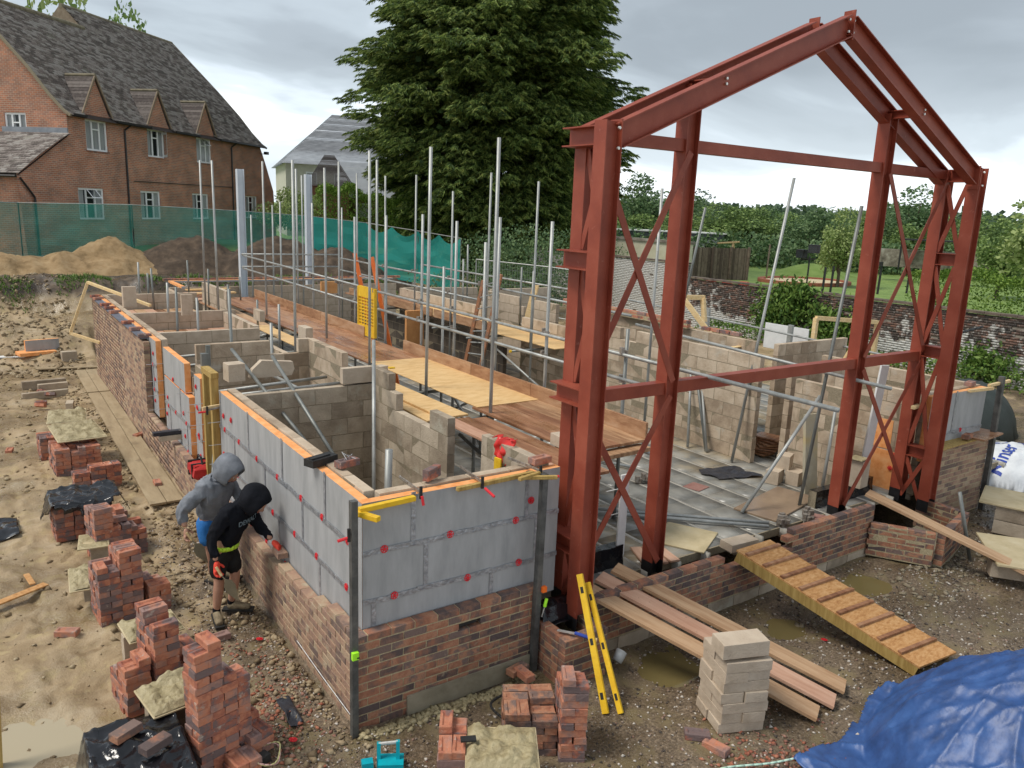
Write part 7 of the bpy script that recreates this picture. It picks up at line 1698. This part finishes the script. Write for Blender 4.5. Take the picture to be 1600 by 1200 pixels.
plank('pale board leaning in the rear opening',(9.2,10.4,2.2),(.06,.16,.9),R(20),timber_new,'leaning_board',rx=R(14))
for i,(x,y) in enumerate(((5.55,17.0),(6.1,12.5))): plank(['orange timber box end at the far scaffold bay','orange shutter timber below the rear deck'][i],(x+.9,y,1.95 if i==0 else 1.2),(.5,.1,.35 if i==0 else 1.2),0,M('orange_timber',[(.55,.24,.08),(.68,.34,.13)],5,.7,.2),'shutter_timber')
# ================= PEOPLE =================
skin=M('skin',[(.42,.22,.15),(.52,.29,.20)],12,.55,.1)
blackcot=M('black_hoodie_cloth',[(.006,.007,.010),(.014,.015,.02)],7,.95,.5,18,spec=.15)
blackshort=M('black_work_shorts',[(.010,.010,.011),(.028,.027,.026)],5,.9,.5,18,spec=.2)
greycot=M('grey_hoodie_cloth',[(.12,.13,.15),(.20,.215,.24),(.27,.28,.31)],5,.95,.5,14,spec=.15)
bluecot=M('blue_cloth',[(.02,.13,.38),(.03,.18,.50)],6,.9,.4,18)
gloveR=M('red_glove',[(.72,.05,.03),(.85,.09,.05)],12,.75,.4)
hiviz=M('hi_viz_lime',[(.55,.85,.05),(.65,.95,.08)],8,.6,.1)
boot=M('muddy_boot',[(.12,.095,.06),(.24,.19,.12),(.32,.27,.18)],12,.9,.6,25)
def skinned(name,verts,edges,radii,mat,parent,sub=2,root=0):
    me=bpy.data.meshes.new(name);me.from_pydata([tuple(v) for v in verts],edges,[]);me.materials.append(mat)
    o=link(bpy.data.objects.new(name,me));setp(o,parent)
    o.modifiers.new('skin','SKIN');sv=me.skin_vertices[0].data
    for i,r_ in enumerate(radii): sv[i].radius=(r_,r_) if not isinstance(r_,tuple) else r_; sv[i].use_root=(i==root)
    m_=o.modifiers.new('sub','SUBSURF');m_.levels=sub;m_.render_levels=sub
    return o
def bake(o,disp=0,seed=0,scale=9):
    """freeze modifiers and add cloth folds"""
    bpy.context.view_layer.update();dg=bpy.context.evaluated_depsgraph_get();me=bpy.data.meshes.new_from_object(o.evaluated_get(dg));mats=[s for s in o.data.materials]
    o.modifiers.clear();o.data=me
    if disp:
        me.update()
        ns=[v.normal.copy() for v in me.vertices]
        for v,n_ in zip(me.vertices,ns):
            p=v.co; v.co=p+n_*disp*(noise.ridged_multi_fractal(Vector((p.x*scale+seed,p.y*scale,p.z*scale*.55)),.8,2,3,.9,1.4)-1.)
    me.polygons.foreach_set('use_smooth',[True]*len(me.polygons));return o
def hand(parent,o_,d,n_,mat,curl=.6,scale=1.,side=1):
    """palm plus four fingers and a thumb; d = finger direction, n_ = palm normal (fingers curl towards it)"""
    d=Vector(d).normalized();n_=Vector(n_);n_=(n_-d*n_.dot(d)).normalized();w=d.cross(n_).normalized()*side;o_=Vector(o_)
    V=[o_-d*.03,o_+d*.02,o_+d*.055];E=[(0,1),(1,2)];Rr=[.022,(.030),(.032)]
    for i,(off_,ln) in enumerate(((-.033,.070),(-.011,.080),(.012,.075),(.033,.058))):
        b=o_+d*.07+w*off_;k=len(V);V.append(b);E.append((2,k));Rr.append(.0125)
        a=0;p=b
        for j in range(3):
            a+=curl*(.75 if j else .5);dd=d*math.cos(a)+n_*math.sin(a);p=p+dd*ln*(.42,.32,.26)[j];V.append(p);E.append((len(V)-2,len(V)-1));Rr.append((.0115,.0105,.009)[j])
    k=len(V);p=o_+d*.01-w*.028+n_*.006;V.append(p);E.append((1,k));Rr.append(.014)
    dd=(d*.6-w*.7+n_*.5).normalized();p2=p+dd*.035;V.append(p2);E.append((k,k+1));Rr.append(.0125);dd=(d*.85-w*.2+n_*.6).normalized();V.append(p2+dd*.03);E.append((k+1,k+2));Rr.append(.011)
    V=[o_+(v-o_)*scale for v in V];Rr=[r_*scale for r_ in Rr]
    return bake(skinned('hand',V,E,Rr,mat,parent,2))
def limb(name,pts_,rad,mat,parent,disp=.0,seed=0): 
    n=len(pts_);return bake(skinned(name,pts_,[(i,i+1) for i in range(n-1)],rad,mat,parent),disp,seed)
def hood(parent,c,fd,r,mat,seed=0):
    """hood shell round the head, open towards fd"""
    fd=Vector(fd).normalized();s=fd.cross(Vector((0,0,1))).normalized();u=s.cross(fd).normalized();c=Vector(c);V=[];n=28;m_=18;F=[]
    for j in range(m_+1):
        th=math.pi*(.30+.70*j/m_) # leave the face open
        for k in range(n):
            ph=2*math.pi*k/n
            x=math.cos(th);y=math.sin(th)*math.cos(ph);z=math.sin(th)*math.sin(ph)
            rr=r*(1+.10*(z if z>0 else 0)+.16*max(0,-x)*max(0,z)) 
            p=c+fd*x*rr*1.08+s*y*rr*.86+u*z*rr*1.02
            p+=Vector((noise.noise(p*9+Vector((seed,0,0))),noise.noise(p*9+Vector((0,seed,3))),noise.noise(p*9+Vector((4,0,seed)))))*.014
            V.append(p)
    F=[(j*n+k,j*n+(k+1)%n,(j+1)*n+(k+1)%n,(j+1)*n+k) for j in range(m_) for k in range(n)]
    g=G();g.add(V,F);o=g.obj('hood',mat,parent,True);md=o.modifiers.new('t','SOLIDIFY');md.thickness=.012
    return o
def head(parent,c,fd,up_=(0,0,1)):
    fd=Vector(fd).normalized();s=fd.cross(Vector(up_)).normalized();u=s.cross(fd).normalized();c=Vector(c)
    g=G();n,m_=24,18;V=[]
    for j in range(m_+1):
        th=math.pi*j/m_
        for k in range(n):
            ph=2*math.pi*k/n;x,y,z=math.sin(th)*math.cos(ph),math.sin(th)*math.sin(ph),math.cos(th)
            fx=.098*x*(1-.10*(z<-.3)*(-z)) ; wy=.075*y*(1-.22*max(0,-z)); hz3=.118*z
            # brow, nose, mouth, chin
            nose=.024*math.exp(-((y/.16)**2+((z+.08)/.20)**2))*(x>0); chin=.012*math.exp(-((y/.4)**2+((z+.85)/.2)**2))*(x>0)
            eye=-.012*(math.exp(-(((y-.38)/.16)**2+((z-.12)/.12)**2))+math.exp(-(((y+.38)/.16)**2+((z-.12)/.12)**2)))*(x>0)
            V.append(c+fd*(fx+nose+chin+eye)+s*wy+u*hz3)
    g.add(V,[(j*n+k,j*n+(k+1)%n,(j+1)*n+(k+1)%n,(j+1)*n+k) for j in range(m_) for k in range(n)]);h=g.obj('head',skin,parent,True)
    for sg in(-1,1):
        p=c+fd*.083+s*.029*sg+u*.014;g=G();g.tube(p,p+fd*.006,.011,10);g.obj('eye',white,h);g=G();g.tube(p+fd*.005,p+fd*.008,.005,8);g.obj('pupil',rubber,h)
        p=c+s*.074*sg-fd*.005;g=G();g.beam(p-u*.03,p+u*.03,.022,.03,fd);g.obj('ear',skin,h)
    g=G();g.beam(c+fd*.093-u*.055-s*.022,c+fd*.093-u*.055+s*.022,.008,.008);g.obj('mouth',M('lips',[(.40,.15,.12),(.45,.18,.14)],9,.5,0),h)
    return h
def shoe(parent,a,d,mat=boot):
    d=Vector(d).normalized();a=Vector(a); s=d.cross(Vector((0,0,1)))
    bake(skinned('shoe',[a-d*.05+Vector((0,0,.055)),a+d*.03+Vector((0,0,.06)),a+d*.13+Vector((0,0,.045)),a+d*.21+Vector((0,0,.04))],[(0,1),(1,2),(2,3)],[(.045,.05),(.047,.055),(.048,.04),(.040,.032)],mat,parent,2))
    g=G();g.beam(a-d*.09+Vector((0,0,.012)),a+d*.24+Vector((0,0,.012)),.095,.024);g.obj('sole',rubber,parent)
def trowel(parent,h0,d,face,scale=1):
    d=Vector(d).normalized();h0=Vector(h0);s=d.cross(Vector(face)).normalized()
    g=G();g.tube(h0-d*.05,h0+d*.06,.015,8);g.obj('trowel_handle',timber_new,parent)
    g=G();g.tube(h0+d*.06,h0+d*.11+Vector(face)*.02,.006,6)
    b=h0+d*.10+Vector(face)*.02;pl=[(0,0),(.05,.065),(.12,.075),(.28,0),(.12,-.075),(.05,-.065)]
    g.add([b+d*x*scale+s*y*scale for x,y in pl]+[b+d*x*scale+s*y*scale+Vector(face).normalized()*.003 for x,y in pl],[tuple(range(6)),tuple(range(11,5,-1))])
    g.obj('trowel_blade',M('muddy_trowel',[(.20,.17,.11),(.30,.26,.17)],8,.6,.3),parent)
# --- worker in black ---
w1=thing('person','worker in black hooded top and black shorts bending to lay a brick with red gloves','person',(-.4,2.45,0))
hd=Vector((.62,-.78,0)).normalized();rtS=Vector((hd.y,-hd.x,0))
pel=Vector((-.42,2.52,.80));ch=Vector((-.31,2.42,1.14));nk=Vector((-.23,2.34,1.27));hdC=Vector((-.135,2.245,1.335))
shR=ch+rtS*.165+Vector((-.0,-.0,.08));shL=ch-rtS*.165+Vector((.02,-.02,.07))
elR=Vector((-.575,2.36,.98));haR=Vector((-.555,2.30,.745));elL=Vector((-.07,2.43,.99));haL=Vector((.00,2.22,.90))
hipR=pel+rtS*.09-Vector((0,0,.02));hipL=pel-rtS*.09-Vector((0,0,.02))
knR=Vector((-.50,2.44,.44));anR=Vector((-.53,2.48,.09));knL=Vector((-.31,2.52,.45));anL=Vector((-.345,2.60,.09))
V=[pel,ab(pel,ch,.5),ch,nk,ab(nk,hdC,.6),shR,elR,haR,shL,elL,haL,hipR,knR,ab(knR,anR,.35),anR,hipL,knL,ab(knL,anL,.35),anL]
E=[(0,1),(1,2),(2,3),(3,4),(2,5),(5,6),(6,7),(2,8),(8,9),(9,10),(0,11),(11,12),(12,13),(13,14),(0,15),(15,16),(16,17),(17,18)]
Rr=[(.13,.11),(.12,.10),(.14,.11),.055,.05,.055,.042,.028,.055,.042,.028,.085,.056,.058,.036,.085,.056,.058,.036]
bake(skinned('body',V,E,Rr,skin,w1))
Vh=[pel+Vector((0,0,.0)),ab(pel,ch,.45),ch,nk-hd*.02,shR,ab(shR,elR,.5),elR,ab(elR,haR,.95),shL,ab(shL,elL,.5),elL,ab(elL,haL,.95),ab(nk,hdC,.45)-hd*.045]
bake(skinned('hoodie',Vh,[(0,1),(1,2),(2,3),(2,4),(4,5),(5,6),(6,7),(2,8),(8,9),(9,10),(10,11),(3,12)],[(.160,.140),(.175,.150),(.195,.160),(.115,.105),.098,.082,.070,.046,.098,.080,.066,.046,.11],blackcot,w1,3),.020,3,11)
bake(skinned('shorts',[pel+Vector((0,0,.05)),pel-Vector((0,0,.05)),hipR-Vector((0,0,.10)),ab(hipR,knR,.55),ab(hipR,knR,.98),hipL-Vector((0,0,.10)),ab(hipL,knL,.55),ab(hipL,knL,.98)],[(0,1),(1,2),(2,3),(3,4),(1,5),(5,6),(6,7)],[(.15,.13),(.15,.13),(.10,.11),(.098,.10),(.092,.09),(.10,.11),(.098,.10),(.092,.09)],blackshort,w1,3,1),.016,5,12)
g=G();n_=22;P_=[pel+Vector((0,0,.035))+rtS*.170*math.cos(a)+hd*.150*math.sin(a)+Vector((0,0,-.02*math.sin(a))) for a in np.linspace(0,2*math.pi,n_)]
for a,b in zip(P_[:-1],P_[1:]): g.beam(a,b,.012,.045)
g.obj('lime_waistband',hiviz,w1,True)
head(w1,hdC,hd*.62+Vector((.12,0,-.85)))
hood(w1,hdC+Vector((-.015,.015,.015)),hd*.66+Vector((.12,0,-.78)),.163,blackcot,2)
hand(w1,haR+Vector((.0,-.01,-.03)),(.03,-.02,-1),(hd.x,hd.y,0),gloveR,.75,1.12)
hand(w1,haL+Vector((.02,-.03,-.03)),(.45,-.5,-.62),(.1,-.2,-1),gloveR,.35,1.12,-1)
shoe(w1,(-.53,2.48,0),(-.1,-1,0));shoe(w1,(-.345,2.60,0),(.85,-.5,0))
for a in(anR,anL): limb('sock',[a+Vector((0,0,-.03)),a+Vector((0,0,.06))],[.045,.042],blackcot,w1)
trowel(w1,haR+Vector((.01,-.05,-.09)),(.38,-.25,-.85),(hd.x,hd.y,.1),1.0)
sbrick('mortar-smeared brick being set on the wall by the red-gloved hand',(.05,2.10,.79),R(88),brick_left)
# printed lettering across the chest
prm=M('faded_print',[(.10,.14,.17),(.20,.26,.29)],25,.8,0)
me=text_mesh('DEWALT',.075,.002);lf=-rtS;cc=ch+Vector((.0,-.0,-.01))
for v in me.vertices:
    x,y=v.co.x,v.co.y;v.co=cc+lf*x*1.0+hd*(.168-.9*x*x)+Vector((0,0,y*.95))+hd*(.05*y)
me.materials.clear();me.materials.append(prm);o=link(bpy.data.objects.new('chest_print',me));setp(o,w1)
# --- worker in grey ---
w2=thing('person','worker in grey hooded top and blue shorts standing just behind the one in black','person',(-.4,3.3,0))
D2=Vector((.22,.84,.02))
pel2=Vector((-.34,3.40,.84));ch2=Vector((-.30,3.30,1.16));nk2=Vector((-.24,3.22,1.32));hc2=Vector((-.175,3.12,1.40))
sR=ch2+rtS*.21+Vector((0,0,.07));sL=ch2-rtS*.20+Vector((0,0,.06));eR=Vector((-.70,3.22,.99));hR=Vector((-.665,3.14,.83));eL=Vector((.00,3.38,1.0));hL=Vector((.02,3.12,.95))
k2R=Vector((-.38,3.28,.46));a2R=Vector((-.36,3.35,.09));k2L=Vector((-.22,3.38,.46));a2L=Vector((-.22,3.45,.09))
V=[pel2,ab(pel2,ch2,.5),ch2,nk2,ab(nk2,hc2,.6),sR,eR,hR,sL,eL,hL,pel2+rtS*.09,k2R,a2R,pel2-rtS*.09,k2L,a2L]
bake(skinned('body',V,[(0,1),(1,2),(2,3),(3,4),(2,5),(5,6),(6,7),(2,8),(8,9),(9,10),(0,11),(11,12),(12,13),(0,14),(14,15),(15,16)],[(.14,.12),(.13,.11),(.15,.12),.058,.05,.06,.045,.03,.06,.045,.03,.09,.06,.038,.09,.06,.038],skin,w2))
Vh=[pel2+Vector((0,0,-.10)),ab(pel2,ch2,.45),ch2,nk2-hd*.02,sR,ab(sR,eR,.5),eR,ab(eR,hR,.9),sL,ab(sL,eL,.5),eL,ab(eL,hL,.9),ab(nk2,hc2,.45)-hd*.045]
bake(skinned('hoodie',Vh,[(0,1),(1,2),(2,3),(2,4),(4,5),(5,6),(6,7),(2,8),(8,9),(9,10),(10,11),(3,12)],[(.18,.15),(.195,.165),(.205,.17),(.12,.11),.110,.09,.08,.05,.105,.085,.07,.05,.115],greycot,w2,3),.020,9,11)
bake(skinned('blue_shorts',[pel2+Vector((0,0,.02)),pel2-Vector((0,0,.06)),pel2+rtS*.12-Vector((0,0,.14)),ab(pel2+rtS*.12,k2R,.9),pel2-rtS*.1-Vector((0,0,.14)),ab(pel2-rtS*.1,k2L,.9)],[(0,1),(1,2),(2,3),(1,4),(4,5)],[(.16,.14),(.16,.14),(.11,.11),(.10,.10),(.11,.11),(.10,.10)],bluecot,w2,3,1),.008,2)
head(w2,hc2,hd*.75+Vector((0,0,-.6)));hood(w2,hc2+Vector((-.01,.01,.02)),hd*.7+Vector((0.05,0,-.7)),.170,greycot,6)
hand(w2,hR+Vector((0,-.01,-.03)),(.05,-.05,-1),(hd.x,hd.y,0),skin,.8,1.05);hand(w2,hL,(.5,-.5,-.6),(0,-.2,-1),gloveR,.4,1.05,-1)
shoe(w2,(-.36,3.35,0),(.5,-.9,0));shoe(w2,(-.22,3.45,0),(.7,-.7,0));trowel(w2,hR+Vector((.02,-.04,-.09)),(.40,-.15,-.85),(hd.x,hd.y,.1),1.0)
